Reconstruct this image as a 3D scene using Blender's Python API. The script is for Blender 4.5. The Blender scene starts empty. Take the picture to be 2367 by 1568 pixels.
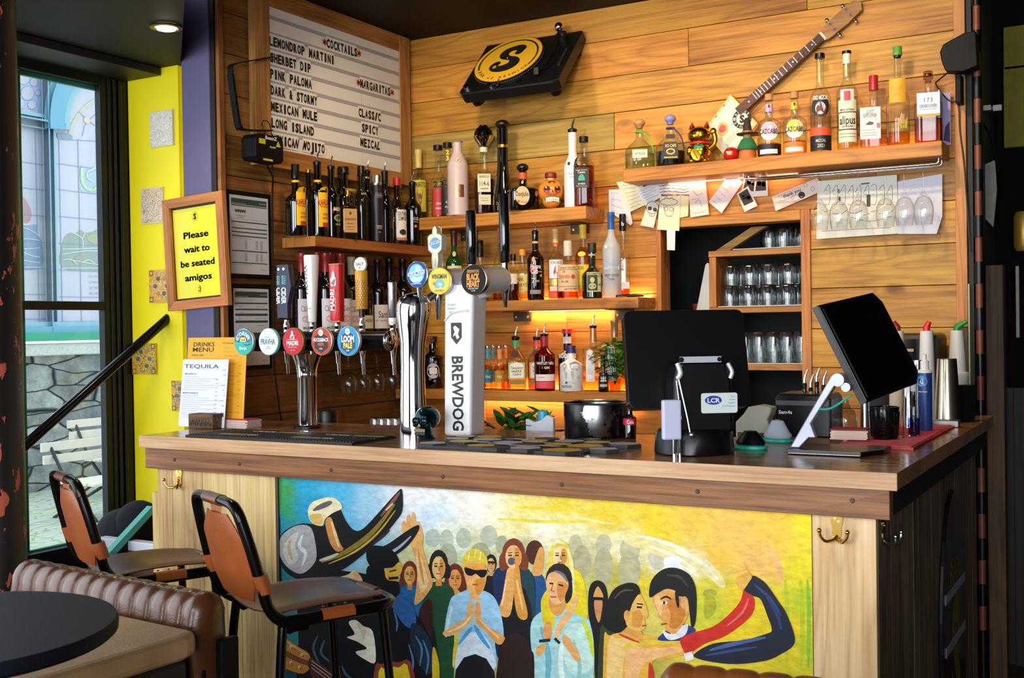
import bpy,bmesh,math,random
from mathutils import Vector,Matrix
from mathutils.geometry import tessellate_polygon
PI = math.pi
SC = bpy.context.scene
COL = SC.collection
random.seed(7)
# ------------------------------------------------------------------ camera
IW,IH,F = 2367.0,1568.0,2600.43
CP = Vector((3.1468,-4.5,1.45))
_yaw,_pit,_rol = math.radians(29.8993),math.radians(-0.6668),math.radians(0.8827)
_f = Vector((-math.sin(_yaw) * math.cos(_pit),math.cos(_yaw) * math.cos(_pit),math.sin(_pit)))
_r = Vector((math.cos(_yaw),math.sin(_yaw),0))
_d = _f.cross(_r)
RGT = _r * math.cos(_rol) + _d * math.sin(_rol)
DWN = _d * math.cos(_rol) - _r * math.sin(_rol)
FWD = _f
cam_d = bpy.data.cameras.new('camera')
cam = bpy.data.objects.new('camera',cam_d)
COL.objects.link(cam)
cam.matrix_world = Matrix(((RGT.x,-DWN.x,-FWD.x,CP.x),(RGT.y,-DWN.y,-FWD.y,CP.y),(RGT.z,-DWN.z,-FWD.z,CP.z),(0,0,0,1)))
cam_d.sensor_width = 36
cam_d.lens = F / IW * 36
cam_d.clip_start = 0.05
cam_d.dof.use_dof = True
cam_d.dof.focus_distance = 3.7
cam_d.dof.aperture_fstop = 9
SC.camera = cam
def at(px,py,**k):
 """the point of a plane of the room (X=, Y= or Z= const) that shows at a photo pixel"""
 (a,v),= k.items()
 i = 'XYZ'.index(a)
 r = RGT * ((px - IW / 2) / F) + DWN * ((py - IH / 2) / F) + FWD
 return CP + r * ((v - CP[i]) / r[i])
def mpp(p):
 """metres per photo pixel at a point"""
 return (Vector(p) - CP).dot(FWD) / F
def proj(p):
 q = Vector(p) - CP
 z = q.dot(FWD)
 return (q.dot(RGT) / z * F + IW / 2,q.dot(DWN) / z * F + IH / 2)
def facing(p,off=0.0):
 """z rotation that turns local -Y towards the camera"""
 d = CP - Vector(p)
 return math.atan2(d.x,-d.y) + off
# ------------------------------------------------------------------ world, light, exposure
SC.view_settings.view_transform = 'Standard'
SC.view_settings.look = 'None'
SC.view_settings.gamma = 1
SC.view_settings.use_curve_mapping = False
SC.view_settings.exposure = 0.6
SC.cycles.transparent_max_bounces = 40
SC.cycles.max_bounces = 8
SC.cycles.caustics_reflective = False
SC.cycles.caustics_refractive = False
SC.cycles.sample_clamp_indirect = 5
wd = bpy.data.worlds.new('daylight')
SC.world = wd
wd.use_nodes = True
wd.node_tree.nodes['Background'].inputs['Color'].default_value = (0.80,0.90,1.0,1)
wd.node_tree.nodes['Background'].inputs['Strength'].default_value = 1.55
def lamp(kind,name,loc,target,power,color,**k):
 l = bpy.data.lights.new(name,kind)
 l.energy = power
 l.color = color
 for a,v in k.items():
  setattr(l,a,v)
 o = bpy.data.objects.new(name,l)
 COL.objects.link(o)
 o.location = loc
 o.rotation_euler = (Vector(target) - Vector(loc)).to_track_quat('-Z','Y').to_euler()
 return o
# daylight through the shopfront windows behind the photographer and beside the table
lamp('AREA','shopfront_daylight',(3.9,-6.45,1.75),(2.6,-1.0,1.0),112,(0.92,0.96,1.0),shape='RECTANGLE',size=2.2,size_y=1.9)
lamp('AREA','shopfront_daylight',(1.2,-6.45,1.75),(1.6,-1.0,1.1),88,(0.92,0.96,1.0),shape='RECTANGLE',size=1.8,size_y=1.9)
lamp('AREA','side_window_daylight',(-0.42,-3.6,1.55),(1.6,-2.6,0.9),14,(0.93,0.97,1.0),shape='RECTANGLE',size=1.9,size_y=1.7)
# warm ceiling spots over the bar
WARM = (1.0,0.74,0.45)
for x,y,tx,ty,tz,p in ((0.75,-1.25,0.55,0.0,1.6,29),(1.45,-1.25,1.35,0.0,1.6,33),(2.15,-1.25,2.1,0.0,1.6,38),(0.75,-0.75,0.0,-0.75,1.8,2.5)):
 lamp('SPOT','bar_ceiling_spot',(x,y,2.8),(tx,ty,tz),p,WARM,spot_size=math.radians(115),spot_blend=0.9,shadow_soft_size=0.06)
# ------------------------------------------------------------------ materials
def lin(h):
 if not isinstance(h,str):
  return tuple(h)
 h = h.lstrip('#')
 o = []
 for i in (0,2,4):
  c = int(h[i:i + 2],16) / 255
  o.append(c / 12.92 if c <= 0.04045 else ((c + 0.055) / 1.055) ** 2.4)
 return tuple(o)
_mc = {}
def nm(name):
 m = bpy.data.materials.new(name)
 m.use_nodes = True
 t = m.node_tree
 return m,t,t.nodes['Principled BSDF']
def mat(h,rough=0.55,metal=0.0,spec=0.5,emit=0.0,coat=0.0,noise=0.0,nscale=60,bump=0.0,bscale=200):
 """plain painted / plastic / metal surface; noise adds a little mottling, bump a little grain"""
 k = (h,rough,metal,spec,emit,coat,noise,nscale,bump,bscale)
 if k in _mc:
  return _mc[k]
 m,t,b = nm('surface_' + (h.strip('#') if isinstance(h,str) else 'mix'))
 c = lin(h)
 b.inputs['Base Color'].default_value = (*c,1)
 b.inputs['Roughness'].default_value = rough
 b.inputs['Metallic'].default_value = metal
 b.inputs['Specular IOR Level'].default_value = spec
 b.inputs['Coat Weight'].default_value = coat
 if emit:
  b.inputs['Emission Color'].default_value = (*c,1)
  b.inputs['Emission Strength'].default_value = emit
 if noise or bump:
  tc = t.nodes.new('ShaderNodeTexCoord')
 if noise:
  n = t.nodes.new('ShaderNodeTexNoise')
  n.inputs['Scale'].default_value = nscale
  n.inputs['Detail'].default_value = 5
  t.links.new(tc.outputs['Object'],n.inputs['Vector'])
  r = t.nodes.new('ShaderNodeMix')
  r.data_type = 'RGBA'
  r.inputs['A'].default_value = (*[x * (1 - noise) for x in c],1)
  r.inputs['B'].default_value = (*[min(1,x * (1 + noise)) for x in c],1)
  t.links.new(n.outputs['Fac'],r.inputs['Factor'])
  t.links.new(r.outputs['Result'],b.inputs['Base Color'])
 if bump:
  n2 = t.nodes.new('ShaderNodeTexNoise')
  n2.inputs['Scale'].default_value = bscale
  n2.inputs['Detail'].default_value = 4
  t.links.new(tc.outputs['Object'],n2.inputs['Vector'])
  u = t.nodes.new('ShaderNodeBump')
  u.inputs['Strength'].default_value = bump
  u.inputs['Distance'].default_value = 0.002
  t.links.new(n2.outputs['Fac'],u.inputs['Height'])
  t.links.new(u.outputs['Normal'],b.inputs['Normal'])
 _mc[k] = m
 return m
def N(t,kind,**k):
 n = t.nodes.new(kind)
 for a,v in k.items():
  if a in n.inputs:
   n.inputs[a].default_value = v
  else:
   setattr(n,a,v)
 return n
def ramp(t,stops,fac):
 r = t.nodes.new('ShaderNodeValToRGB')
 e = r.color_ramp.elements
 while len(e) < len(stops):
  e.new(0.5)
 for x,(p,c) in zip(e,stops):
  x.position = p
  x.color = (*lin(c),1)
 t.links.new(fac,r.inputs['Fac'])
 return r.outputs['Color']
def mixc(t,fac,a,b,mode='MIX'):
 n = t.nodes.new('ShaderNodeMix')
 n.data_type = 'RGBA'
 n.blend_type = mode
 for s,v in ((n.inputs['Factor'],fac),(n.inputs['A'],a),(n.inputs['B'],b)):
  if hasattr(v,'is_linked'):
   t.links.new(v,s)
  elif isinstance(v,(int,float)):
   s.default_value = v
  else:
   s.default_value = (*lin(v),1)
 return n.outputs['Result']
def math_(t,op,a,b=0.0,c=None):
 n = t.nodes.new('ShaderNodeMath')
 n.operation = op
 for s,v in zip(n.inputs,(a,b,c)):
  if v is None:
   continue
  if hasattr(v,'is_linked'):
   t.links.new(v,s)
  else:
   s.default_value = v
 return n.outputs[0]
def wood(name,light,mid,dark,axis='X',rough=0.5,knots=0.6,tint=0.22,fine=0.5,stain=0.0,spec=0.4,ring=0.46):
 """planed softwood: plank to plank tint, cathedral grain, fine fibre, knots"""
 m,t,b = nm(name)
 tc = N(t,'ShaderNodeTexCoord')
 ge = N(t,'ShaderNodeNewGeometry')
 off = N(t,'ShaderNodeVectorMath',operation='SCALE',Scale=1.0)
 cb = N(t,'ShaderNodeCombineXYZ')
 rnd = ge.outputs['Random Per Island']
 t.links.new(math_(t,'MULTIPLY',rnd,31.7),cb.inputs[0])
 t.links.new(math_(t,'MULTIPLY',rnd,17.3),cb.inputs[1])
 t.links.new(math_(t,'MULTIPLY',rnd,53.1),cb.inputs[2])
 ad = N(t,'ShaderNodeVectorMath',operation='ADD')
 t.links.new(tc.outputs['Object'],ad.inputs[0])
 t.links.new(cb.outputs[0],ad.inputs[1])
 def scaled(al,ac):
  mp = N(t,'ShaderNodeMapping')
  s = [ac,ac,ac]
  s['XYZ'.index(axis)] = al
  mp.inputs['Scale'].default_value = s
  t.links.new(ad.outputs[0],mp.inputs['Vector'])
  return mp.outputs[0]
 # knots
 vo = N(t,'ShaderNodeTexVoronoi',Scale=1.0,Randomness=1.0)
 kv = scaled(2.5,5.2)
 ks = kv.node.inputs['Scale'].default_value
 ks['XYZ'.index('X' if axis == 'Y' else 'Y')] = 0.7
 t.links.new(kv,vo.inputs['Vector'])
 kd = vo.outputs['Distance']
 # cathedral rings: contour lines of a stretched noise, bent round the knots
 n1 = N(t,'ShaderNodeTexNoise',Scale=1.0,Detail=2.0,Roughness=0.45,Distortion=0.3)
 t.links.new(scaled(0.7,6.0),n1.inputs['Vector'])
 near = math_(t,'POWER',math_(t,'SUBTRACT',1.0,math_(t,'MINIMUM',math_(t,'MULTIPLY',kd,2.2),1.0)),3.0)
 h = math_(t,'ADD',math_(t,'MULTIPLY',n1.outputs['Fac'],9.0),math_(t,'MULTIPLY',near,2.6 * (1 if knots else 0)))
 fr = math_(t,'FRACT',h)
 rg = math_(t,'POWER',math_(t,'ABSOLUTE',math_(t,'SUBTRACT',math_(t,'MULTIPLY',fr,2.0),1.0)),3.0)
 # fibre
 n2 = N(t,'ShaderNodeTexNoise',Scale=1.0,Detail=5.0,Roughness=0.65)
 t.links.new(scaled(3.0,90.0),n2.inputs['Vector'])
 n3 = N(t,'ShaderNodeTexNoise',Scale=1.0,Detail=3.0)
 t.links.new(scaled(1.3,4.0),n3.inputs['Vector'])
 c = ramp(t,((0.34,dark),(0.5,mid),(0.66,light)),math_(t,'ADD',math_(t,'MULTIPLY',n2.outputs['Fac'],fine),math_(t,'MULTIPLY',n3.outputs['Fac'],1 - fine)))
 c = mixc(t,math_(t,'MULTIPLY',rg,ring),c,dark)
 if knots:
  kk = N(t,'ShaderNodeMapRange',interpolation_type='SMOOTHSTEP')
  kk.inputs['From Min'].default_value = 0.055
  kk.inputs['From Max'].default_value = 0.165
  kk.inputs['To Min'].default_value = knots
  kk.inputs['To Max'].default_value = 0.0
  t.links.new(kd,kk.inputs['Value'])
  c = mixc(t,kk.outputs[0],c,[x * 0.28 for x in lin(dark)])
 if stain:
  n4 = N(t,'ShaderNodeTexNoise',Scale=2.3,Detail=6.0,Roughness=0.6)
  t.links.new(tc.outputs['Object'],n4.inputs['Vector'])
  s = N(t,'ShaderNodeMapRange')
  s.inputs['From Min'].default_value = 0.42
  s.inputs['From Max'].default_value = 0.62
  s.inputs['To Max'].default_value = stain
  t.links.new(n4.outputs['Fac'],s.inputs['Value'])
  c = mixc(t,s.outputs[0],c,[x * 0.3 for x in lin(dark)])
 hs = N(t,'ShaderNodeHueSaturation')
 t.links.new(c,hs.inputs['Color'])
 t.links.new(math_(t,'ADD',math_(t,'MULTIPLY',rnd,tint),1 - tint / 2),hs.inputs['Value'])
 w2 = N(t,'ShaderNodeTexWhiteNoise',noise_dimensions='1D')
 t.links.new(rnd,w2.inputs['W'])
 t.links.new(math_(t,'ADD',math_(t,'MULTIPLY',w2.outputs['Value'],0.024),0.488),hs.inputs['Hue'])
 t.links.new(hs.outputs[0],b.inputs['Base Color'])
 b.inputs['Roughness'].default_value = rough
 b.inputs['Specular IOR Level'].default_value = spec
 bu = N(t,'ShaderNodeBump',Strength=0.25,Distance=0.002)
 t.links.new(math_(t,'ADD',n2.outputs['Fac'],rg),bu.inputs['Height'])
 t.links.new(bu.outputs['Normal'],b.inputs['Normal'])
 return m
def glass(h='#ffffff',edge=0.55,rough=0.03,refl=1.0,frost=0.0):
 """thin clear or tinted glass: see-through, darker where one looks along the wall, with a Fresnel sheen"""
 k = ('glass',h,edge,rough,refl,frost)
 if k in _mc:
  return _mc[k]
 m,t,b = nm('glass_' + h.strip('#'))
 t.nodes.remove(b)
 out = t.nodes['Material Output']
 lw = N(t,'ShaderNodeLayerWeight',Blend=0.5)
 c = lin(h)
 tr = N(t,'ShaderNodeBsdfTransparent')
 t.links.new(mixc(t,math_(t,'POWER',lw.outputs['Facing'],3.0),c,[x * edge for x in c]),tr.inputs['Color'])
 gl = N(t,'ShaderNodeBsdfGlossy',Roughness=rough)
 fr = math_(t,'ADD',0.04,math_(t,'MULTIPLY',0.9,math_(t,'POWER',lw.outputs['Facing'],4.0)))
 mx = N(t,'ShaderNodeMixShader')
 t.links.new(math_(t,'MINIMUM',math_(t,'MULTIPLY',fr,refl),0.9),mx.inputs[0])
 s = tr.outputs[0]
 if frost:
  df = N(t,'ShaderNodeBsdfDiffuse')
  df.inputs['Color'].default_value = (*c,1)
  mf = N(t,'ShaderNodeMixShader')
  mf.inputs[0].default_value = frost
  t.links.new(s,mf.inputs[1])
  t.links.new(df.outputs[0],mf.inputs[2])
  s = mf.outputs[0]
 t.links.new(s,mx.inputs[1])
 t.links.new(gl.outputs[0],mx.inputs[2])
 t.links.new(mx.outputs[0],out.inputs[0])
 _mc[k] = m
 return m
CHROME = mat('#d8dade',0.06,1.0)
STEEL = mat('#b8b8b6',0.28,1.0)
BLACK = mat('#080809',0.35,spec=0.35)
BLACKM = mat('#060607',0.6,spec=0.2)
GLOSSK = mat('#050506',0.08,coat=0.6)
WHITE = mat('#eceae6',0.45)
PAPER = mat('#e9e6e4',0.8)
GOLD = mat('#d8a638',0.22,1.0)
BRASS = mat('#c9a24a',0.25,1.0)
# ------------------------------------------------------------------ mesh builder
_tc = {}
def text2d(s,bold=0.0,res=2):
 """filled outline of a word, height of a capital = 1, centred on its box -> (verts, tris, width)"""
 k = (s,bold,res)
 if k in _tc:
  return _tc[k]
 cu = bpy.data.curves.new('lettering','FONT')
 cu.body = s
 cu.size = 1
 cu.resolution_u = res
 cu.offset = bold
 cu.fill_mode = 'FRONT'
 cu.align_x = 'LEFT'
 o = bpy.data.objects.new('lettering',cu)
 me = bpy.data.meshes.new_from_object(o)
 v = [(p.co.x,p.co.y) for p in me.vertices]
 f = [tuple(p.vertices) for p in me.polygons]
 bpy.data.objects.remove(o)
 bpy.data.curves.remove(cu)
 bpy.data.meshes.remove(me)
 if not v:
  v,f = [(0,0),(0.01,0),(0,0.01)],[(0,1,2)]
 x0,x1 = min(p[0] for p in v),max(p[0] for p in v)
 v = [((p[0] - (x0 + x1) / 2) / 0.73,(p[1] - 0.365) / 0.73) for p in v]
 _tc[k] = (v,f,(x1 - x0) / 0.73)
 return _tc[k]
def spline(pts,n=6,closed=True):
 """Catmull-Rom through the points"""
 o,L = [],len(pts)
 for i in range(L if closed else L - 1):
  g = (lambda j:pts[j % L]) if closed else (lambda j:pts[max(0,min(L - 1,j))])
  p0,p1,p2,p3 = g(i - 1),g(i),g(i + 1),g(i + 2)
  for q in range(n):
   u = q / n
   o.append(tuple(0.5 * (2 * b + (c - a) * u + (2 * a - 5 * b + 4 * c - d) * u * u + (3 * b - a - 3 * c + d) * u ** 3) for a,b,c,d in zip(p0,p1,p2,p3)))
 if not closed:
  o.append(tuple(pts[-1]))
 return o
def ring2(r,n,p=2.0,sx=1.0,sy=1.0):
 o = []
 for i in range(n):
  a = 2 * PI * (i + 0.5 * (p > 2)) / n
  c,s = math.cos(a),math.sin(a)
  if p > 2:
   c = math.copysign(abs(c) ** (2 / p),c)
   s = math.copysign(abs(s) ** (2 / p),s)
  o.append((r * c * sx,r * s * sy))
 return o
class MB:
 def __init__(s):
  s.v,s.f,s.mi,s.sm,s.mats,s.T = [],[],[],[],[],Matrix.Identity(4)
 def slot(s,m):
  if m not in s.mats:
   s.mats.append(m)
  return s.mats.index(m)
 def add(s,vs,fs,m,sm=False):
  b,k = len(s.v),s.slot(m)
  s.v += [s.T @ Vector(v) for v in vs]
  for f in fs:
   s.f.append([b + i for i in f])
   s.mi.append(k)
   s.sm.append(sm)
  return s
 def box(s,x0,x1,y0,y1,z0,z1,m):
  return s.add([(x,y,z) for x in (x0,x1) for y in (y0,y1) for z in (z0,z1)],
      [(0,1,3,2),(4,6,7,5),(0,4,5,1),(2,3,7,6),(0,2,6,4),(1,5,7,3)],m)
 def cbox(s,c,d,m,R=None):
  T = s.T
  s.T = T @ Matrix.Translation(c) @ (R.to_4x4() if R else Matrix.Identity(4))
  s.box(-d[0] / 2,d[0] / 2,-d[1] / 2,d[1] / 2,-d[2] / 2,d[2] / 2,m)
  s.T = T
  return s
 def lathe(s,prof,m,n=28,p=2.0,sx=1.0,sy=1.0,c=(0,0,0),sm=True,cap=True):
  """stacked rings (r, z) or (r, z, p); r = 0 closes to a point"""
  vs,fs,prev = [],[],None
  for q in prof:
   r,z = q[0],q[1]
   pw = q[2] if len(q) > 2 else p
   b = len(vs)
   if r <= 1e-6:
    vs.append((c[0],c[1],c[2] + z))
    cur = [b]
   else:
    vs += [(c[0] + x,c[1] + y,c[2] + z) for x,y in ring2(r,n,pw,sx,sy)]
    cur = list(range(b,b + n))
   if prev:
    for i in range(n):
     j = (i + 1) % n
     if len(prev) == 1 and len(cur) > 1:
      fs.append((prev[0],cur[j],cur[i]))
     elif len(cur) == 1 and len(prev) > 1:
      fs.append((prev[i],prev[j],cur[0]))
     elif len(cur) > 1:
      fs.append((prev[i],prev[j],cur[j],cur[i]))
   elif cap and len(cur) > 1:
    fs.append(cur[::-1])
   prev = cur
  if cap and len(prev) > 1:
   fs.append(prev)
  return s.add(vs,fs,m,sm)
 def tube(s,pts,r,m,n=10,closed=False,cap=True,sm=True):
  """round bar along a path; r a number or one per point"""
  P = [Vector(p) for p in pts]
  L = len(P)
  rs = r if isinstance(r,(list,tuple)) else [r] * L
  up,vs,fs = None,[],[]
  for i in range(L):
   a = P[(i - 1) % L] if (closed or i) else P[i]
   b = P[(i + 1) % L] if (closed or i < L - 1) else P[i]
   d = (b - a).normalized()
   if up is None:
    up = Vector((0,0,1)) if abs(d.z) < 0.9 else Vector((1,0,0))
   x = up.cross(d)
   if x.length < 1e-5:
    x = Vector((1,0.01,0)).cross(d)
   x.normalize()
   up = d.cross(x)
   vs += [P[i] + (x * math.cos(2 * PI * k / n) + up * math.sin(2 * PI * k / n)) * rs[i] for k in range(n)]
  for i in range(L if closed else L - 1):
   for k in range(n):
    a,b = i * n,((i + 1) % L) * n
    fs.append((a + k,a + (k + 1) % n,b + (k + 1) % n,b + k))
  if cap and not closed:
   fs += [tuple(range(n))[::-1],tuple(range((L - 1) * n,L * n))]
  return s.add(vs,fs,m,sm)
 def cyl(s,p0,p1,r,m,n=24,r1=None,sm=True):
  return s.tube([p0,p1],[r,r if r1 is None else r1],m,n,sm=sm)
 def ball(s,c,r,m,n=16,k=10,sz=(1,1,1)):
  T = s.T
  s.T = T @ Matrix.Translation(c) @ Matrix.Diagonal((*sz,1))
  s.lathe([(r * math.sin(PI * i / k) if 0 < i < k else 0,-r * math.cos(PI * i / k)) for i in range(k + 1)],m,n)
  s.T = T
  return s
 def poly(s,pts,m,fn=None):
  """flat filled outline in (u, v), sent through fn"""
  fn = fn or (lambda u,v:(u,v,0))
  tr = tessellate_polygon([[Vector((p[0],p[1],0)) for p in pts]])
  P = [fn(*p[:2]) for p in pts]
  o = []
  for a,b,c in tr:
   A,B,Cc = pts[a],pts[b],pts[c]
   cr = (B[0] - A[0]) * (Cc[1] - A[1]) - (B[1] - A[1]) * (Cc[0] - A[0])
   o.append((a,b,c) if cr > 0 else (a,c,b))
  return s.add(P,o,m)
 def prism(s,pts,d0,d1,m,fn):
  """outline (u, v) extruded from depth d0 to d1 through fn(u, v, d)"""
  n = len(pts)
  tr = tessellate_polygon([[Vector((p[0],p[1],0)) for p in pts]])
  vs = [fn(p[0],p[1],d0) for p in pts] + [fn(p[0],p[1],d1) for p in pts]
  fs = [tuple(x) for x in tr] + [tuple(n + i for i in x[::-1]) for x in tr]
  fs += [(i,(i + 1) % n,n + (i + 1) % n,n + i) for i in range(n)]
  return s.add(vs,fs,m)
 def text(s,word,m,fn,u,v,h,w=None,bold=0.0,rot=0.0,shear=0.0,res=2):
  """lettering of capital height h (width w if given) centred at (u, v) of the surface fn(u, v)"""
  vs,fs,wd = text2d(word,bold,res)
  kx = (w / wd) if w else h
  ca,sa = math.cos(rot),math.sin(rot)
  P = []
  for x,y in vs:
   x,y = x * kx + shear * y * h,y * h
   P.append(fn(u + x * ca - y * sa,v + x * sa + y * ca))
  return s.add(P,fs,m)
 def arctext(s,word,m,fn,cu,cv,r,h,a0,step,bold=0.0,inside=False,kx=1.0):
  """letters one by one round a circle; a0 = angle of the first, step per letter (radians)"""
  for i,ch in enumerate(word):
   if ch == ' ':
    continue
   a = a0 + step * i
   s.text(ch,m,fn,cu + r * math.cos(a),cv + r * math.sin(a),h,None,bold,rot=a - PI / 2 if not inside else a + PI / 2)
  return s
 def build(s,name,parent=None,loc=None,rz=None,bev=0.0,seg=2,angle=38,fix=True):
  me = bpy.data.meshes.new(name)
  me.from_pydata([tuple(v) for v in s.v],[],s.f)
  for m in s.mats:
   me.materials.append(m)
  me.polygons.foreach_set('material_index',s.mi)
  me.polygons.foreach_set('use_smooth',s.sm)
  me.update()
  if fix:
   bm = bmesh.new()
   bm.from_mesh(me)
   bmesh.ops.recalc_face_normals(bm,faces=bm.faces)
   bm.to_mesh(me)
   bm.free()
  if any(s.sm):
   me.set_sharp_from_angle(angle=math.radians(angle))
  o = bpy.data.objects.new(name,me)
  COL.objects.link(o)
  if parent is not None:
   o.parent = parent
  if loc is not None:
   o.location = loc
  if rz is not None:
   o.rotation_euler = (0,0,rz)
  if bev:
   b = o.modifiers.new('soft_edge','BEVEL')
   b.width = bev
   b.segments = seg
   b.limit_method = 'ANGLE'
   b.angle_limit = math.radians(50)
  return o
def tag(o,label,cat,group=None,kind=None):
 o['label'] = label
 o['category'] = cat
 if group:
  o['group'] = group
 if kind:
  o['kind'] = kind
 return o
def thing(name,label,cat,loc=(0,0,0),rz=0.0,group=None):
 o = bpy.data.objects.new(name,None)
 o.empty_display_size = 0.05
 COL.objects.link(o)
 o.location = loc
 o.rotation_euler = (0,0,rz)
 return tag(o,label,cat,group)
def struct(mb,name,**k):
 o = mb.build(name,**k)
 o['kind'] = 'structure'
 return o
def copy_tree(o,label=None,parent=None):
 c = o.copy()
 COL.objects.link(c)
 if parent is not None:
  c.parent = parent
 if label:
  c['label'] = label
 for ch in list(o.children):
  copy_tree(ch,None,c)
 return c
def XZ(y):
 return lambda u,v:(u,y,v)
# ================================================================== the room
PINE = wood('amber_pine','#d09c3e','#bb842c','#7d4a12','X',0.5,0.9,0.30)
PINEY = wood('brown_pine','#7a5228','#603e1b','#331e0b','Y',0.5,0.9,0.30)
PINEU = wood('upper_lit_pine','#b07c40','#93632c','#543313','Y',0.5,0.9,0.30)  # paler copy for the upper planks: light falling there is put into the colour
PINEG = wood('green_tinged_pine','#c3a352','#a78a3e','#6f5a22','X',0.6,0.5,0.1)
PINEV = wood('upright_pine','#d59a4c','#c3843a','#8c531d','Z',0.5,0.5,0.2)
PINEVD = wood('upright_pine_dark','#b2783a','#98632c','#663d17','Z',0.5,0.5,0.2)
SEAMS = [0.0,0.155,0.315,0.475,0.63,0.79,0.947,1.104,1.264,1.419,1.58,1.737,1.897,2.055,2.213,2.374,2.533,2.693,2.84]
def plank_row(mb,a0,a1,z0,z1,joints,m,put):
 e = [a0] + [j for j in joints if a0 < j < a1] + [a1]
 for p,q in zip(e,e[1:]):
  put(mb,p + 0.0008,q - 0.0008,z0 + 0.0012,z1 - 0.0012,random.uniform(-0.0025,0.0015),m)
def put_back(mb,p,q,z0,z1,j,m):
 mb.box(p,q,j,0.022,z0,z1,m)
def put_left(mb,p,q,z0,z1,j,m):
 mb.box(-0.022,-j,p,q,z0,z1,m)
JB = {2.693:[1.94],2.533:[1.438],2.374:[1.94,0.55],2.213:[1.091],2.055:[1.62],1.897:[0.8,2.2]}
mb = MB()
for z0,z1 in zip(SEAMS,SEAMS[1:]):
 j = JB.get(z0,[random.uniform(0.3,1.1)])
 if z0 >= 1.88:
  if z0 == 2.213:
   plank_row(mb,0,1.091,z0,z1,[],PINEG,put_back)
  plank_row(mb,1.091 if z0 == 2.213 else 0,2.53,z0,z1,j,PINE,put_back)
 else:
  plank_row(mb,0,1.290,z0,z1,j,PINE,put_back)
  plank_row(mb,1.940,2.53,z0,z1,[],PINE,put_back)
BACKING = mat('#140d07',0.8)  # dark boxes added unseen behind the planks to keep stray light out
mb.box(-0.03,1.300,0.0225,0.05,0.0,2.86,BACKING).box(1.930,2.53,0.0225,0.05,0.0,2.86,BACKING).box(1.300,1.930,0.0225,0.05,1.86,2.86,BACKING).box(1.300,1.930,0.0225,0.05,0.0,0.95,BACKING)
wall_back = struct(mb,'wall_back',bev=0.0015,seg=1)
mb = MB()
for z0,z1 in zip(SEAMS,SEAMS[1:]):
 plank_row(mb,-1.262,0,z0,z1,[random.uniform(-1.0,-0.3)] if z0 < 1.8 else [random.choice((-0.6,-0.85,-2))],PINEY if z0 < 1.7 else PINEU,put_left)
mb.box(-0.06,-0.0225,-1.262,0.03,0.0,2.86,BACKING).box(-0.6,-0.06,-1.195,-1.18,0.0,2.86,BACKING).box(-0.60,-0.55,-1.285,-1.18,0.0,2.86,BACKING)
struct(mb,'wall_left',bev=0.0015,seg=1)
# trims: posts and header round the hatch, end batten of the wall
hx = at(1530,600,Y=0).x
mb = MB().box(1.284,hx,-0.012,0.09,1.0,1.897,PINEV)
struct(mb,'trim_1',bev=0.002)
mb = MB().box(1.906,1.944,-0.012,0.09,1.0,1.897,PINEV)
struct(mb,'trim_2',bev=0.002)
mb = MB().box(hx + 0.0005,1.9055,-0.012,0.09,1.857,1.897,PINE)
struct(mb,'trim_3',bev=0.002)
mb = MB().box(2.490,2.530,-0.014,-0.003,1.42,2.84,PINEV)
struct(mb,'trim_4',bev=0.002)
mb = MB().box(2.485,2.530,-0.016,-0.003,1.0,1.418,mat('#4a2f20',0.6,noise=0.3,nscale=8))
struct(mb,'trim_5',bev=0.002)
# hatch through the wall: black cupboard behind
DARKIN = mat('#0c0c0d',0.75)
mb = MB()
mb.box(1.0,2.3,0.10,0.62,0.88,0.9,DARKIN).box(1.0,2.3,0.62,0.64,0.9,2.1,DARKIN).box(1.0,1.02,0.10,0.62,0.9,2.1,DARKIN).box(2.28,2.30,0.10,0.62,0.9,2.1,DARKIN).box(1.0,2.3,0.09,0.64,2.1,2.12,DARKIN)
struct(mb,'wall_hatch')
# ceilings and floor
CEIL = mat('#050505',0.6,spec=0.2,noise=0.25,nscale=14,bump=0.3,bscale=120)
struct(MB().box(-0.02,4.6,-6.6,1.0,2.84,2.88,CEIL),'ceiling')
SOF = mat('#111110',0.6,spec=0.3,noise=0.2,nscale=20,bump=0.35,bscale=150)
mb = MB()
mb.prism([(-0.72,-1.27),(-0.175,-1.27),(-0.175,-1.30),(0.665,-2.08),(0.665,-4.5),(-0.72,-4.5)],2.505,2.80,SOF,lambda u,v,d:(u,v,d))
struct(mb,'ceiling_soffit')
mb = MB().box(-0.60,-0.30,-4.5,-1.285,2.472,2.504,mat('#121211',0.5))
struct(mb,'trim_6',bev=0.003)
FLOOR = wood('dark_floor','#5a3f28','#46301e','#24180e','Y',0.5,0.4,0.3)
mb = MB()
for i in range(40):
 x0 = -0.7 + i * 0.135
 mb.box(x0,x0 + 0.133,-6.6,1.0,-0.02,0.0,FLOOR)
struct(mb,'floor')
# purple pillar end and its black gap and batten
PURP = mat('#605a7e',0.7,noise=0.12,nscale=30,bump=0.3,bscale=300)
struct(MB().box(-0.173,-0.024,-1.30,-1.20,0.0,2.84,PURP),'wall_pillar',bev=0.004)
struct(MB().box(-0.0225,0.0,-1.296,-1.262,0.0,2.84,mat('#17100b',0.7)),'trim_7')
struct(MB().box(0.0005,0.018,-1.290,-1.262,0.6,2.84,PINEVD),'trim_8',bev=0.002)
# yellow recess wall
YEL = mat('#f8e40c',0.55,noise=0.05,nscale=9,bump=0.12,bscale=90)
struct(MB().box(-0.499,-0.213,-1.28,-1.20,0.0,2.505,YEL).box(-0.213,-0.1745,-1.262,-1.20,0.0,2.505,YEL),'wall_recess',bev=0.003)
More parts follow.
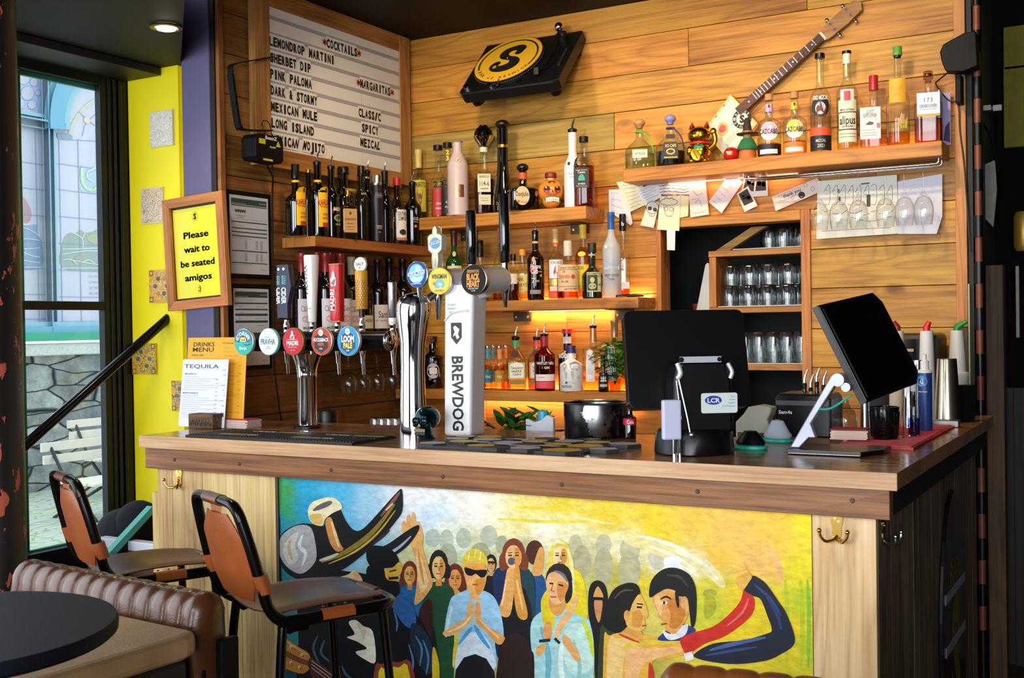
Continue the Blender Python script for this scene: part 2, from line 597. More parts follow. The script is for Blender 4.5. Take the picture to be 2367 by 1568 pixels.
# shop front: dark frame with a tall glazed light in it
FR = mat('#0d0f10',0.4,spec=0.3,noise=0.2,nscale=25)
FRG = mat('#1f6d58',0.5,noise=0.25,nscale=30)
mb = MB()
mb.box(-0.535,-0.50,-1.416,-1.282,0.0,2.505,FR)
for k in range(3):
 mb.box(-0.50,-0.493 + 0.003 * k,-1.385 + 0.026 * k,-1.372 + 0.026 * k,0.0,2.47,FR)
mb.box(-0.535,-0.50,-4.5,-1.416,2.435,2.505,FR)
mb.box(-0.535,-0.50,-1.98,-1.805,0.0,2.435,FR)
mb.box(-0.535,-0.50,-1.805,-1.416,1.538,1.572,FR)
mb.box(-0.535,-0.50,-1.805,-1.416,0.0,0.625,FR)
wn = struct(mb,'window_1',bev=0.003)
mb = MB()
mb.box(-0.556,-0.536,-1.398,-1.360,0.625,2.435,FRG).box(-0.556,-0.536,-1.80,-1.752,0.625,2.435,FRG)
mb.box(-0.556,-0.536,-1.752,-1.398,0.60,0.632,FRG).box(-0.556,-0.536,-1.752,-1.398,2.42,2.45,FRG)
o = mb.build('window_sash',parent=wn,bev=0.002)
o['label'] = 'green painted outer edge of the window'
mb = MB().box(-0.548,-0.545,-1.752,-1.398,0.625,2.435,glass('#f4fbfa',0.85,0.01,0.55))
mb.build('window_pane',parent=wn)
# far end of the shop front, side and front walls out of the frame (dark, with window openings)
mb = MB()
mb.box(-0.60,-0.50,-4.5,-1.98,0.0,0.70,FR).box(-0.60,-0.50,-6.6,-4.6,0.0,2.84,FR)
struct(mb,'wall_shopfront')
DW = mat('#2a211b',0.7)
mb = MB()
mb.box(-0.6,5.0,-6.62,-6.52,0.0,0.8,DW).box(-0.6,5.0,-6.62,-6.52,2.7,2.84,DW)
for x0,x1 in ((-0.6,0.3),(2.1,2.8),(5.0,5.4)):
 mb.box(x0,x1,-6.62,-6.52,0.8,2.7,DW)
struct(mb,'wall_front')
mb = MB().box(4.5,4.6,-6.6,1.0,0.0,2.84,mat('#241a14',0.7))
struct(mb,'wall_right')
# passage beyond the end of the bar wall
OLIVE = mat('#6f6712',0.8,noise=0.25,nscale=40)
def yb(px,py,y=0.55):
 return at(px,py,Y=y)
mb = MB()
mb.box(2.535,4.5,0.62,0.70,0.0,2.84,mat('#060505',0.8,spec=0.1)).box(2.532,2.55,0.0,0.66,0.0,2.84,mat('#2b2b2a',0.7))
struct(mb,'wall_passage')
PB = wood('passage_boards','#2c1c0d','#1f1308','#100a05','Z',0.6,0.3,0.5)
mb = MB()
x0 = yb(2290,1000).x
for i in range(9):
 mb.box(x0 + i * 0.042,x0 + i * 0.042 + 0.0405,0.60,0.62,0.0,1.16,PB)
struct(mb,'wall_panelling')
mb = MB()
for a,b,c,d in ((2318,62,2500,141),(2318,153,2500,326)):
 p,q = yb(a,b),yb(c,d)
 mb.box(p.x,q.x,0.56,0.60,q.z,p.z,OLIVE)
struct(mb,'window_2',bev=0.004)
# ================================================================== outside the window
XF = -4.0
BLUE = mat('#6fa3ba',0.6)
PALEB = mat('#92b9c4',0.6)
GLZ = mat('#c3bcc8',0.35,noise=0.05,nscale=4)  # bright opaque paint: daylight on the chapel glass is put into the colour
LAV = mat('#b3b9d8',0.4,noise=0.08,nscale=5)
LEAD = mat('#8c97bd',0.5)
def fx(d):
 return lambda u,v:tuple(at(u,v,X=XF + d))
def slab(mb,pts,d0,d1,m):
 mb.prism(pts,d0,d1,m,lambda u,v,d:tuple(at(u,v,X=XF + d)))
def q4(a,b,c,d):
 """upright rectangle on the facade from two photo points, true to the facade's own horizontals"""
 P,Q = at(a,b,X=XF),at(c,d,X=XF)
 return [proj((XF,y,z)) for y,z in ((P.y,P.z),(Q.y,P.z),(Q.y,Q.z),(P.y,Q.z))]
P,Q = at(20,100,X=XF),at(330,786,X=XF)
ZS = at(150,790,X=XF).z          # top of the stone sill
fac = thing('chapel_window','pale blue arched stained glass window across the lane','window',(XF,(P.y + Q.y) / 2,ZS))
def fb(mb,name,**k):
 o = mb.build(name,**k)
 o.parent = fac
 o.matrix_parent_inverse = Matrix.Translation(fac.location).inverted()
 return o
mb = MB()
def upright(mb,x0,x1,m,d0,d1,y0=90,y1=775):
 slab(mb,q4(x0,y0,x1,y1),d0,d1,m)
mb.box(XF - 0.02,XF,P.y - 0.4,Q.y + 0.4,ZS + 0.02,P.z + 0.4,GLZ)
fb(mb,'glass_panel')
# frame: mullion, transom, arch, sill rail
mb = MB()
upright(mb,108,125,BLUE,0.0,0.10)
upright(mb,22,34,BLUE,0.0,0.10)
upright(mb,96,108,PALEB,0.0,0.05)
upright(mb,125,133,PALEB,0.0,0.05,100,775)
slab(mb,q4(20,266,153,285),0.0,0.10,BLUE)
slab(mb,q4(20,258,108,266),0.0,0.05,PALEB)
slab(mb,q4(20,285,108,297),0.0,0.05,PALEB)
slab(mb,q4(20,745,330,758),0.0,0.06,PALEB)
slab(mb,q4(20,756,330,770),0.0,0.10,BLUE)
C = at(262,300,X=XF)
R0 = C.y - at(150,300,X=XF).y
def arc(r0,r1,a0=90,a1=185,n=22):
 o = []
 for r,rng in ((r0,range(n + 1)),(r1,range(n,-1,-1))):
  o += [proj((XF,C.y + r * math.cos(math.radians(a0 + (a1 - a0) * i / n)),C.z - 0.02 + 1.08 * r * math.sin(math.radians(a0 + (a1 - a0) * i / n)))) for i in rng]
 return o
slab(mb,arc(R0,R0 + 0.13),0.0,0.11,BLUE)
slab(mb,arc(R0 - 0.05,R0),0.0,0.06,PALEB)
slab(mb,arc(R0 + 0.13,R0 + 0.18),0.0,0.06,PALEB)
fb(mb,'window_frame',bev=0.004)
mb = MB()
slab(mb,q4(20,771,330,784),0.0,0.13,mat('#2f9a78',0.5))
o = fb(mb,'green_sill',bev=0.004)
o['label'] = 'green painted sill'
# leading and coloured glass
mb = MB()
def lead(pts,w=1.6,m=LEAD,d=0.004):
 for a,b in zip(pts,pts[1:]):
  dx,dy = b[0] - a[0],b[1] - a[1]
  L = math.hypot(dx,dy) or 1
  nx,ny = -dy / L * w / 2,dx / L * w / 2
  mb.poly([(a[0] + nx,a[1] + ny),(b[0] + nx,b[1] + ny),(b[0] - nx,b[1] - ny),(a[0] - nx,a[1] - ny)],m,fx(d))
def wave(pts,m,d=0.002):
 mb.poly(spline(pts,4),m,fx(d))
def circ(cx,cy,r,m,d=0.003):
 mb.poly([(cx + r * math.cos(a * PI / 10),cy + r * 1.05 * math.sin(a * PI / 10)) for a in range(20)],m,fx(d))
slab(mb,q4(20,160,96,258),0.001,0.0015,LAV)
for cx,cy,r in ((64,216,15),(55,182,13),(79,190,9),(45,240,12),(74,242,10),(40,205,8),(88,215,6)):
 circ(cx,cy,r + 1.2,LEAD)
 circ(cx,cy,r,GLZ,0.005)
wave([(126,170),(172,172),(150,200),(140,230),(130,258)],LAV)
for cx,cy,r in ((151,200,7),(146,214,5),(155,184,6)):
 circ(cx,cy,r,GLZ,0.005)
for x in (45,86):
 lead([proj((XF,at(x,500,X=XF).y,z)) for z in (at(x,300,X=XF).z,at(x,745,X=XF).z)])
for x in (140,184,226):
 lead([proj((XF,at(x,500,X=XF).y,z)) for z in (at(x,322 if x < 200 else 300,X=XF).z,at(x,745,X=XF).z)])
for y in (372,432,494,556,618,680,738):
 lead([q for q in q4(34,y,108,y + 1)[:2]])
 lead([q for q in q4(133,y + 6,330,y + 7)[:2]])
lead([(140,322),(230,327)])
lead([(182,258),(200,275),(232,300)])
lead([(190,315),(196,290),(203,280),(238,250)])
wave([(196,272),(205,272),(208,284),(200,285),(194,280)],mat('#e0c49c',0.5),0.006)
wave([(133,308),(152,308),(166,313),(166,322),(140,322),(133,318)],mat('#8f9cab',0.5),0.006)
lead(spline([(160,320),(168,290),(185,262),(210,238),(245,222)],5,False),9,mat('#c9bfa9',0.5),0.003)
wave([(187,384),(200,390),(215,386),(232,392),(240,440),(187,442)],mat('#a9bccb',0.5))
lead(spline([(190,388),(190,415),(197,432),(214,440),(226,432)],5,False),7,mat('#bccfa4',0.5),0.006)
lead(spline([(222,388),(203,398),(203,412),(214,418)],5,False),5,mat('#c9c8b4',0.5),0.006)
wave([(36,448),(56,458),(70,482),(72,505),(62,516),(40,508),(30,480)],mat('#b79196',0.5))
wave([(30,515),(60,522),(85,520),(88,545),(96,560),(96,618),(30,618),(28,560)],mat('#8b9bb8',0.5,noise=0.15,nscale=8))
wave([(145,560),(158,540),(175,540),(186,531),(196,538),(214,536),(232,529),(250,545),(250,620),(145,620)],mat('#97a199',0.5,noise=0.15,nscale=8))
wave([(200,550),(214,540),(228,545),(230,560),(212,562)],mat('#aaa886',0.5),0.004)
wave([(172,596),(186,590),(194,598),(184,604)],mat('#a39a8c',0.5),0.005)
WL = mat('#e6e9ee',0.5)
for L in ([(145,576),(190,575),(240,573)],[(145,588),(200,580),(240,583)],[(160,600),(190,606),(240,614)],[(172,540),(190,552),(192,575)],[(196,540),(190,552)],[(228,545),(240,552)],
   [(145,601),(165,600),(178,612)],[(190,606),(206,601),(222,612)],[(145,620),(250,620)],[(34,528),(58,527),(78,537),(92,545)],[(34,556),(60,552),(92,556)],[(34,570),(60,575),(92,573)],
   [(48,580),(75,592),(92,594)],[(34,600),(60,603),(92,608)],[(34,618),(96,618)],[(60,575),(58,590)]):
 lead(spline(L,4,False),1.1,WL,0.008)
for i,w in enumerate(('mret ro','nwom y','quor g','retal ew')):
 mb.text(w,mat('#aaa3b0',0.6),fx(0.006),222,638 + i * 13,-7,None)
fb(mb,'stained_glass')
# stone plinth below, sill course, paved yard
m,t,b = nm('slate_rubble')
tc = N(t,'ShaderNodeTexCoord')
mp = N(t,'ShaderNodeMapping')
mp.inputs['Scale'].default_value = (1,2.0,7.0)
nz = N(t,'ShaderNodeTexNoise',Scale=1.6,Detail=3.0)
t.links.new(tc.outputs['Object'],nz.inputs['Vector'])
va = N(t,'ShaderNodeVectorMath',operation='MULTIPLY_ADD')
t.links.new(nz.outputs['Color'],va.inputs[0])
va.inputs[1].default_value = (0,0.9,0.9)
t.links.new(tc.outputs['Object'],mp.inputs['Vector'])
t.links.new(mp.outputs[0],va.inputs[2])
vo = N(t,'ShaderNodeTexVoronoi',feature='F1',Scale=1.0,Randomness=1.0)
ve = N(t,'ShaderNodeTexVoronoi',feature='DISTANCE_TO_EDGE',Scale=1.0,Randomness=1.0)
t.links.new(va.outputs[0],vo.inputs['Vector'])
t.links.new(va.outputs[0],ve.inputs['Vector'])
n2 = N(t,'ShaderNodeTexNoise',Scale=9.0,Detail=8.0,Roughness=0.7)
t.links.new(tc.outputs['Object'],n2.inputs['Vector'])
sp = N(t,'ShaderNodeSeparateColor')
t.links.new(vo.outputs['Color'],sp.inputs[0])
c = mixc(t,sp.outputs[0],'#7f858c','#b7b6b0')
c = mixc(t,math_(t,'MULTIPLY',sp.outputs[1],0.35),c,'#9a9077')
c = mixc(t,0.75,c,ramp(t,((0.3,'#55595c'),(0.55,'#b0b2b2'),(0.75,'#e2e2de')),n2.outputs['Fac']),'OVERLAY')
mr = N(t,'ShaderNodeMapRange')
mr.inputs['From Min'].default_value = 0.008
mr.inputs['From Max'].default_value = 0.04
t.links.new(ve.outputs['Distance'],mr.inputs['Value'])
c = mixc(t,mr.outputs[0],'#15151a',c)
t.links.new(c,b.inputs['Base Color'])
b.inputs['Roughness'].default_value = 0.9
bu = N(t,'ShaderNodeBump',Strength=0.7,Distance=0.04)
t.links.new(math_(t,'ADD',math_(t,'MULTIPLY',mr.outputs[0],1.0),math_(t,'MULTIPLY',n2.outputs['Fac'],0.6)),bu.inputs['Height'])
t.links.new(bu.outputs['Normal'],b.inputs['Normal'])
RUB = m
GZ = 0.29
Y0,Y1 = P.y - 0.5,Q.y + 0.6
struct(MB().box(XF - 0.3,XF + 0.02,Y0,Y1,GZ - 0.1,ZS - 0.10,RUB),'wall_exterior')
struct(MB().box(XF - 0.3,XF + 0.10,Y0,Y1,ZS - 0.10,ZS - 0.012,mat('#c9c8c2',0.9,noise=0.35,nscale=40,bump=0.5,bscale=60)),'trim_exterior_sill',bev=0.01)
m,t,b = nm('mossy_setts')
tc = N(t,'ShaderNodeTexCoord')
vo = N(t,'ShaderNodeTexVoronoi',feature='DISTANCE_TO_EDGE',Scale=11.0)
mp = N(t,'ShaderNodeMapping')
mp.inputs['Scale'].default_value = (1.5,0.7,1)
t.links.new(tc.outputs['Object'],mp.inputs['Vector'])
t.links.new(mp.outputs[0],vo.inputs['Vector'])
nz = N(t,'ShaderNodeTexNoise',Scale=1.7,Detail=5.0)
t.links.new(tc.outputs['Object'],nz.inputs['Vector'])
c = mixc(t,math_(t,'GREATER_THAN',vo.outputs['Distance'],0.06),ramp(t,((0.4,'#9a9c7c'),(0.6,'#8fae55')),nz.outputs['Fac']),'#b9bab2')
t.links.new(c,b.inputs['Base Color'])
b.inputs['Roughness'].default_value = 0.9
struct(MB().box(XF - 0.3,-0.66,-2.6,Y1,GZ - 0.05,GZ,m),'ground_exterior')
struct(MB().box(-0.66,-0.605,-4.5,-1.25,0.0,0.6,FR),'wall_plinth')
# folding slatted chairs and a slatted table in the yard
SLAT = mat('#ded0c2',0.6,noise=0.08,nscale=15)
IRON = mat('#15181a',0.45)
def slat_between(mb,p,q,h,th,m=SLAT):
 p,q = Vector(p),Vector(q)
 d = q - p
 L = d.length
 R = Matrix.Rotation(math.atan2(d.y,d.x),4,'Z')
 mb.cbox((p + q) / 2,(L,th,h),m,R.to_3x3())
def garden_chair(px0,px1,rows,seat_rows,label,X):
 """folding chair standing in the plane X: slat ends given in the photo"""
 base = at((px0 + px1) / 2,rows[-1] + 60,X=X)
 base.z = GZ
 t_ = thing('folding_chair',label,'chair',base,0,'folding chairs in the yard')
 inv = Matrix.Translation(base).inverted()
 def part(mb,name):
  o = mb.build(name,parent=t_,bev=0.003)
  o.matrix_parent_inverse = inv
  return o
 ya,yb_ = at(px0,rows[0],X=X).y,at(px1,rows[0],X=X).y
 zt = at(px0,rows[0],X=X).z
 for r in rows:
  z = at(px0,r,X=X).z
  mb = MB()
  dx = (zt - z) * 0.25
  mb.box(X + dx - 0.006,X + dx + 0.012,ya,yb_,z - 0.028,z + 0.028,SLAT)
  part(mb,'back_slat')
 zs = at(px0,seat_rows[0],X=X).z
 for i in range(4):
  mb = MB().box(X + 0.17 + i * 0.085,X + 0.24 + i * 0.085,ya,yb_,zs - 0.012,zs + 0.006,SLAT)
  part(mb,'seat_slat')
 for y in (ya + 0.07,yb_ - 0.07):
  mb = MB()
  mb.tube([(X - 0.02,y,zt + 0.03),(X + 0.14,y,zs),(X + 0.42,y,GZ)],0.011,IRON,8)
  part(mb,'frame_leg')
  mb = MB()
  mb.tube([(X + 0.47,y,zs - 0.02),(X + 0.02,y,GZ)],0.010,IRON,8)
  part(mb,'frame_leg')
garden_chair(155,262,(982,1008),(1060,),'pale slatted folding chair by the stone wall, half behind the other one',-3.55)
garden_chair(94,262,(1036,1065),(1112,),'pale slatted folding chair with black frame close outside the window',-2.9)
# ================================================================== the bar counter
YF,XL,XR,ZT = -1.845,0.162,2.627,1.10
TOPW = wood('counter_top_wood','#c99a68','#ad7b4c','#7d5230','X',0.16,0.0,0.1,0.6,stain=0.75,spec=0.6,ring=0.25)
EDGEW = wood('counter_edge_wood','#dcb890','#cca278','#a87c54','X',0.5,0.0,0.1,0.6,ring=0.2)
FASW = wood('fascia_hardwood','#a0663f','#87522f','#5c3520','X',0.45,0.0,0.1,0.8,ring=0.1)
PALE = wood('pale_cladding','#ecd0a0','#dab67c','#a67e48','Z',0.55,0.9,0.14,0.5)
AGED = wood('weathered_boards','#8f7a64','#6a5846','#2a2018','Z',0.65,0.6,0.4,0.7)
counter = thing('bar_counter','long wooden bar counter with a pale worktop edge and a painted front','bar counter',((XL + XR) / 2,-1.5,0))
CI = Matrix.Translation(counter.location).inverted()
def cpart(mb,name,par=counter,inv=CI,**k):
 o = mb.build(name,parent=par,**k)
 o.matrix_parent_inverse = inv
 return o
mb = MB()
Lsh = [(XL,YF + 0.004),(XR,YF + 0.004),(XR,-0.12),(2.02,-0.12),(2.02,-1.22),(XL,-1.22)]
mb.prism(Lsh,ZT - 0.040,ZT,TOPW,lambda u,v,d:(u,v,d))
mb.box(XL,XR,YF,YF + 0.0035,ZT - 0.041,ZT + 0.0002,EDGEW)
cpart(mb,'worktop',bev=0.002)
mb = MB().box(XL + 0.002,XR - 0.022,-1.82,-1.785,0.987,ZT - 0.0415,FASW)
for px_,py_ in ((403,1063),(1023,1103),(1298,1121),(1612,1137),(1970,1158),(553,1073),(765,1087)):
 q = at(px_,py_,Y=-1.821)
 mb.cyl((q.x,-1.8225,q.z),(q.x,-1.8195,q.z),0.006,mat('#4d4436',0.5,0.6),10)
o = cpart(mb,'fascia',bev=0.002)
o['label'] = 'dark hardwood board under the worktop edge'
mb = MB()
def bx(px_):
 return at(px_,1250,Y=-1.79).x
e = [0.185,bx(400),bx(470),bx(556),0.716]
for a,b in zip(e,e[1:]):
 mb.box(a + 0.0008,b - 0.0008,-1.79 + random.uniform(-.001,.001),-1.765,0.0,0.985,PALE)
mb.box(0.155,0.183,-1.785,-1.25,0.0,0.90,PALE)
cpart(mb,'front_panel',bev=0.0015)
mb = MB().box(2.417,2.567,-1.79,-1.765,0.0,0.985,PALE)
cpart(mb,'front_panel',bev=0.0015)
mb = MB().box(0.716,0.727,-1.793,-1.765,0.0,0.985,mat('#4a3a28',0.6)).box(0.728,2.415,-1.768,-1.764,0.0,0.985,AGED)
cpart(mb,'batten')
mb = MB()
ys = [-1.764] + [-1.62,-1.47,-1.33,-1.18,-1.05,-0.90,-0.76,-0.62,-0.48,-0.34,-0.23,-0.13]
for a,b in zip(ys,ys[1:]):
 mb.box(2.545,2.567 + random.uniform(-.001,.001),a + 0.0008,b - 0.0008,0.0,1.058,AGED)
cpart(mb,'side_panel',bev=0.0015)
mb = MB().box(2.568,2.605,-1.782,-0.13,0.990,1.058,mat('#171210',0.6,noise=0.4,nscale=12))
cpart(mb,'side_rail',bev=0.002)
# back-bar worktop under the shelves, hidden mostly
bb = thing('back_bar','dark wooden back bar worktop under the lowest shelf','worktop',(1.0,-0.2,0))
mb = MB().box(0.01,1.98,-0.42,-0.003,0.86,0.90,mat('#20160f',0.4))
cpart(mb,'worktop',bb,Matrix.Translation(bb.location).inverted(),bev=0.002)
mb = MB().box(0.02,1.97,-0.38,-0.01,0.0,0.859,BLACKM)
cpart(mb,'cabinet_front',bb,Matrix.Translation(bb.location).inverted())
# coat hooks on the front
def coat_hook(px_,py_,label,y=-1.7905,s=1.0,side=False):
 q = at(px_,py_,Y=y) if not side else at(px_,py_,X=2.5675)
 t_ = thing('coat_hook',label,'hook',q,PI / 2 if side else 0,'double coat hooks on the counter')
 mb = MB()
 pl = [(-0.004,-0.028),(-0.011,-0.012),(-0.010,0.0),(-0.0135,0.014),(-0.014,0.026),(-0.008,0.034),(0,0.036)]
 pl = spline(pl + [(-x,z) for x,z in pl[::-1][1:]],3)
 mb.prism(pl,0,-0.004,BRASS,lambda u,v,d:(u,d,v))
 mb.build('back_plate',parent=t_)
 for sx in (-1,1):
  mb = MB()
  pts = spline([(0,-0.003,-0.018),(0.006 * sx,-0.016,-0.026),(0.020 * sx,-0.030,-0.027),(0.031 * sx,-0.036,-0.014),(0.033 * sx,-0.037,-0.001)],5,False)
  mb.tube(pts,0.0037,BRASS if not side else STEEL,8)
  mb.ball(pts[-1],0.0058,BRASS if not side else STEEL,10,6)
  mb.build('hook_arm',parent=t_)
 mb = MB()
 for sx,sz in ((-0.004,0.024),(0.004,0.017)):
  mb.cyl((sx,-0.0055,sz),(sx,-0.003,sz),0.0032,STEEL,10)
 mb.build('screw',parent=t_)
 return t_
coat_hook(415,1107,'brass double coat hook on the pale boards above the leather bar stool')
coat_hook(1935,1222,'brass double coat hook on the pale board beside the painted yellow sky')
coat_hook(2040,1232,'steel double coat hook on the dark weathered end of the counter',side=True)
# ================================================================== painted front panel (a local painting of a fiesta crowd)
YM = -1.786
m,t,b = nm('mural_paint')
vc = N(t,'ShaderNodeVertexColor',layer_name='paint')
tc = N(t,'ShaderNodeTexCoord')
mp = N(t,'ShaderNodeMapping')
mp.inputs['Scale'].default_value = (14,1,30)
mp.inputs['Rotation'].default_value = (0,0.5,0)
t.links.new(tc.outputs['Object'],mp.inputs['Vector'])
n1 = N(t,'ShaderNodeTexNoise',Scale=2.2,Detail=6.0,Roughness=0.65)
t.links.new(mp.outputs[0],n1.inputs['Vector'])
v1 = N(t,'ShaderNodeMapRange')
v1.inputs['From Min'].default_value = 0.3
v1.inputs['From Max'].default_value = 0.7
v1.inputs['To Min'].default_value = 0.72
v1.inputs['To Max'].default_value = 1.12
t.links.new(n1.outputs['Fac'],v1.inputs['Value'])
hs = N(t,'ShaderNodeHueSaturation')
t.links.new(vc.outputs['Color'],hs.inputs['Color'])
t.links.new(v1.outputs[0],hs.inputs['Value'])
t.links.new(hs.outputs[0],b.inputs['Base Color'])
b.inputs['Roughness'].default_value = 0.5
b.inputs['Specular IOR Level'].default_value = 0.3
bu = N(t,'ShaderNodeBump',Strength=0.2,Distance=0.001)
t.links.new(n1.outputs['Fac'],bu.inputs['Height'])
t.links.new(bu.outputs['Normal'],b.inputs['Normal'])
MURAL = m
MX0,MX1,MZ0,MZ1 = 0.729,2.414,0.12,0.983
# painted background: a grid of colour samples of the picture (x px, y px, colour), blended between
BGS = [(640,1110,'#2fa08c'),(660,1130,'#3a9a4a'),(640,1200,'#1f8fb4'),(655,1180,'#2f9a52'),(700,1130,'#25a0cc'),(780,1140,'#49b2da'),(720,1180,'#1c94c4'),(860,1170,'#9ccbe2'),(850,1250,'#8cc6e4'),(800,1220,'#63b9de'),(900,1180,'#dce4ee'),(960,1150,'#f0f1f0'),
  (1000,1200,'#d3e6f2'),(1050,1260,'#e6ecd8'),(1100,1180,'#f3efe2'),(1150,1190,'#f1e8c8'),(1230,1180,'#f0dc70'),(1300,1170,'#ecd338'),(1200,1200,'#f0df80'),(1250,1215,'#f6f0da'),(1400,1195,'#eed02a'),(1500,1200,'#f0cf26'),(1420,1220,'#e9cc1c'),(1330,1230,'#f1e9b8'),
  (1430,1240,'#f0e8b4'),(1520,1235,'#eed21e'),(1600,1220,'#f2c648'),(1700,1240,'#f3c05a'),(1800,1220,'#f5c544'),(1860,1215,'#f3da18'),(1550,1270,'#ecd01c'),(1650,1290,'#f2c23e'),(1750,1300,'#f4bd62'),(1850,1320,'#ecd81a'),
  (1100,1260,'#cfcfa6'),(1050,1290,'#c3cda6'),(1020,1230,'#e9edda'),(1170,1230,'#f0e6a8'),(1200,1270,'#b9b688'),(1350,1270,'#cfc896'),(1450,1260,'#f1ecc4'),(1550,1300,'#e8e7dc'),(1600,1310,'#f4eed0'),
  (1350,1330,'#c2bb6a'),(1430,1330,'#bfb44c'),(1480,1350,'#e0c624'),(1650,1350,'#d9cc2a'),(1660,1420,'#d6d024'),(1720,1380,'#f0cc22'),(1780,1420,'#efd21a'),(1700,1470,'#f2d21c'),(1840,1500,'#efce1c'),(1865,1400,'#bfd018'),(1868,1500,'#a9c41c'),(1850,1450,'#f0d01a'),
  (1000,1330,'#c9cf7a'),(960,1290,'#d2d59a'),(1100,1330,'#a9aa78'),(660,1300,'#1f7f92'),(680,1480,'#2c8a88'),(730,1500,'#2d7a8a'),(660,1560,'#134a60'),(700,1600,'#0f3442'),(900,1700,'#2a2a2a'),(1200,1700,'#4a4a36'),(1500,1700,'#caa52a'),(1800,1700,'#e8c81c'),(1400,1500,'#8f8a2a'),(1200,1450,'#9aa06a'),(1060,1480,'#c0b060')]
SAMP = [((at(x,y,Y=YM).x,at(x,y,Y=YM).z),lin(c)) for x,y,c in BGS]
class Paint:
 def __init__(s):
  s.mb,s.col,s.k = MB(),[],0
 def _take(s,n0,cfn):
  for v in s.mb.v[n0:]:
   s.col.append(cfn(v))
 def bg(s,nx=90,nz=46):
  vs,fs = [],[]
  for j in range(nz + 1):
   for i in range(nx + 1):
    vs.append((MX0 + (MX1 - MX0) * i / nx,YM,MZ0 + (MZ1 - MZ0) * j / nz))
  for j in range(nz):
   for i in range(nx):
    a = j * (nx + 1) + i
    fs.append((a,a + 1,a + nx + 2,a + nx + 1))
  s.mb.add(vs,fs,MURAL)
  rnd = random.Random(3)
  def cf(v):
   jx,jz = v.x + rnd.gauss(0,0.006),v.z + rnd.gauss(0,0.004)
   wsum,c = 0,[0,0,0]
   for (x,z),k in SAMP:
    w = 1 / ((0.7 * (x - jx)) ** 2 + (z - jz) ** 2 + 2e-4) ** 2
    wsum += w
    for q in range(3):
     c[q] += k[q] * w
   return [q / wsum for q in c]
  s._take(0,cf)
 def shape(s,pts,h,smooth=4):
  """a patch of paint; outline in photo pixels, lying on the panel"""
  s.k += 1
  pts = [(x,y + max(0,y - 1600) * 4) for x,y in pts]
  n0 = len(s.mb.v)
  d = YM - 0.000012 * s.k
  if smooth:
   pts = spline(pts,smooth)
  s.mb.poly(pts,MURAL,lambda u,v:tuple(at(u,v,Y=d)))
  c = lin(h)
  s._take(n0,lambda v:c)
 def line(s,pts,w,h,smooth=4,taper=True):
  if smooth and len(pts) > 2:
   pts = spline(pts,smooth,False)
  L,up,dn = len(pts),[],[]
  for i,p in enumerate(pts):
   a,b_ = pts[max(0,i - 1)],pts[min(L - 1,i + 1)]
   dx,dy = b_[0] - a[0],b_[1] - a[1]
   l = math.hypot(dx,dy) or 1
   ww = w / 2 * ((0.25 + 0.75 * math.sin(PI * (i + 0.5) / L)) if taper else 1)
   up.append((p[0] - dy / l * ww,p[1] + dx / l * ww))
   dn.append((p[0] + dy / l * ww,p[1] - dx / l * ww))
  s.shape(up + dn[::-1],h,0)
 def ell(s,cx,cy,rx,ry,h,rot=0):
  c,sn = math.cos(rot),math.sin(rot)
  s.shape([(cx + rx * math.cos(a * PI / 8) * c - ry * math.sin(a * PI / 8) * sn,cy + rx * math.cos(a * PI / 8) * sn + ry * math.sin(a * PI / 8) * c) for a in range(16)],h,0)
pa = Paint()
pa.bg()
S,L_,E_ = pa.shape,pa.line,pa.ell
# green edge, faint far crowd
S([(640,1108),(652,1110),(650,1160),(644,1210)],'#2c8f3a')
for cx,cy,rx,ry,c in ((965,1250,16,25,'#c9c89a'),(1000,1245,18,22,'#b9c3b6'),(1032,1250,17,26,'#c2c8b4'),(1072,1245,18,24,'#b8c0a8'),(1130,1240,20,26,'#b7bfa6'),(1160,1260,15,22,'#a9ac8e'),(1330,1258,16,22,'#c2bd94'),(1395,1260,18,26,'#c6bf9c'),(1456,1272,24,30,'#c5be96'),
       (1520,1290,22,28,'#cdc8ac'),(1345,1300,22,40,'#b4ae86'),(1395,1310,22,44,'#b6b088'),(1455,1320,26,46,'#bdb58a'),(1110,1290,26,36,'#a3a682'),(1035,1290,22,34,'#aeb394')):
 E_(cx,cy,rx,ry,c)
S([(1470,1235),(1520,1245),(1580,1265),(1640,1300),(1676,1345),(1668,1360),(1630,1330),(1560,1300),(1480,1270),(1440,1250)],'#ecdf9a')
for q_ in ([(1480,1240),(1540,1255),(1600,1285)],[(1560,1275),(1620,1300),(1660,1340)],[(1500,1262),(1560,1288),(1610,1318)]):
 L_(q_,9,'#f1ecd2')
S([(1535,1292),(1575,1290),(1560,1320),(1545,1330)],'#e9edf2')
S([(1590,1360),(1640,1365),(1672,1400),(1660,1440),(1620,1452),(1590,1440)],'#d3cf30')
S([(1630,1390),(1655,1395),(1650,1420),(1630,1430)],'#a8b02a')
E_(1641,1372,16,10,'#b3a53c')
E_(1641,1392,14,20,'#bcb42c')
L_([(1180,1188),(1300,1196),(1420,1212)],9,'#f0e292')
L_([(1150,1200),(1260,1206),(1370,1206)],8,'#ecd443')
L_([(1190,1172),(1320,1180),(1400,1190)],9,'#edd23a')
for x0,c in ((1815,'#c2cc1c'),(1850,'#b7cb1e'),(1866,'#8ec026')):
 L_([(x0,1340),(x0 + 4,1420),(x0 + 2,1545)],9,c)
L_([(1720,1300),(1735,1330),(1745,1350)],6,'#e8a83a')
L_([(1695,1325),(1725,1318),(1755,1322)],5,'#efb03c')
L_([(1770,1260),(1800,1310),(1800,1350)],14,'#f4bb78')
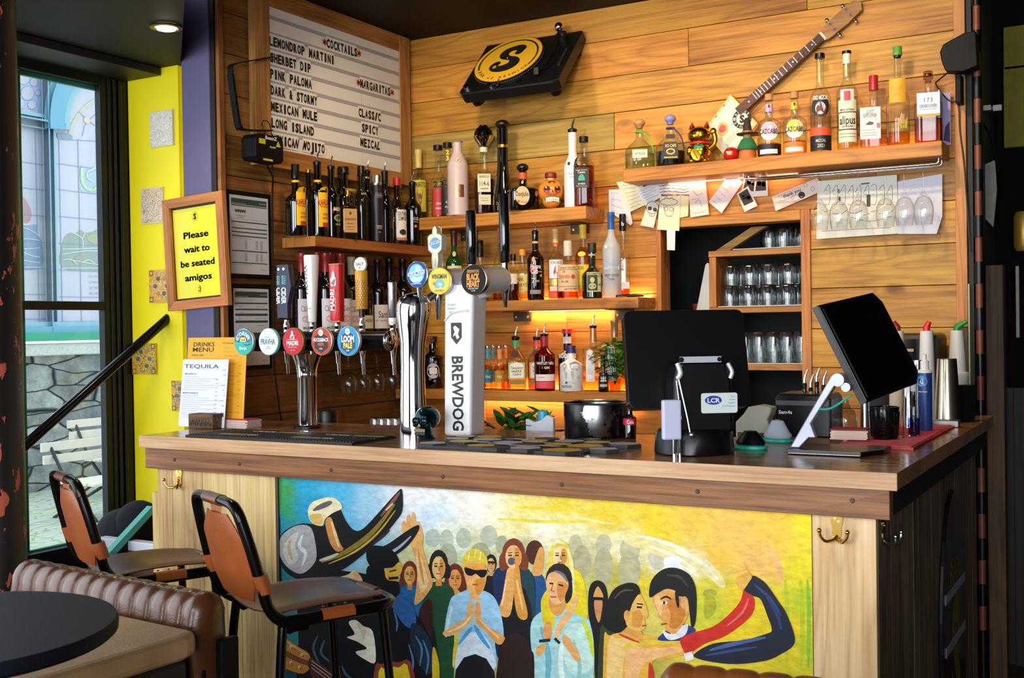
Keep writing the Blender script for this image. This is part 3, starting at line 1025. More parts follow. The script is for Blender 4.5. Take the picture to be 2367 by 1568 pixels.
# the crowd: people back to front (hair, face, neck, body)
SK,SK2,SK3 = '#e8b06a','#d9923f','#f0c98e'
def head(cx,cy,rx,ry,hair,skin=SK,long_=0,shade=SK2):
 E_(cx,cy - ry * 0.12,rx * 1.22,ry * 1.18,hair)
 if long_:
  S([(cx - rx * 1.25,cy - ry * .2),(cx + rx * 1.25,cy - ry * .2),(cx + rx * 1.4,cy + ry * long_),(cx,cy + ry * .8),(cx - rx * 1.35,cy + ry * long_)],hair)
 S([(cx - rx * .3,cy + ry * .7),(cx + rx * .35,cy + ry * .7),(cx + rx * .4,cy + ry * 1.5),(cx - rx * .4,cy + ry * 1.5)],shade,0)
 E_(cx,cy + ry * .1,rx * .86,ry * .9,skin)
 S([(cx + rx * .15,cy - ry * .5),(cx + rx * .8,cy - ry * .4),(cx + rx * .7,cy + ry * .5),(cx + rx * .2,cy + ry * .85)],shade)
 S([(cx - rx * .95,cy - ry * .15),(cx - rx * .6,cy - ry * .65),(cx + rx * .3,cy - ry * .75),(cx + rx * .95,cy - ry * .1),(cx + rx * .8,cy - ry * .95),(cx,cy - ry * 1.25),(cx - rx * .85,cy - ry * .9)],hair)
 for k in (-1,1):
  L_([(cx + k * rx * .36 - rx * .2,cy - ry * .02),(cx + k * rx * .36 + rx * .2,cy - ry * .02)],ry * .12,'#4a2c18',0,False)
  L_([(cx + k * rx * .36 - rx * .22,cy - ry * .2),(cx + k * rx * .36 + rx * .22,cy - ry * .22)],ry * .07,'#5a3a1c',0,False)
 L_([(cx,cy),(cx + rx * .1,cy + ry * .32),(cx - rx * .1,cy + ry * .34)],ry * .09,'#a8622c',0)
 L_([(cx - rx * .28,cy + ry * .56),(cx + rx * .28,cy + ry * .55)],ry * .12,'#b4523a',0)
# woman with auburn fringe far left, woman with red hair, man with glasses
S([(905,1360),(960,1340),(985,1360),(990,1460),(920,1470)],'#1f6aa6')
head(947,1328,15,24,'#7a2f1e','#e9b95a',1.2)
head(1052,1338,17,27,'#6e2a1a','#e59a5a',1.6)
S([(1115,1345),(1160,1330),(1165,1420),(1120,1430)],'#16181c')
head(1135,1305,11,18,'#17130f','#c9a77a')
L_([(1126,1300),(1144,1301)],5,'#111111',0,False)
# tall dark haired man in green
S([(985,1362),(1010,1345),(1035,1352),(1052,1380),(1050,1500),(1040,1640),(985,1640),(975,1440)],'#1d4a2c')
S([(975,1400),(998,1390),(1000,1480),(990,1560),(968,1440)],'#3a1a16')
head(1014,1310,18,30,'#1c1a18','#e8bd7a',0.9)
L_([(1000,1450),(1006,1540),(1000,1640)],16,'#10201a')
# man from behind in blue (dark brown hair)
S([(1218,1340),(1245,1325),(1262,1350),(1262,1420),(1228,1420)],'#1c4f86')
E_(1236,1278,21,29,'#4a2414')
S([(1246,1268),(1257,1272),(1256,1310),(1250,1330),(1230,1330),(1232,1312)],'#e0a050')
# tall person with long auburn hair drinking, raised hands
S([(1140,1330),(1165,1310),(1215,1315),(1236,1340),(1238,1400),(1232,1520),(1150,1520),(1145,1420)],'#1a2a52')
S([(1195,1322),(1232,1335),(1236,1480),(1205,1480)],'#1e3f46')
S([(1160,1400),(1228,1400),(1226,1640),(1158,1640)],'#17171a')
head(1187,1285,22,31,'#7c3a1e','#e9b777',1.1)
E_(1182,1298,8,9,'#4d5368')
S([(1172,1318),(1188,1318),(1190,1350),(1180,1420),(1160,1425),(1152,1410),(1165,1370)],'#e6a85c')
S([(1190,1308),(1200,1312),(1206,1360),(1220,1420),(1210,1434),(1195,1420),(1188,1370)],'#dc983e')
L_([(1170,1340),(1160,1400)],5,'#f2cd92')
L_([(1194,1340),(1208,1410)],5,'#f0c684')
# blonde girl in yellow
S([(1268,1335),(1300,1310),(1345,1330),(1358,1420),(1340,1450),(1290,1430)],'#e6cf1c')
head(1295,1285,20,28,'#e9cd52','#f0d6a0',1.9)
L_([(1312,1268),(1322,1310),(1326,1370)],8,'#f0e2a2')
L_([(1280,1262),(1288,1252),(1304,1258)],6,'#f3eaba')
# dark haired man in front of her, pale turquoise shirt, clapping
S([(1228,1440),(1255,1412),(1290,1402),(1330,1420),(1368,1440),(1380,1490),(1372,1560),(1376,1640),(1240,1640),(1236,1540),(1228,1500)],'#a5d5d6')
S([(1300,1470),(1330,1440),(1360,1460),(1370,1540),(1330,1560),(1305,1530)],'#c4e3da')
L_([(1345,1430),(1362,1470),(1372,1520)],12,'#c9d83c')
L_([(1250,1450),(1268,1520),(1262,1600)],14,'#6fb2c0')
L_([(1300,1480),(1296,1540),(1310,1620)],12,'#e0efe6')
L_([(1325,1480),(1340,1540),(1330,1620)],9,'#8cc6c0')
S([(1258,1372),(1270,1362),(1278,1385),(1282,1440),(1268,1470),(1255,1440),(1250,1395)],'#e2c922')
S([(1270,1380),(1305,1370),(1310,1400),(1290,1425),(1272,1410)],'#dc9a4c')
E_(1292,1340,31,38,'#2a2220')
S([(1265,1335),(1272,1325),(1290,1322),(1308,1338),(1316,1352),(1310,1378),(1298,1395),(1280,1398),(1268,1378),(1262,1352)],'#eab278')
S([(1290,1345),(1312,1352),(1308,1376),(1296,1392),(1288,1372)],'#d98c44')
L_([(1270,1349),(1279,1350)],4,'#2c1a10',0,False)
L_([(1291,1352),(1302,1355)],4,'#2c1a10',0,False)
L_([(1278,1352),(1274,1366),(1282,1368)],3,'#a05a28',0)
L_([(1272,1380),(1286,1381)],4,'#a8433a',0)
S([(1312,1330),(1322,1345),(1322,1378),(1310,1396),(1306,1380),(1314,1356)],'#1c1816')
L_([(1282,1320),(1300,1328),(1312,1346)],7,'#77757c')
S([(1330,1372),(1338,1384),(1322,1424),(1302,1452),(1290,1476),(1282,1470),(1290,1440),(1312,1410)],'#ebb476')
S([(1262,1440),(1274,1440),(1274,1475),(1262,1480),(1254,1462)],'#e09a58')
L_([(1246,1483),(1272,1480)],9,'#22262c')
L_([(1282,1476),(1294,1488)],8,'#22262c')
S([(1243,1495),(1262,1488),(1258,1506),(1244,1518),(1238,1508)],'#e3a45c')
S([(1302,1466),(1316,1476),(1336,1506),(1342,1526),(1332,1530),(1314,1506),(1300,1484)],'#e4a766')
# blond man in pale blue T-shirt and sunglasses, hands together
S([(1027,1470),(1040,1390),(1062,1372),(1092,1362),(1132,1372),(1152,1400),(1164,1456),(1160,1490),(1144,1480),(1142,1552),(1052,1548),(1050,1470)],'#9ccbe8')
S([(1065,1480),(1095,1462),(1126,1478),(1140,1510),(1140,1548),(1056,1545)],'#d5e3f0')
L_([(1096,1445),(1110,1470),(1132,1500)],10,'#4fa2d0')
L_([(1060,1490),(1082,1462),(1092,1450)],9,'#56a6d2')
L_([(1046,1400),(1036,1440),(1032,1470)],8,'#c7e2f2')
S([(1054,1548),(1142,1552),(1144,1650),(1050,1650)],'#15161a')
E_(1098,1304,30,36,'#dcc23e')
S([(1076,1315),(1120,1315),(1124,1340),(1116,1366),(1106,1378),(1112,1388),(1088,1388),(1088,1378),(1078,1350)],'#eeb069')
S([(1100,1340),(1122,1340),(1114,1366),(1104,1376),(1098,1360)],'#dd9038')
S([(1078,1302),(1122,1306),(1120,1318),(1080,1314)],'#e9a04a')
S([(1074,1312),(1098,1318),(1124,1318),(1122,1332),(1112,1336),(1100,1327),(1090,1332),(1078,1328)],'#0e0d0e')
L_([(1092,1352),(1104,1352)],4,'#b04a30',0)
for a in ((1085,1276),(1100,1270),(1112,1276)):
 L_([a,(a[0] - 3,a[1] + 20)],4,'#f0dc78',0)
S([(1082,1396),(1090,1392),(1096,1410),(1094,1430),(1082,1444),(1058,1464),(1032,1472),(1024,1462),(1048,1446),(1076,1428)],'#ecb36c')
S([(1100,1394),(1108,1394),(1112,1412),(1112,1430),(1130,1450),(1164,1470),(1164,1484),(1150,1490),(1122,1460),(1100,1438)],'#e6a252')
L_([(1036,1462),(1070,1446),(1088,1424)],5,'#f6d8a6')
L_([(1108,1432),(1134,1458),(1154,1476)],5,'#f3cd92')
# hooded figure
S([(1362,1360),(1380,1342),(1400,1356),(1406,1400),(1402,1460),(1420,1560),(1380,1600),(1372,1480),(1360,1420)],'#14130f')
S([(1372,1376),(1382,1356),(1394,1376),(1392,1386),(1374,1386)],'#d9a04e')
S([(1374,1388),(1392,1388),(1390,1420),(1384,1440),(1376,1420)],'#c98a56')
L_([(1371,1384),(1396,1385)],7,'#0c0b0a',0,False)
S([(1395,1440),(1420,1430),(1430,1500),(1400,1640),(1376,1640),(1384,1500)],'#2c3a1c')
S([(1155,1500),(1228,1500),(1228,1640),(1150,1640)],'#2a1a16')
# raised arm
S([(928,1212),(934,1204),(938,1216),(940,1196),(946,1190),(950,1206),(952,1188),(958,1186),(962,1208),(968,1206),(974,1220),(978,1240),(976,1262),(984,1290),(996,1330),(1000,1352),(990,1370),(974,1390),(958,1398),(962,1360),(964,1320),(956,1280),(944,1250),(930,1232)],'#ecae64')
S([(962,1280),(974,1290),(986,1330),(990,1350),(974,1370),(966,1340)],'#f3cf9a')
L_([(966,1270),(972,1310),(980,1352)],6,'#dd9434')
# mariachi in the black hat: coat and second man
S([(700,1330),(860,1330),(900,1370),(960,1420),(1000,1490),(1010,1580),(1000,1660),(700,1660),(690,1480)],'#0d0d10')
S([(905,1375),(950,1395),(962,1440),(940,1450),(905,1400)],'#2c68aa')
S([(955,1440),(990,1470),(1004,1530),(990,1560),(960,1520),(948,1470)],'#1c2a3e')
for P_ in ([(960,1470),(975,1500),(970,1540)],[(978,1480),(990,1520),(985,1560)],[(945,1490),(955,1530),(950,1566)],[(880,1420),(892,1440),(890,1470)],[(910,1410),(918,1440),(916,1460)]):
 L_(P_,5,'#4a7ba4')
for P_ in ([(735,1470),(724,1500),(740,1540)],[(750,1480),(742,1510),(762,1530)],[(790,1540),(800,1560),(815,1570)]):
 L_(P_,6,'#3d5f74')
S([(806,1440),(822,1434),(840,1448),(862,1462),(868,1530),(845,1526),(822,1508),(848,1500),(826,1484),(802,1474),(820,1466)],'#ece6d2')
S([(826,1442),(846,1454),(840,1480),(832,1460)],'#d8cfae')
S([(1000,1500),(1012,1520),(1016,1580),(1010,1640),(1000,1600)],'#d6b622')
S([(1052,1470),(1060,1472),(1050,1540),(1046,1532)],'#dcc024')
# guitar: head and neck at the corner, body
S([(650,1472),(664,1478),(690,1496),(714,1512),(718,1540),(700,1558),(664,1548),(650,1540)],'#c98434')
S([(650,1500),(690,1520),(716,1530),(716,1540),(690,1532),(650,1512)],'#7d4a20')
L_([(654,1478),(684,1498),(710,1514)],5,'#e9b766')
for cx,cy in ((672,1496),(698,1514),(672,1532),(692,1542)):
 E_(cx,cy,3,4,'#d8d2c4')
 L_([(cx,cy),(cx + 4,cy + 6)],2,'#3a2a1a',0)
S([(716,1522),(730,1528),(780,1566),(800,1600),(770,1610),(716,1552)],'#4d2a20')
for k in range(3):
 L_([(720,1528 + k * 8),(784,1574 + k * 9)],1.6,'#c9b8a6',0,False)
S([(840,1660),(862,1570),(884,1536),(920,1532),(958,1560),(985,1660)],'#8a3a2c')
S([(862,1660),(872,1580),(892,1546),(920,1544),(948,1566),(968,1660)],'#e2c322')
# black sombrero, turned up brim, cream crown and grey lining
S([(644,1280),(652,1234),(690,1212),(722,1212),(748,1216),(752,1192),(764,1178),(784,1176),(800,1206),(818,1226),(840,1222),(880,1180),(916,1140),(929,1133),(930,1180),(916,1204),(890,1235),(862,1262),(830,1290),(790,1318),(740,1336),(690,1340),(656,1318)],'#0f0e10')
S([(722,1210),(712,1190),(716,1168),(734,1156),(766,1150),(786,1162),(790,1176),(770,1186),(752,1200),(744,1216)],'#e9dcb2')
S([(724,1178),(740,1166),(762,1158),(768,1164),(752,1174),(728,1182)],'#5a5c5c')
S([(716,1192),(740,1188),(746,1200),(742,1214),(722,1208)],'#dcb662')
S([(645,1268),(652,1238),(684,1216),(716,1218),(728,1250),(730,1296),(700,1326),(672,1318),(652,1296)],'#a9a9a8')
S([(656,1262),(676,1236),(690,1234),(682,1262),(690,1290),(672,1306),(658,1290)],'#ccc9c2')
L_([(672,1246),(668,1270),(676,1296)],8,'#c4b07e')
L_([(700,1236),(692,1262),(706,1280),(698,1308)],9,'#dcdde0')
S([(752,1206),(764,1196),(774,1220),(786,1256),(794,1270),(780,1276),(766,1262),(758,1240)],'#c98a48')
L_([(766,1206),(776,1240),(784,1266)],7,'#ecc488')
L_([(742,1300),(800,1276),(860,1232),(912,1166)],12,'#8a7426')
L_([(760,1304),(820,1276),(872,1234),(914,1180)],5,'#c8a83c')
L_([(738,1296),(760,1290),(782,1280)],8,'#c7c3b4')
L_([(880,1194),(908,1160),(924,1138)],8,'#8a5040')
L_([(892,1180),(908,1164)],5,'#e0c896',0)
L_([(860,1260),(884,1240),(900,1226)],7,'#3a2226')
# second black hat with white edge, bearded face
S([(848,1290),(876,1268),(900,1256),(940,1228),(966,1214),(968,1226),(950,1254),(926,1276),(900,1290),(870,1298)],'#131318')
L_([(858,1290),(890,1284),(922,1266),(950,1240)],7,'#aab4c2')
S([(846,1280),(862,1262),(900,1268),(920,1290),(916,1310),(860,1312)],'#0c0b0d')
S([(884,1318),(906,1314),(922,1300),(930,1312),(926,1326),(918,1334),(922,1342),(904,1350),(896,1340),(886,1332)],'#e4b43a')
L_([(900,1322),(916,1318)],4,'#2a1a0c',0)
L_([(898,1338),(920,1336)],8,'#161210')
S([(850,1310),(884,1310),(894,1340),(920,1346),(920,1376),(880,1390),(850,1350)],'#0b0a0b')
S([(782,1336),(806,1328),(818,1318),(830,1328),(838,1342),(832,1350),(812,1352),(790,1344)],'#dfc084')
S([(818,1322),(834,1338),(830,1350),(820,1348)],'#e9a676')
# dancing couple
S([(1395,1500),(1410,1470),(1450,1462),(1500,1470),(1560,1480),(1584,1486),(1586,1512),(1540,1526),(1500,1560),(1480,1660),(1400,1660)],'#e5ae3a')
S([(1404,1500),(1430,1478),(1460,1480),(1440,1540),(1430,1640),(1406,1640)],'#efc67a')
S([(1450,1500),(1500,1500),(1560,1496),(1580,1506),(1530,1520),(1480,1550),(1460,1620),(1446,1600)],'#f0b878')
L_([(1440,1500),(1480,1486),(1560,1486)],12,'#e0c63c')
L_([(1430,1466),(1454,1476),(1478,1486)],6,'#cf2a26')
S([(1498,1560),(1508,1545),(1512,1600),(1500,1650)],'#cc2c2a')
S([(1444,1420),(1470,1420),(1480,1450),(1486,1484),(1450,1472),(1436,1462)],'#e0a04a')
# man: jacket, neck, face, hair
S([(1520,1480),(1540,1458),(1560,1440),(1600,1450),(1606,1462),(1578,1476),(1570,1482)],'#2a3a72')
S([(1532,1458),(1550,1466),(1572,1450),(1590,1444),(1584,1468),(1556,1480),(1540,1476)],'#e6e4e6')
S([(1508,1388),(1520,1372),(1556,1362),(1580,1376),(1592,1400),(1588,1430),(1570,1456),(1558,1466),(1540,1458),(1534,1440),(1524,1430),(1518,1410)],'#e5a252')
S([(1540,1390),(1574,1384),(1584,1420),(1566,1452),(1548,1450),(1550,1420)],'#cf8030')
S([(1512,1386),(1524,1378),(1530,1400),(1528,1424),(1520,1412)],'#f1c27e')
S([(1500,1372),(1506,1342),(1530,1318),(1560,1313),(1592,1328),(1608,1360),(1610,1410),(1606,1444),(1598,1450),(1594,1420),(1588,1384),(1566,1378),(1560,1366),(1540,1362),(1520,1372),(1504,1382)],'#141211')
S([(1560,1370),(1568,1376),(1570,1404),(1564,1400)],'#171412')
E_(1582,1394,9,15,'#dda25c')
L_([(1526,1386),(1540,1380),(1552,1386)],5,'#2a180e')
E_(1536,1394,7,4,'#f0ece4')
E_(1535,1394,3,4,'#2c2a2c')
L_([(1528,1444),(1542,1442)],5,'#8c4a28',0)
L_([(1540,1330),(1570,1334),(1590,1356)],6,'#3c3a34')
# woman: hair, face
S([(1394,1440),(1404,1392),(1420,1362),(1450,1348),(1472,1352),(1480,1372),(1470,1400),(1462,1420),(1452,1446),(1430,1464),(1404,1456)],'#17130f')
S([(1464,1392),(1478,1374),(1490,1392),(1498,1418),(1496,1428),(1490,1432),(1492,1450),(1482,1458),(1466,1456),(1450,1448),(1446,1430),(1456,1412)],'#eab458')
S([(1462,1420),(1478,1410),(1486,1430),(1478,1450),(1462,1446)],'#dc963c')
E_(1449,1424,7,13,'#e0a04e')
L_([(1472,1396),(1486,1398)],4,'#3a2010',0)
L_([(1472,1404),(1484,1405)],6,'#22252c',0)
L_([(1484,1448),(1493,1446)],4,'#a03a2c',0)
L_([(1420,1384),(1440,1366),(1464,1366)],5,'#4a4434')
# arms: red sleeve, navy sleeve
S([(1572,1480),(1600,1464),(1650,1448),(1690,1416),(1712,1388),(1720,1362),(1736,1374),(1744,1392),(1738,1420),(1712,1446),(1670,1474),(1630,1488),(1590,1514),(1584,1512)],'#d02a1c')
L_([(1730,1384),(1716,1416),(1680,1448)],6,'#e86a5a')
S([(1718,1362),(1726,1350),(1738,1332),(1752,1336),(1772,1352),(1800,1392),(1818,1420),(1836,1470),(1832,1494),(1806,1512),(1770,1528),(1700,1536),(1640,1530),(1606,1520),(1610,1508),(1650,1488),(1720,1480),(1770,1466),(1784,1456),(1772,1420),(1758,1386),(1740,1378)],'#171d30')
L_([(1640,1504),(1700,1488),(1770,1474)],10,'#45609a')
L_([(1630,1516),(1700,1504),(1750,1496)],7,'#2d4478')
L_([(1744,1352),(1780,1384),(1806,1424)],7,'#2e4470')
L_([(1770,1376),(1796,1420),(1806,1456)],9,'#26386a')
S([(1580,1512),(1600,1506),(1604,1524),(1586,1530)],'#efe6da',0)
S([(1716,1366),(1704,1354),(1700,1340),(1712,1330),(1728,1324),(1738,1334),(1730,1348)],'#eab04a')
mo = pa.mb.build('mural_panel',fix=False)
ca = mo.data.color_attributes.new('paint','FLOAT_COLOR','POINT')
for i,c in enumerate(pa.col):
 ca.data[i].color = (*c,1)
tag(mo,'bright painted panel of a fiesta crowd with sombreros on the counter front','painting')
bk = MB().box(MX0,MX1,YM + 0.0002,YM + 0.012,MZ0,MZ1,mat('#c9b28a',0.7)).build('backing_board',parent=mo)
# ================================================================== shelves
SHW = wood('shelf_pine','#cf983f','#b97e2c','#7d4b14','X',0.45,0.5,0.15,0.55)
SHWY = wood('shelf_pine_side','#b87838','#9d612a','#643c18','Y',0.45,0.5,0.15,0.55)
ENDG = wood('shelf_end_grain','#d59650','#c07c38','#84511f','Z',0.5,0.0,0.1,0.3,ring=0.7)
LED = mat('#ffb27a',0.5,emit=4.0)
IRONB = mat('#4a443c',0.5,0.8)
ZA,ZB,ZC,ZR,ZL,ZW = 1.957,1.562,1.162,2.100,1.828,1.405
def strip_light(x0,x1,y,z,power,up):
 l = bpy.data.lights.new('shelf_strip_light','AREA')
 l.shape,l.size,l.size_y,l.energy,l.color = 'RECTANGLE',x1 - x0,0.012,power,(1.0,0.46,0.24)
 o = bpy.data.objects.new('shelf_strip_light',l)
 COL.objects.link(o)
 o.location = ((x0 + x1) / 2,y,z)
 o.rotation_euler = (PI - 0.35 if up else 0.2,0,0)
def shelf(label,x0,x1,z,d,th,brackets=(),led=None,power=0,top=None):
 t_ = thing('wall_shelf',label,'shelf',((x0 + x1) / 2,0,z))
 inv = Matrix.Translation(t_.location).inverted()
 def part(mb,name,**k):
  o = mb.build(name,parent=t_,**k)
  o.matrix_parent_inverse = inv
  return o
 part(MB().box(x0,x1,-d,-0.004,z - th,z,SHW),'shelf_board',bev=0.004)
 for x in brackets:
  mb = MB().box(x - 0.045,x + 0.045,-0.011,-0.004,z - th - 0.045,z - th - 0.0005,IRONB)
  mb.box(x - 0.045,x + 0.045,-d * 0.6,-0.011,z - th - 0.004,z - th - 0.0005,IRONB)
  for s in (-0.03,0.03):
   mb.cyl((x + s,-0.0135,z - th - 0.026),(x + s,-0.011,z - th - 0.026),0.006,BRASS,10)
  part(mb,'bracket',bev=0.001)
 if led:
  part(MB().box(led[0],led[1],-0.022,-0.014,z - th - 0.0035,z - th - 0.0005,LED),'light_strip')
  strip_light(led[0],led[1],-0.03,z - th - 0.006,power,False)
 if top:
  part(MB().box(top[0],top[1],-0.016,-0.008,z + 0.0004,z + 0.004,LED),'light_strip')
  strip_light(top[0],top[1],-0.018,z + 0.006,top[2],True)
 return t_
shelf('thick pine wall shelf holding the orange skull bottle',0.13,1.038,ZA,0.185,0.057,(0.34,0.92))
shelf('pine wall shelf with rum bottles and a frosted vodka bottle',0.40,1.275,ZB,0.190,0.046,(0.62,1.13),(0.66,1.08),1.1,(0.62,1.26,0.8))
shelf('lowest pine wall shelf with gin bottles and a basil plant',0.02,1.283,ZC,0.175,0.046,(),(0.30,1.2),1.5,(0.42,1.27,1.3))
shelf('high pine wall shelf holding tequila bottles and a golden cat',1.205,2.470,ZR,0.170,0.056,(),(1.35,1.90),0.4,(1.70,2.42,0.35))
def side_shelf(label,y0,y1,z,d,th):
 t_ = thing('wall_shelf',label,'shelf',(0,(y0 + y1) / 2,z))
 inv = Matrix.Translation(t_.location).inverted()
 mb = MB().box(0.004,d,y0 + 0.0006,y1,z - th,z,SHWY).box(0.004,d,y0,y0 + 0.0005,z - th,z,ENDG)
 o = mb.build('shelf_board',parent=t_,bev=0.003)
 o.matrix_parent_inverse = inv
 return t_
side_shelf('dark pine shelf under the cocktail letter board',-0.931,-0.05,ZL,0.180,0.041)
side_shelf('low pine shelf with wine bottles behind the beer taps',-0.80,-0.05,ZW,0.180,0.035)
# ================================================================== bottles
DARKGL = mat('#070504',0.07,coat=0.5)
CLEAR = glass('#f6fbf8',0.62)
CLEARG = glass('#ecf6ec',0.6)
GREENGL = glass('#1f6a34',0.25)
FROST = glass('#dfe6ee',0.8,0.3,0.6,0.45)
def liquid(h):
 return glass(h,0.75,0.05,0.35)
AMB,AMBL,RED,GIN,WHITEL = liquid('#e39a4a'),liquid('#f2cc88'),liquid('#c31a22'),liquid('#f4efdf'),liquid('#eef2ee')
DAMB = liquid('#a85a28')
def bprof(R,H,nr,s0,s1,foot=0.96,waist=1.0,neck_top=None,flare=0.0):
 """bottle outline: body to s0, curved shoulder to s1, neck to the top"""
 o = [(R * foot * 0.92,0),(R * foot,H * 0.008),(R * waist,H * 0.03),(R,H * s0 * 0.94),(R,H * s0)]
 for i in range(1,8):
  u = i / 8
  o.append((R * (nr + (1 - nr) * (0.5 + 0.5 * math.cos(PI * u))),H * (s0 + (s1 - s0) * u)))
 o += [(R * nr,H * s1),(R * nr,H * (0.985 if flare else 1.0))]
 if flare:
  o.append((R * nr * (1 + flare),H))
 return o
def wrapfn(R,flat,sy,d):
 if flat:
  return lambda u,v:(u,-(R * sy + d),v)
 return lambda u,v:((R + d) * math.sin(u / R),-(R + d) * math.cos(u / R),v)
def add_label(t_,R,H,items,flat=False,sy=1.0,name='label_print',n=14):
 """printed label; items in units of the half width and the height of the bottle"""
 if ('|',) in items:
  k = items.index(('|',))
  add_label(t_,R,H,items[k + 1:],flat,sy,name,n)
  items = items[:k]
 mb = MB()
 for k,it in enumerate(items):
  d = 0.0006 + 0.0003 * k
  fn = wrapfn(R,flat,sy,d)
  kind = it[0]
  if kind == 'r':                                   # rectangle u0 u1 z0 z1 colour
   _,u0,u1,z0,z1,c = it[:6]
   m = it[5] if not isinstance(c,str) else mat(c,0.55)
   g = 1 if flat else n
   vs = [fn(R * (u0 + (u1 - u0) * i / g),H * z) for i in range(g + 1) for z in (z0,z1)]
   mb.add(vs,[(2 * i,2 * i + 2,2 * i + 3,2 * i + 1) for i in range(g)],m,True)
  elif kind == 'e':                                 # ellipse u z ru rz colour
   _,u,z,ru,rz,c = it[:6]
   vs = [fn(R * u,H * z)] + [fn(R * (u + ru * math.cos(a * PI / 12)),H * z + R * rz * math.sin(a * PI / 12)) for a in range(24)]
   mb.add(vs,[(0,1 + a,1 + (a + 1) % 24) for a in range(24)],mat(c,0.55),True)
  elif kind == 't':                                 # text u z height colour [width bold rot]
   _,s,u,z,h,c = it[:6]
   w = it[6] * R if len(it) > 6 and it[6] else None
   mb.text(s,mat(c,0.5),fn,R * u,H * z,H * h,w,it[7] if len(it) > 7 else 0.01,it[8] if len(it) > 8 else 0.0)
  elif kind == 'p':                                 # outline, points (u, z) colour
   mb.poly([(R * a,H * b_) for a,b_ in it[1]],mat(it[2],0.5),fn)
 return mb.build(name,parent=t_,fix=False)
def pourer(t_,H,r,chrome=True):
 o = MB().lathe([(r * 0.95,H - 0.012),(r * 1.15,H + 0.002),(r * 1.15,H + 0.006),(r * 0.5,H + 0.012)],BLACK,16).build('pourer',parent=t_)
 MB().tube([(0,0,H + 0.008),(0,0,H + 0.024),(0.004,0,H + 0.038),(0.009,0,H + 0.052)],[0.0046,0.0044,0.0038,0.003],CHROME if chrome else BLACK,10).build('spout',parent=o)
 return o
def cap(t_,z0,z1,r,m,kind='screw'):
 h = z1 - z0
 if kind == 'screw':
  p = [(r,z0),(r * 1.03,z0 + h * 0.04),(r * 1.03,z0 + h * 0.3),(r,z0 + h * 0.33),(r,z0 + h * 0.95),(r * 0.93,z1)]
 elif kind == 'top':                                   # wide stopper head
  p = [(r * 0.8,z0),(r * 0.8,z0 + h * 0.25),(r * 1.25,z0 + h * 0.3),(r * 1.28,z0 + h * 0.5),(r * 1.25,z0 + h * 0.93),(r * 1.1,z1)]
 elif kind == 'ball':
  p = [(r * 0.75,z0),(r * 0.8,z0 + h * 0.15)] + [(r * 1.5 * math.sin(a),z0 + h * 0.58 - h * 0.42 * math.cos(a)) for a in [PI * (0.2 + 0.8 * i / 8) for i in range(9)]]
  p[-1] = (0,z1)
 else:                                                 # foil sleeve
  p = [(r,z0),(r * 1.01,z0 + h * 0.72),(r * 1.12,z0 + h * 0.76),(r * 1.12,z0 + h * 0.97),(r * 0.95,z1)]
 return MB().lathe(p,m,18).build('cap',parent=t_)
def place(px_,top,plane,zs):
 """where a thing stands on a level zs in a plane of the room, and its height from the photo"""
 a = at(px_,top,**plane)
 return Vector((a.x,a.y,zs)),a.z - zs
TAKEN = []
def settle(cx,top,plane,zs,hw,deep=0.178):
 """nearest free spot to the wished one along the sight line, inside the shelf depth"""
 (a,v),= plane.items()
 sg = 1 if v >= 0 else -1
 best = None
 for k in range(0,60):
  for d in ((k * 0.003,) if k == 0 else (k * 0.003,-k * 0.003)):
   u = abs(v) + d
   p,h = place(cx,top,{a:u * sg},zs)
   R = hw * mpp(p)
   if u < R + 0.004 or u > deep - R * 0.35:
    continue
   pen = max([0] + [R + r + 0.0015 - math.hypot(p.x - q.x,p.y - q.y) for q,r,z in TAKEN if abs(z - zs) < 0.02])
   if best is None or pen < best[0] - 0.0015:
    best = (pen,p,h,R)
   if pen == 0:
    break
  if best and best[0] == 0:
   break
 if best is None:
  p,h = place(cx,top,plane,zs)
  best = (1,p,h,hw * mpp(p))
 TAKEN.append((best[1],best[3],zs))
 return best[1:]
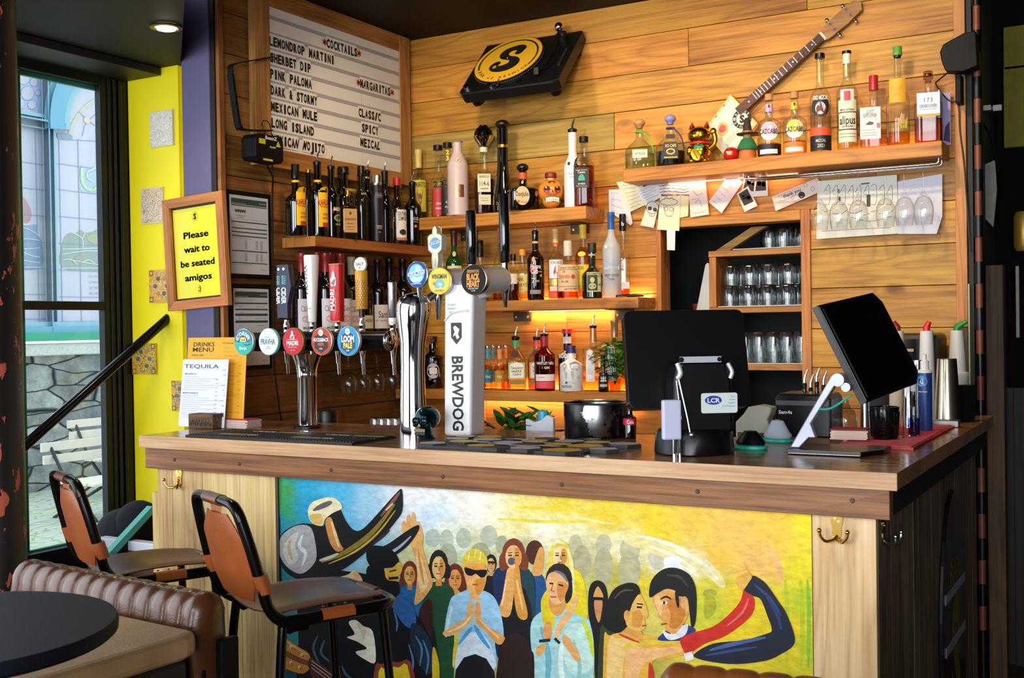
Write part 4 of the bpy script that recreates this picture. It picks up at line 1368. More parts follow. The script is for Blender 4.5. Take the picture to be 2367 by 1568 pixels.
def bottle(label,cx,top,hw,zs,plane,gl,shape=(0.34,0.60,0.78),liq=None,capz=None,pour=False,items=None,sec=2.0,sy=1.0,turn=0.0,neck=None,name='bottle',cat='bottle',group=None,foot=0.96,flare=0.0,waist=1.0,H=None,chrome=True):
 p,h,R = settle(cx,top,plane,zs,hw)
 H = H or h
 t_ = thing(name,label,cat,p,facing(p,turn),group)
 nr,s0,s1 = shape
 G = H
 if capz:
  G = H * (1 - capz[0] * (0.85 if capz[2] != 'foil' else 0.0)) if capz[2] != 'foil' else H * 0.995
 pr = bprof(R,G,nr,s0,s1,foot,waist,flare=flare)
 n = 28 if sec == 2 else 40
 q = []
 for r,z in pr:
  u = max(0.0,min(1.0,(z / G - s0) / max(1e-3,s1 - s0)))
  q.append((r,z,sec + (2 - sec) * u))
 # squared body under a round neck: the depth follows the section
 mb = MB()
 if sy == 1.0:
  mb.lathe(q,gl,n)
 else:
  mb.lathe([(r,z,p_) for r,z,p_ in q],gl,n)
  for i,v in enumerate(mb.v):
   r = q[i // n][0]
   u = max(0.0,min(1.0,(v.z / G - s0) / max(1e-3,s1 - s0)))
   v.y *= sy + (1 - sy) * u
 mb.build('glass_body',parent=t_)
 if liq:
  lv,m = liq
  mb = MB()
  L = [(max(r * 0.9,r - 0.003),max(z,G * 0.02),pw) for r,z,pw in q if z < G * lv]
  L = [(L[0][0],G * 0.02,L[0][2])] + L[1:] + [(L[-1][0],G * lv,L[-1][2])]
  mb.lathe(L,m,n)
  if sy != 1.0:
   for v in mb.v:
    v.y *= sy
  mb.build('liquid',parent=t_)
 if capz:
  f,m,kind = capz[:3]
  cap(t_,H * (1 - f),H,R * nr * (capz[3] if len(capz) > 3 else 1.12),m,kind)
 if neck:
  for a,b_,m in neck:
   MB().lathe([(R * nr * 1.05,H * a),(R * nr * 1.05,H * b_)],m,18,cap=False).build('neck_band',parent=t_)
 if pour:
  pourer(t_,H,R * nr,chrome)
 if items:
  add_label(t_,R,H,items,sec > 2,sy)
 return t_
# ---------------------------------------------------------------- side shelf: liqueurs under the letter board
LX = {'X':0.115}
LXB = {'X':0.055}
KW = '#f0b81e'
def kahl(label,cx,top,pour):
 t_ = bottle(label,cx,top,24,ZL,LX,DARKGL,(0.36,0.60,0.75),pour=pour,capz=None if pour else (0.2,BLACK,'screw',1.1),turn=0.25,
    neck=[(0.745,0.775,mat(KW,0.4))],group='coffee liqueur bottles',
    items=[('r',-.2,.95,.14,.60,KW),('p',[(-.2,.60),(.95,.60),(.95,.66),(.6,.68),(.1,.66)],KW),('r',.2,.95,.14,.20,'#b3361c'),('r',.55,.80,.60,.66,'#4a1a12'),('t','KAHLUA',.42,.47,.075,'#c1281c',1.25,.03,.12),('t','THE ORIGINAL',.42,.41,.02,'#5a1a10',.9),('t','COFFEE',.5,.31,.028,'#7a2414',.6),('t','LIQUEUR',.5,.26,.028,'#7a2414',.65)])
 return t_
kahl('black coffee liqueur bottle with black screw cap nearest the end of the shelf',682,380,False)
kahl('black coffee liqueur bottle with yellow label and steel pourer',733,378,True)
bottle('slim dark bottle half hidden between the two coffee liqueurs',713,392,16,ZL,LXB,DARKGL,(0.4,0.62,0.76),capz=(0.05,GOLD,'screw'),items=[('r',.1,.9,.15,.4,'#e2c12c')],turn=0.5)
bottle('dark cream liqueur bottle with a pourer and red arched label',765,388,19,ZL,{'X':0.13},DARKGL,(0.42,0.55,0.74),pour=True,turn=0.6,
  items=[('p',[(-.5,.42),(0,.47),(.6,.46),(.95,.42),(.95,.36),(.6,.39),(0,.40),(-.5,.35)],'#b8391f'),('t','BAILEYS',.25,.415,.05,'#f4ecd8',1.2,.02),('e',.3,.29,.62,.40,'#c8c4a8'),('e',.3,.29,.52,.32,'#54682e'),('e',.4,.30,.22,.16,'#1a2414'),('t','ORIGINAL',.3,.2,.025,'#c9b06a',.9)])
bottle('tall black bottle with gilt arched lettering behind the square amaretto',793,386,30,ZL,LXB,DARKGL,(0.36,0.62,0.80),capz=(0.10,BLACK,'screw',1.2),turn=0.5,items=[('t','DISARONNO',.2,.68,.035,'#d8b24a',1.1,.02)])
bottle('squat square amaretto bottle with gold cap and tan label',803,441,19,ZL,{'X':0.15},mat('#1a1006',0.08,coat=0.5),(0.30,0.72,0.84),capz=(0.12,GOLD,'screw',1.15),sec=5,sy=0.9,turn=0.35,
  items=[('r',-.85,.85,.14,.62,'#b98a52'),('e',0,.53,.16,.2,'#6a4320'),('t','DISARONNO',0,.41,.045,'#4a2c14',1.4),('t','ORIGINALE',0,.32,.024,'#5a3a1a',.9),('r',-.5,.5,.25,.257,'#5a3a1a'),('r',-.4,.4,.2,.206,'#5a3a1a')])
bottle('olive tinted bottle with black cap beside the square amaretto',834,384,21,ZL,{'X':0.10},mat('#1c170a',0.07,coat=0.5),(0.34,0.58,0.80),capz=(0.13,BLACK,'screw',1.2),turn=0.4,items=[('t','NAVAL',-.1,.63,.03,'#c9c2a0',.6),('t','MIDORI',.4,.84,.025,'#cfcfc0',.6)])
bottle('dark bottle with a clear plastic pourer behind the matt cylinder',849,398,17,ZL,LXB,DARKGL,(0.38,0.6,0.76),pour=True,turn=0.4)
bottle('matt black straight bottle with a silver cap',870,406,15,ZL,{'X':0.14},mat('#121113',0.42),(0.78,0.80,0.83),capz=(0.15,STEEL,'screw',1.05),turn=0.35,
  items=[('r',-.6,.6,.66,.73,'#8b8580'),('r',-.56,.56,.665,.725,'#141214'),('t','THUNDER',0,.695,.035,'#a59d94',.95),('t','TOFFEE VODKA',0,.24,.022,'#c8c2ba',.95),('t','SPIRIT DRINK',0,.21,.018,'#c8c2ba',.8),('t','70cl',0,.15,.016,'#c8c2ba',.3)])
bottle('dark bottle with black collar and steel pourer next to the matt cylinder',889,400,19,ZL,{'X':0.10},DARKGL,(0.38,0.52,0.78),pour=True,turn=0.4,neck=[(0.84,0.985,BLACK)])
bottle('whiskey liqueur bottle with a red cap and cream label',917,411,22,ZL,{'X':0.135},mat('#1b120a',0.07,coat=0.5),(0.34,0.56,0.80),capz=(0.12,mat('#b3202a',0.35),'screw',1.2),turn=0.25,
  items=[('r',-.3,.95,.07,.52,'#e5e0d2'),('t','SOUTHERN',.38,.46,.06,'#2a2426',1.15,.02),('t','COMFORT',.38,.39,.06,'#2a2426',1.1,.02),('p',[(-.2,.34),(.9,.32),(.9,.26),(-.2,.29)],'#b23a26'),('e',.35,.19,.4,.3,'#2b2a30'),('r',-.3,.95,.07,.11,'#c87a58'),
    ('t','Whiskey',-.72,.40,.03,'#cfc6b4',.45),('t','Spirit',-.72,.36,.03,'#cfc6b4',.4)])
bottle('black rose liqueur bottle with a pourer at the corner end of the shelf',953,425,20,ZL,{'X':0.14},DARKGL,(0.36,0.60,0.78),pour=True,turn=0.2,items=[('e',.2,.55,.12,.4,'#8d858a'),('t','ROSE',.1,.43,.05,'#bdb4b2',.7),('e',.1,.31,.16,.16,'#d0588a'),('t','LIQUEUR',.1,.38,.015,'#bdb4b2',.6)])
# ---------------------------------------------------------------- middle shelf: premium tequila
A = {'Y':-0.09}
AF = {'Y':-0.115}
bottle('clear tequila bottle with yellow cap and a bull on a yellow label',967,346,19,ZA,{'Y':-0.06},CLEARG,(0.36,0.56,0.76),liq=(0.5,GIN),capz=(0.26,mat('#d6b85a',0.4),'foil',1.1),turn=0.1,
  items=[('r',-.85,.85,.12,.56,'#cfc23c'),('t','CABRITO',0,.50,.07,'#3a2a16',1.5,.02),('p',[(-.35,.42),(-.15,.36),(0,.38),(.2,.35),(.4,.44),(.25,.30),(.05,.18),(-.15,.26)],'#8a4a22'),('r',-.5,.5,.14,.145,'#8a7a2a')])
def twothree(label,cx,top,c,yl):
 bottle(label,cx,top,17,ZA,A,CLEAR,(0.42,0.52,0.70),liq=(0.42,GIN),capz=(0.07,BLACK,'screw',1.5),group=None,
   items=[('r',-.9,.9,.04,.40,c),('t','2.3',0,.46,.085,'#1b1a1e',1.5,.03),('t','organic',0,.14,.03,'#e8e2de',.9),('t','AZUL',0,.2,.03,'#e8e2de',.7)] + ([('|',),('t','2',.0,.86,.06,'#e6c82c',None,.04),('t','3',0,.78,.06,'#e6c82c',None,.04)] if yl else [('|',),('e',0,.80,.12,.2,'#c1272a')]))
twothree('slim clear tequila bottle with a red printed band',1012,336,'#b5323a',False)
twothree('slim clear tequila bottle with yellow numerals down its neck',1034,330,'#22201f',True)
PINKC = mat('#cdb6b2',0.35)
bottle('tall pale pink ceramic bottle with a copper square',1057,328,24,ZA,AF,PINKC,(0.42,0.66,0.90),flare=0.4,turn=0.25,foot=1.0,waist=1.02,
  items=[('r',-.62,.35,.24,.41,mat('#c98a70',0.3,0.9)),('t','Tequila',-.14,.33,.02,'#8d5a46',.5),('|',)] + [('e',-.2 + dx,.70 + dz,.1,.1,'#d9c2ac') for dx,dz in ((0,0),(.16,.03),(-.16,.03),(.12,-.035),(-.12,-.035),(0,.055),(0,-.06))])
t_ = bottle('reposado bottle with a big domed stopper and two cream labels',1117,290,22,ZA,A,CLEAR,(0.40,0.50,0.66),liq=(0.50,DAMB),turn=0.12,sec=4,sy=1.0,capz=(0.24,BLACK,'screw',1.2),
   items=[('r',-.8,.55,.25,.45,'#d8d2b2'),('r',-.72,.55,.11,.22,'#d0c9a6'),('t','BARRICA',-.1,.42,.03,'#4a4436',1.0),('t','114-6',-.1,.345,.055,'#4a4436',1.0),('t','reposado',-.1,.29,.02,'#4a4436',.8),('r',-.5,.3,.18,.184,'#6a6450'),('r',-.5,.3,.155,.159,'#6a6450')],neck=[(0.70,0.755,mat('#d8d2b2',0.6))])
p,h = place(1117,290,A,ZA)
h = place(1117,290,{'Y':t_.location.y},ZA)[1]
MB().lathe([(0.0,h),(0.018,h - 0.003),(0.034,h - 0.016),(0.042,h - 0.034),(0.044,h - 0.048)],mat('#2a2a2c',0.12,0.9),24).lathe([(0.044,h - 0.048),(0.047,h - 0.054),(0.042,h - 0.066),(0.026,h - 0.088),(0.019,h - 0.10)],CHROME,24).build('domed_stopper',parent=t_)
bottle('very tall black tapering tequila bottle with a round stopper',1161,277,25,ZA,AF,mat('#0b0705',0.08,coat=0.6),(0.52,0.10,0.62),capz=(0.115,mat('#1a100c',0.3),'ball',0.86),
  items=[('t','Don Julio',-.2,.10,.035,'#9d8a52',1.0),('t','1942',-.2,.05,.05,'#9d8a52',.8,.02)],neck=[(0.70,0.73,GOLD)])
bottle('squat black anejo bottle with an oval cream label and knob stopper',1208,378,35,ZA,AF,mat('#0a0706',0.1,coat=0.6),(0.27,0.52,0.68),sec=4,sy=0.85,capz=(0.21,mat('#120b0a',0.25),'ball',1.0),turn=0.2,neck=[(0.67,0.80,mat('#c9502c',0.45))],
  items=[('e',-.22,.30,.48,.62,'#cfb98c'),('t','DonJulio',-.22,.34,.10,'#3a2a18',.85,.02),('t','anejo',-.1,.18,.06,'#b5683c',.45),('e',-.48,.18,.1,.1,'#c4552e'),('e',.72,.34,.1,.18,'#8a2c28')])
# sugar skull bottle
p,h,R = settle(1273,400,A,ZA,30)
t_ = thing('skull_bottle','orange sugar skull bottle with painted flames and white teeth','bottle',p,facing(p,0.1))
OR,DKR = mat('#d98a30',0.22,coat=0.5),mat('#7a1f10',0.4)
R = 30 * mpp(p)
mb = MB()
mb.ball((0,0.003,h * 0.50),R,OR,24,14,(1.02,1.05,0.95))
mb.ball((0,-R * 0.25,h * 0.22),R * 0.70,OR,20,12,(1.0,0.95,0.72))
mb.build('glass_body',parent=t_)
mb = MB().lathe([(R * .3,h * .80),(R * .32,h * .86)],mat('#c9a06a',0.7),18).lathe([(R * .38,h * .86),(R * .46,h * .88),(R * .46,h * .97),(R * .4,h)],DKR,20)
mb.build('stopper',parent=t_)
def sk(u,v,k=1.03):
 x,z = u * R,v * R
 zz = (z) / (R * .95)
 y = -math.sqrt(max(0.03,1 - (x / (R * 1.02)) ** 2 - zz * zz)) * R * 1.05 * k
 if v < -.35:
  y = -R * (1.0 - 0.12 * abs(u) - 0.1 * max(0,-v - .75)) * k * .97
 return (x,y - 0.001,h * 0.50 + z)
def skp(mb,pts,c,k=1.03):
 mb.poly(pts,c if not isinstance(c,str) else mat(c,0.3),lambda u,v:sk(u,v,k))
mb = MB()
for s in (-1,1):
 el = [(s * .42 + .26 * math.cos(a * PI / 9),.05 + .30 * math.sin(a * PI / 9)) for a in range(18)]
 skp(mb,el,'#b5321c')
 skp(mb,[(s * .42 + .20 * math.cos(a * PI / 9),.12 + .20 * math.sin(a * PI / 9)) for a in range(18)],'#1a0c08',1.045)
 skp(mb,[(s * .42 - .05 + .06 * math.cos(a * PI / 5),.22 + .06 * math.sin(a * PI / 5)) for a in range(10)],'#e8e2da',1.06)
 skp(mb,[(s * .42 - .12,-.05),(s * .42 - .06,.02),(s * .42,-.08),(s * .42 + .06,.02),(s * .42 + .12,-.05),(s * .42,-.22)],'#c8581c',1.06)
skp(mb,[(-.12,-.22),(0,.02),(.12,-.22),(.04,-.12),(-.04,-.12)],'#1a0f0a')
skp(mb,[(-.5,.80),(-.2,.55),(0,.75),(.2,.55),(.5,.80),(.2,.93),(-.2,.93)],DKR)
for s in (-1,1):
 skp(mb,[(0,-.26),(s * .2,-.28),(s * .46,-.2),(s * .3,-.34),(s * .12,-.4)],'#c4521e',1.05)
skp(mb,[(-.62,-.62),(-.4,-.50),(0,-.45),(.4,-.50),(.62,-.62),(.55,-.86),(0,-.78),(-.55,-.86)],'#54160c',1.04)
for i in range(7):
 u = (i - 3) * .15
 zc = -.56 - .6 * u * u * .55
 skp(mb,[(u - .065,zc - .13),(u + .065,zc - .13),(u + .065,zc + .06),(u - .065,zc + .06)],'#ece6d8',1.06)
 skp(mb,[(u - .06,zc - .27),(u + .06,zc - .27),(u + .065,zc - .15),(u - .065,zc - .15)],'#e4decf',1.055)
o = mb.build('painted_face',parent=t_,fix=False)
bottle('glossy white bottle with black lightning print and a black pourer',1323,303,21,ZA,A,mat('#e6e2e0',0.2,coat=0.4),(0.46,0.52,0.72),pour=True,chrome=False,turn=0.1,items=[('p',[(.15,.62),(.5,.66),(.3,.57),(.55,.55),(0,.42),(.2,.52),(-.05,.53)],'#222024'),('e',-.55,.57,.16,.2,'#222024'),('t','PLATA',-.2,.44,.03,'#8a8684',.8),('t','agave',-.2,.40,.02,'#8a8684',.5)],H=None)
bottle('amber rum bottle with black label and a turquoise half sun',1349,316,24,ZA,AF,CLEAR,(0.36,0.62,0.78),liq=(0.62,AMB),sec=3.2,capz=(0.08,BLACK,'screw',1.25),turn=-0.05,
  items=[('r',-.95,.5,.26,.54,'#171418'),('p',[(-.55,.36)] + [(-.2 + .33 * math.cos(a * PI / 8),.36 + .09 * math.sin(a * PI / 8)) for a in range(8,-1,-1)],'#2f9a86'),('t','Cavern',-.2,.48,.035,'#d8d4d0',.7),('t','tequila reposado',-.2,.51,.02,'#b8b4b0',1.1),('t','anejo',-.2,.32,.03,'#d8d4d0',.7),('t','hecho en mexico',-.2,.285,.018,'#b8b4b0',1.0)])
# ---------------------------------------------------------------- rum and vodka shelf
B = {'Y':-0.085}
BF = {'Y':-0.12}
bottle('green whiskey bottle with a dark red foil top',1049,531,20,ZB,B,mat('#0c3d1a',0.06,coat=0.6),(0.34,0.54,0.72),capz=(0.22,mat('#541418',0.4),'foil',1.1),items=[('r',-.95,.95,.16,.50,'#d9cf9c'),('t','JAMESON',0,.44,.06,'#23301c',1.7,.02),('r',-.8,.8,.30,.36,'#a83a2a'),('e',0,.66,.2,.3,'#d0c070')])
bottle('clear bottle with a black cap behind the round beer tap',1109,556,20,ZB,B,CLEAR,(0.32,0.50,0.78),liq=(0.3,AMBL),capz=(0.27,BLACK,'screw',1.3),items=[('r',-.8,.8,.2,.45,'#e6dfd6'),('t','RESERVE',0,.34,.05,'#5a4434',1.2)])
bottle('tall clear bottle with a coral foil neck and coral label',1157,527,20,ZB,B,CLEAR,(0.30,0.40,0.80),liq=(0.3,AMB),capz=(0.21,mat('#e06a48',0.5),'foil',1.15),items=[('r',-.9,.9,.20,.46,'#dd7a5a'),('t','TEN',-.2,.40,.06,'#f2e6dc',1.0,.01),('t','RYE',-.1,.30,.05,'#f2e6dc',.8)])
bottle('low amber bottle with a pale label in front of the coral one',1186,588,13,ZB,BF,CLEAR,(0.4,0.66,0.84),liq=(0.45,DAMB),capz=(0.14,BLACK,'screw',1.3),items=[('r',-.7,.7,.36,.58,'#d8c8b6')])
bottle('whisky bottle with a sunny yellow label',1207,577,17,ZB,B,CLEAR,(0.36,0.58,0.76),liq=(0.55,AMBL),sec=4,sy=0.8,capz=(0.12,mat('#d88a1e',0.4),'screw',1.3),items=[('r',-.95,.9,.13,.50,'#e6c862'),('p',[(-.95,.13),(.9,.22),(.9,.13)],'#dc8e2a'),('t','NIK',-.3,.42,.075,'#3a332a',.9,.01),('t','DAYS',-.1,.31,.075,'#3a332a',1.3,.01),('r',-.7,.3,.22,.225,'#6a5a3a')])
bottle('dark rum bottle with red sun emblem and a steel pourer',1237,538,20,ZB,BF,mat('#0d0504',0.07,coat=0.6),(0.36,0.60,0.75),pour=True,turn=0.15,
  items=[('e',-.4,.46,.5,.5,'#a3121c'),('e',-.4,.60,.18,.3,'#c8a444'),('t','Havana',-.15,.50,.07,'#f0e8e0',1.2,.015),('t','Club',-.3,.43,.08,'#f0e8e0',.8,.02),('t','7',-.4,.29,.08,'#d8c08a',None,.02),('t','ANOS',.0,.28,.03,'#d8c08a',.5),('r',-.85,.4,.09,.15,'#8a8580'),('e',.45,.36,.14,.14,'#c8a838'),('t','cuba',.3,.42,.02,'#d8c08a',.6)],neck=[(0.84,0.87,mat('#c9b072',0.4))])
bottle('clear rum bottle with gold cap and a white label with a pink bird',1284,529,19,ZB,B,CLEAR,(0.34,0.55,0.72),liq=(0.22,AMB),capz=(0.20,mat('#d8b070',0.4),'foil',1.1),neck=[(0.75,0.79,mat('#cf6a3c',0.4))],
  items=[('r',-.95,.95,.30,.56,'#e9e2e6'),('t','DON NICK',0,.52,.045,'#3a3034',1.5),('p',[(-.35,.38),(-.15,.46),(-.02,.48),(-.05,.42),(.05,.36),(-.15,.38),(-.2,.33)],'#b0285a'),('r',-.95,.95,.20,.29,mat('#d0aa60',0.35,0.5)),('r',-.9,.9,.12,.19,'#e2c8b8'),('r',-.95,.95,.03,.11,'#e0502c')])
bottle('squat rum bottle with a buff printed label and patterned stopper',1312,557,26,ZB,BF,CLEAR,(0.34,0.60,0.70),liq=(0.16,AMB),capz=(0.26,mat('#c8c4b8',0.5,noise=0.5,nscale=180),'screw',1.1),
  items=[('r',-1.1,1.1,.14,.585,'#d9b98e'),('t','DON PAPA',-.35,.38,.07,'#b9402a',1.0,.03),('e',.45,.38,.2,.2,'#c5533a'),('t','RUM',-.3,.30,.04,'#8a4a30',.6),('r',-.9,.9,.50,.507,'#8a6a48'),('t','sugarlandia',0,.54,.03,'#8a6a48',1.4),('e',-.35,.47,.12,.1,'#b3825a'),('r',-.9,.9,.215,.222,'#8a6a48'),('t','aged in oak',.2,.18,.03,'#6a4a30',1.1)])
bottle('golden bottle with yellow cap behind the squat rum',1347,519,19,ZB,{'Y':-0.05},CLEAR,(0.36,0.58,0.72),liq=(0.70,AMBL),capz=(0.19,mat('#d9b62c',0.4),'foil',1.15),items=[('r',-.9,.9,.14,.46,'#e2cb28'),('e',-.2,.60,.5,.3,'#e2cb28'),('e',.3,.30,.5,.4,'#c3281e'),('t','RON',-.3,.42,.05,'#3a2a16',.6)])
bottle('dark olive rum bottle with a cream portrait label',1368,562,24,ZB,BF,mat('#161a06',0.08,coat=0.6),(0.34,0.48,0.68),capz=(0.17,mat('#15160e',0.5),'screw',1.25),turn=0.2,foot=0.92,
  items=[('r',-.75,.75,.12,.47,'#c3c494'),('r',-.70,.30,.14,.42,'#3a4220'),('e',-.2,.33,.22,.26,'#b9bb8c'),('e',-.2,.22,.36,.3,'#a9ab7c'),('t','DIPLOMATICO',0,.445,.03,'#2a2f14',1.35),('t','12',.5,.4,.05,'#8a5a2a',.25),('t','RUM',.5,.25,.03,'#2a2f14',.3)],neck=[(0.77,0.80,mat('#a8b07a',0.5))])
bottle('tall frosted vodka bottle with a blue neck and flying geese',1412,491,21,ZB,BF,FROST,(0.34,0.56,0.78),liq=(0.33,WHITEL),capz=(0.20,mat('#2456a0',0.4),'foil',1.1),
  items=[('p',[(-.9,.36),(-.5,.44),(-.2,.40),(.2,.45),(.6,.39),(.9,.42),(.9,.34),(-.9,.34)],'#8fb4d8'),('p',[(-.9,.35),(-.3,.38),(.3,.35),(.9,.38),(.9,.33),(-.9,.33)],'#e6ebf0'),('t','GREY GOOSE',0,.265,.03,'#4a4a6a',1.6),('t','VODKA',0,.22,.022,'#4a4a6a',.6),('r',-.5,-.3,.232,.24,'#b3303a'),
    ('p',[(-.8,.62),(-.55,.60),(-.4,.64),(-.45,.58),(-.7,.57)],'#eef2f6')])
bottle('tall clear square bottle with a black cap beside the frosted vodka',1439,495,15,ZB,{'Y':-0.06},CLEAR,(0.46,0.58,0.70),liq=(0.20,AMB),sec=4,capz=(0.20,BLACK,'screw',1.15),items=[('t','BOUTIQUE',-.3,.43,.05,'#4a3a30',2.6,.01,PI / 2),('r',-.6,.9,.11,.19,'#e4dcd6'),('t','b',0,.88,.05,'#e8e4e0',None)])
# ---------------------------------------------------------------- gin shelf
C_ = {'Y':-0.085}
CF = {'Y':-0.125}
def mixer(label,cx,top,hw,capc,liq,lab,plane=C_,sash=False):
 t_ = bottle(label,cx,top,hw,ZC,plane,CLEAR,(0.36,0.46,0.72),liq=(0.6,liq),capz=(0.06,STEEL,'screw',1.2),name='mixer_bottle',neck=[(0.70,0.93,mat(capc,0.4))],items=[('r',-.95,.95,.17,.44,lab),('t','TONIC',0,.30,.06,'#e8e0c8',1.0)],group='small mixer bottles')
 return t_
mixer('small mixer bottle with a blue neck nearest the white beer tower',1103,806,12,'#1e4f9a',AMBL,'#2b5aa0')
mixer('small mixer bottle with a blue neck behind the teal labelled one',1115,803,11,'#1e4f9a',GIN,'#2f66ae',{'Y':-0.05})
mixer('small mixer bottle with a teal label',1127,800,13,'#3a9ac0',AMBL,'#1f6f86',CF)
mixer('small mixer bottle with a pale blue neck standing behind',1139,798,10,'#3a8fbe',GIN,'#4a8fae',{'Y':-0.045})
mixer('small golden ginger mixer bottle with a copper neck',1154,800,14,'#d8905a',AMBL,'#b98a1e',CF)
mixer('small orange mixer bottle beside the green capped gin',1168,798,11,'#d87a3a',AMB,'#c8822e',{'Y':-0.05})
def tanq(label,cx,top,collar,paper,rim,liq,plane,t1,t2):
 bottle(label,cx,top,23,ZC,plane,CLEARG,(0.36,0.56,0.80),liq=(0.55,liq),pour=True,sec=3,turn=0.05,neck=[(0.83,0.96,mat(collar,0.4))],
   items=[('r',-.85,.85,.22,.54,rim),('p',[(-.7,.26),(-.6,.24),(.6,.24),(.7,.26),(.7,.48),(.55,.52),(.2,.53),(0,.55),(-.2,.53),(-.55,.52),(-.7,.48)],paper),('t','Tanqueray',0,.44,.055,'#3a3f34',1.25),('t',t1,0,.37,.045,'#3a3f34',1.0,.02),('t',t2,0,.31,.04,'#6a5a44',.8),('r',-.8,.8,.12,.20,'#8a7a3a'),('e',-.15,.70,.36,.36,'#5a0f14')])
tanq('clear gin bottle with a green collar, dark red seal and a pourer',1192,782,'#4a9a5a','#ece6da','#9ab060',AMBL,CF,'RANGPUR','GIN')
tanq('clear gin bottle with a coral collar half hidden by the red gin',1241,782,'#d8503c','#e9e0d4','#d0a070',AMB,{'Y':-0.05},'SEVILLA','GIN')
bottle('ruby red gin bottle with red shoulders and steel pourer',1258,775,24,ZC,CF,glass('#c8323a',0.35),(0.36,0.64,0.78),liq=(0.6,RED),pour=True,turn=0.1,neck=[(0.80,0.985,mat('#8a1a24',0.4))],
  items=[('t','WHITLEY NEILL',.0,.50,.05,'#f0dcdc',1.9,.02),('t','GIN',.1,.42,.045,'#f0dcdc',.5,.02),('r',-1.1,1.1,.18,.30,'#e6d9dc'),('t','rhubarb',-.4,.25,.03,'#8a7a80',.6),('r',-1.1,1.1,.05,.17,'#d8485a')])
bottle('black gin bottle with a red cap behind the white one',1311,760,22,ZC,{'Y':-0.055},mat('#080708',0.1,coat=0.5),(0.42,0.62,0.70),capz=(0.08,mat('#c8202c',0.35),'screw',1.3),neck=[(0.76,0.87,mat('#dad6d2',0.5))],items=[('t','BROCKMANS',0,.56,.07,'#ecebe9',2.2,.03)])
bottle('stout white gin bottle with blue cap and a grey world map',1320,799,27,ZC,CF,mat('#dfe0df',0.25,coat=0.3),(0.32,0.66,0.84),capz=(0.16,mat('#2a2a6a',0.4),'screw',1.2),
  items=[('p',[(-.9,.60),(-.55,.63),(-.4,.56),(-.55,.48),(-.7,.42),(-.8,.52)],'#a9acb6'),('p',[(-.55,.45),(-.35,.42),(-.4,.32),(-.5,.26),(-.6,.36)],'#a9acb6'),('p',[(-.15,.62),(.3,.66),(.75,.62),(.7,.50),(.5,.44),(.3,.50),(.1,.46),(-.1,.52)],'#a9acb6'),('p',[(-.05,.46),(.15,.44),(.18,.36),(.08,.26),(-.02,.34)],'#a9acb6'),('p',[(.5,.34),(.7,.36),(.72,.28),(.52,.28)],'#b3b6bf'),('p',[(-.4,.23),(.2,.20),(.8,.26),(.8,.24),(.2,.18),(-.4,.21)],'#9cc4d4'),('t','NORDES',-.45,.12,.05,'#4a4a5a',.85),('e',-.45,.20,.1,.1,'#4a4a5a')])
def isl(label,cx,top,pour,plane):
 bottle(label,cx,top,25,ZC,plane,CLEAR,(0.30,0.66,0.70),liq=(0.22,AMBL),sec=5,sy=0.85,turn=0.1,pour=pour,capz=None if pour else (0.20,mat('#c9a070',0.35,0.5),'foil',1.1),neck=[(0.76,0.98,mat('#c9986a',0.35,0.5))],
   items=[('p',[(-.8,.15),(-.8,.48),(-.68,.56),(-.68,.62),(-.4,.655),(-.12,.62),(-.12,.56),(0,.48),(0,.15)],'#e4e1e4'),('t','ISLE',-.4,.55,.035,'#5a5a66',.45),('t','GIN',-.4,.50,.022,'#5a5a66',.25),('r',-.65,-.15,.30,.304,'#8a8a90'),('r',-.65,-.2,.27,.274,'#8a8a90'),('r',-.65,-.2,.18,.184,'#8a8a90')])
isl('clear square gin bottle with copper neck and a steel pourer',1371,756,True,C_)
isl('clear square gin bottle with copper cap behind the basil',1420,740,False,{'Y':-0.07})
bottle('black bottle with a round floral label between the chrome font and white tower',1000,778,24,ZC,C_,DARKGL,(0.36,0.66,0.80),capz=(0.12,BLACK,'screw',1.2),items=[('e',0,.34,.62,.74,'#b9b3b8')] + [('e',.46 * math.cos(k),.34 + .20 * math.sin(k),.13,.13,('#8a5a6a','#5a7a6a','#6a6a9a','#a8854a')[k % 4]) for k in range(7)] + [('r',-.35,.35,.28,.40,'#dcd8da')])
bottle('small brown bitters bottle with white print and a dropper cap',1394,822,12,ZC,{'Y':-0.15},mat('#1a0e08',0.08,coat=0.5),(0.34,0.56,0.68),capz=(0.30,BLACK,'screw',1.2),items=[('r',-.9,.9,.1,.54,'#121110'),('t','HH',0,.38,.10,'#e4e2de',.9,.03),('p',[(-.6,.40),(0,.52),(.6,.40),(.52,.40),(0,.495),(-.52,.40)],'#c8c4be'),('r',-.6,.6,.295,.325,'#dcd9d4'),('r',-.7,.7,.15,.22,'#bdbab4')])
# ---------------------------------------------------------------- high shelf
Rp = {'Y':-0.085}
RF = {'Y':-0.10}
t_ = bottle('stout clear tequila bottle with a cork ball and green ribbon',1478,275,34,ZR,RF,CLEARG,(0.24,0.42,0.78),liq=(0.36,WHITEL),capz=(0.19,mat('#b98a5a',0.6),'ball',1.1),flare=0.2,sec=2.6,items=[('r',-.5,.5,.2,.36,'#c8cbb4'),('t','PATRON',0,.28,.05,'#4a5a3a',.7)])
def ribbon(t_,cx,top,hw,m):
 p,H = place(cx,top,{'Y':t_.location.y},ZR)
 R = hw * mpp(p)
 MB().tube(spline([(0,-R * .27,H * .74),(R * .30,-R * .30,H * .70),(R * .75,-R * .62,H * .52),(R * .9,-R * .55,H * .3)],5,False),0.003,m,8).tube([(R * .27 * math.cos(a * PI / 8),R * .27 * math.sin(a * PI / 8),H * .74) for a in range(16)],0.003,m,8,closed=True).build('ribbon',parent=t_)
ribbon(t_,1478,275,34,mat('#6cb82e',0.5))
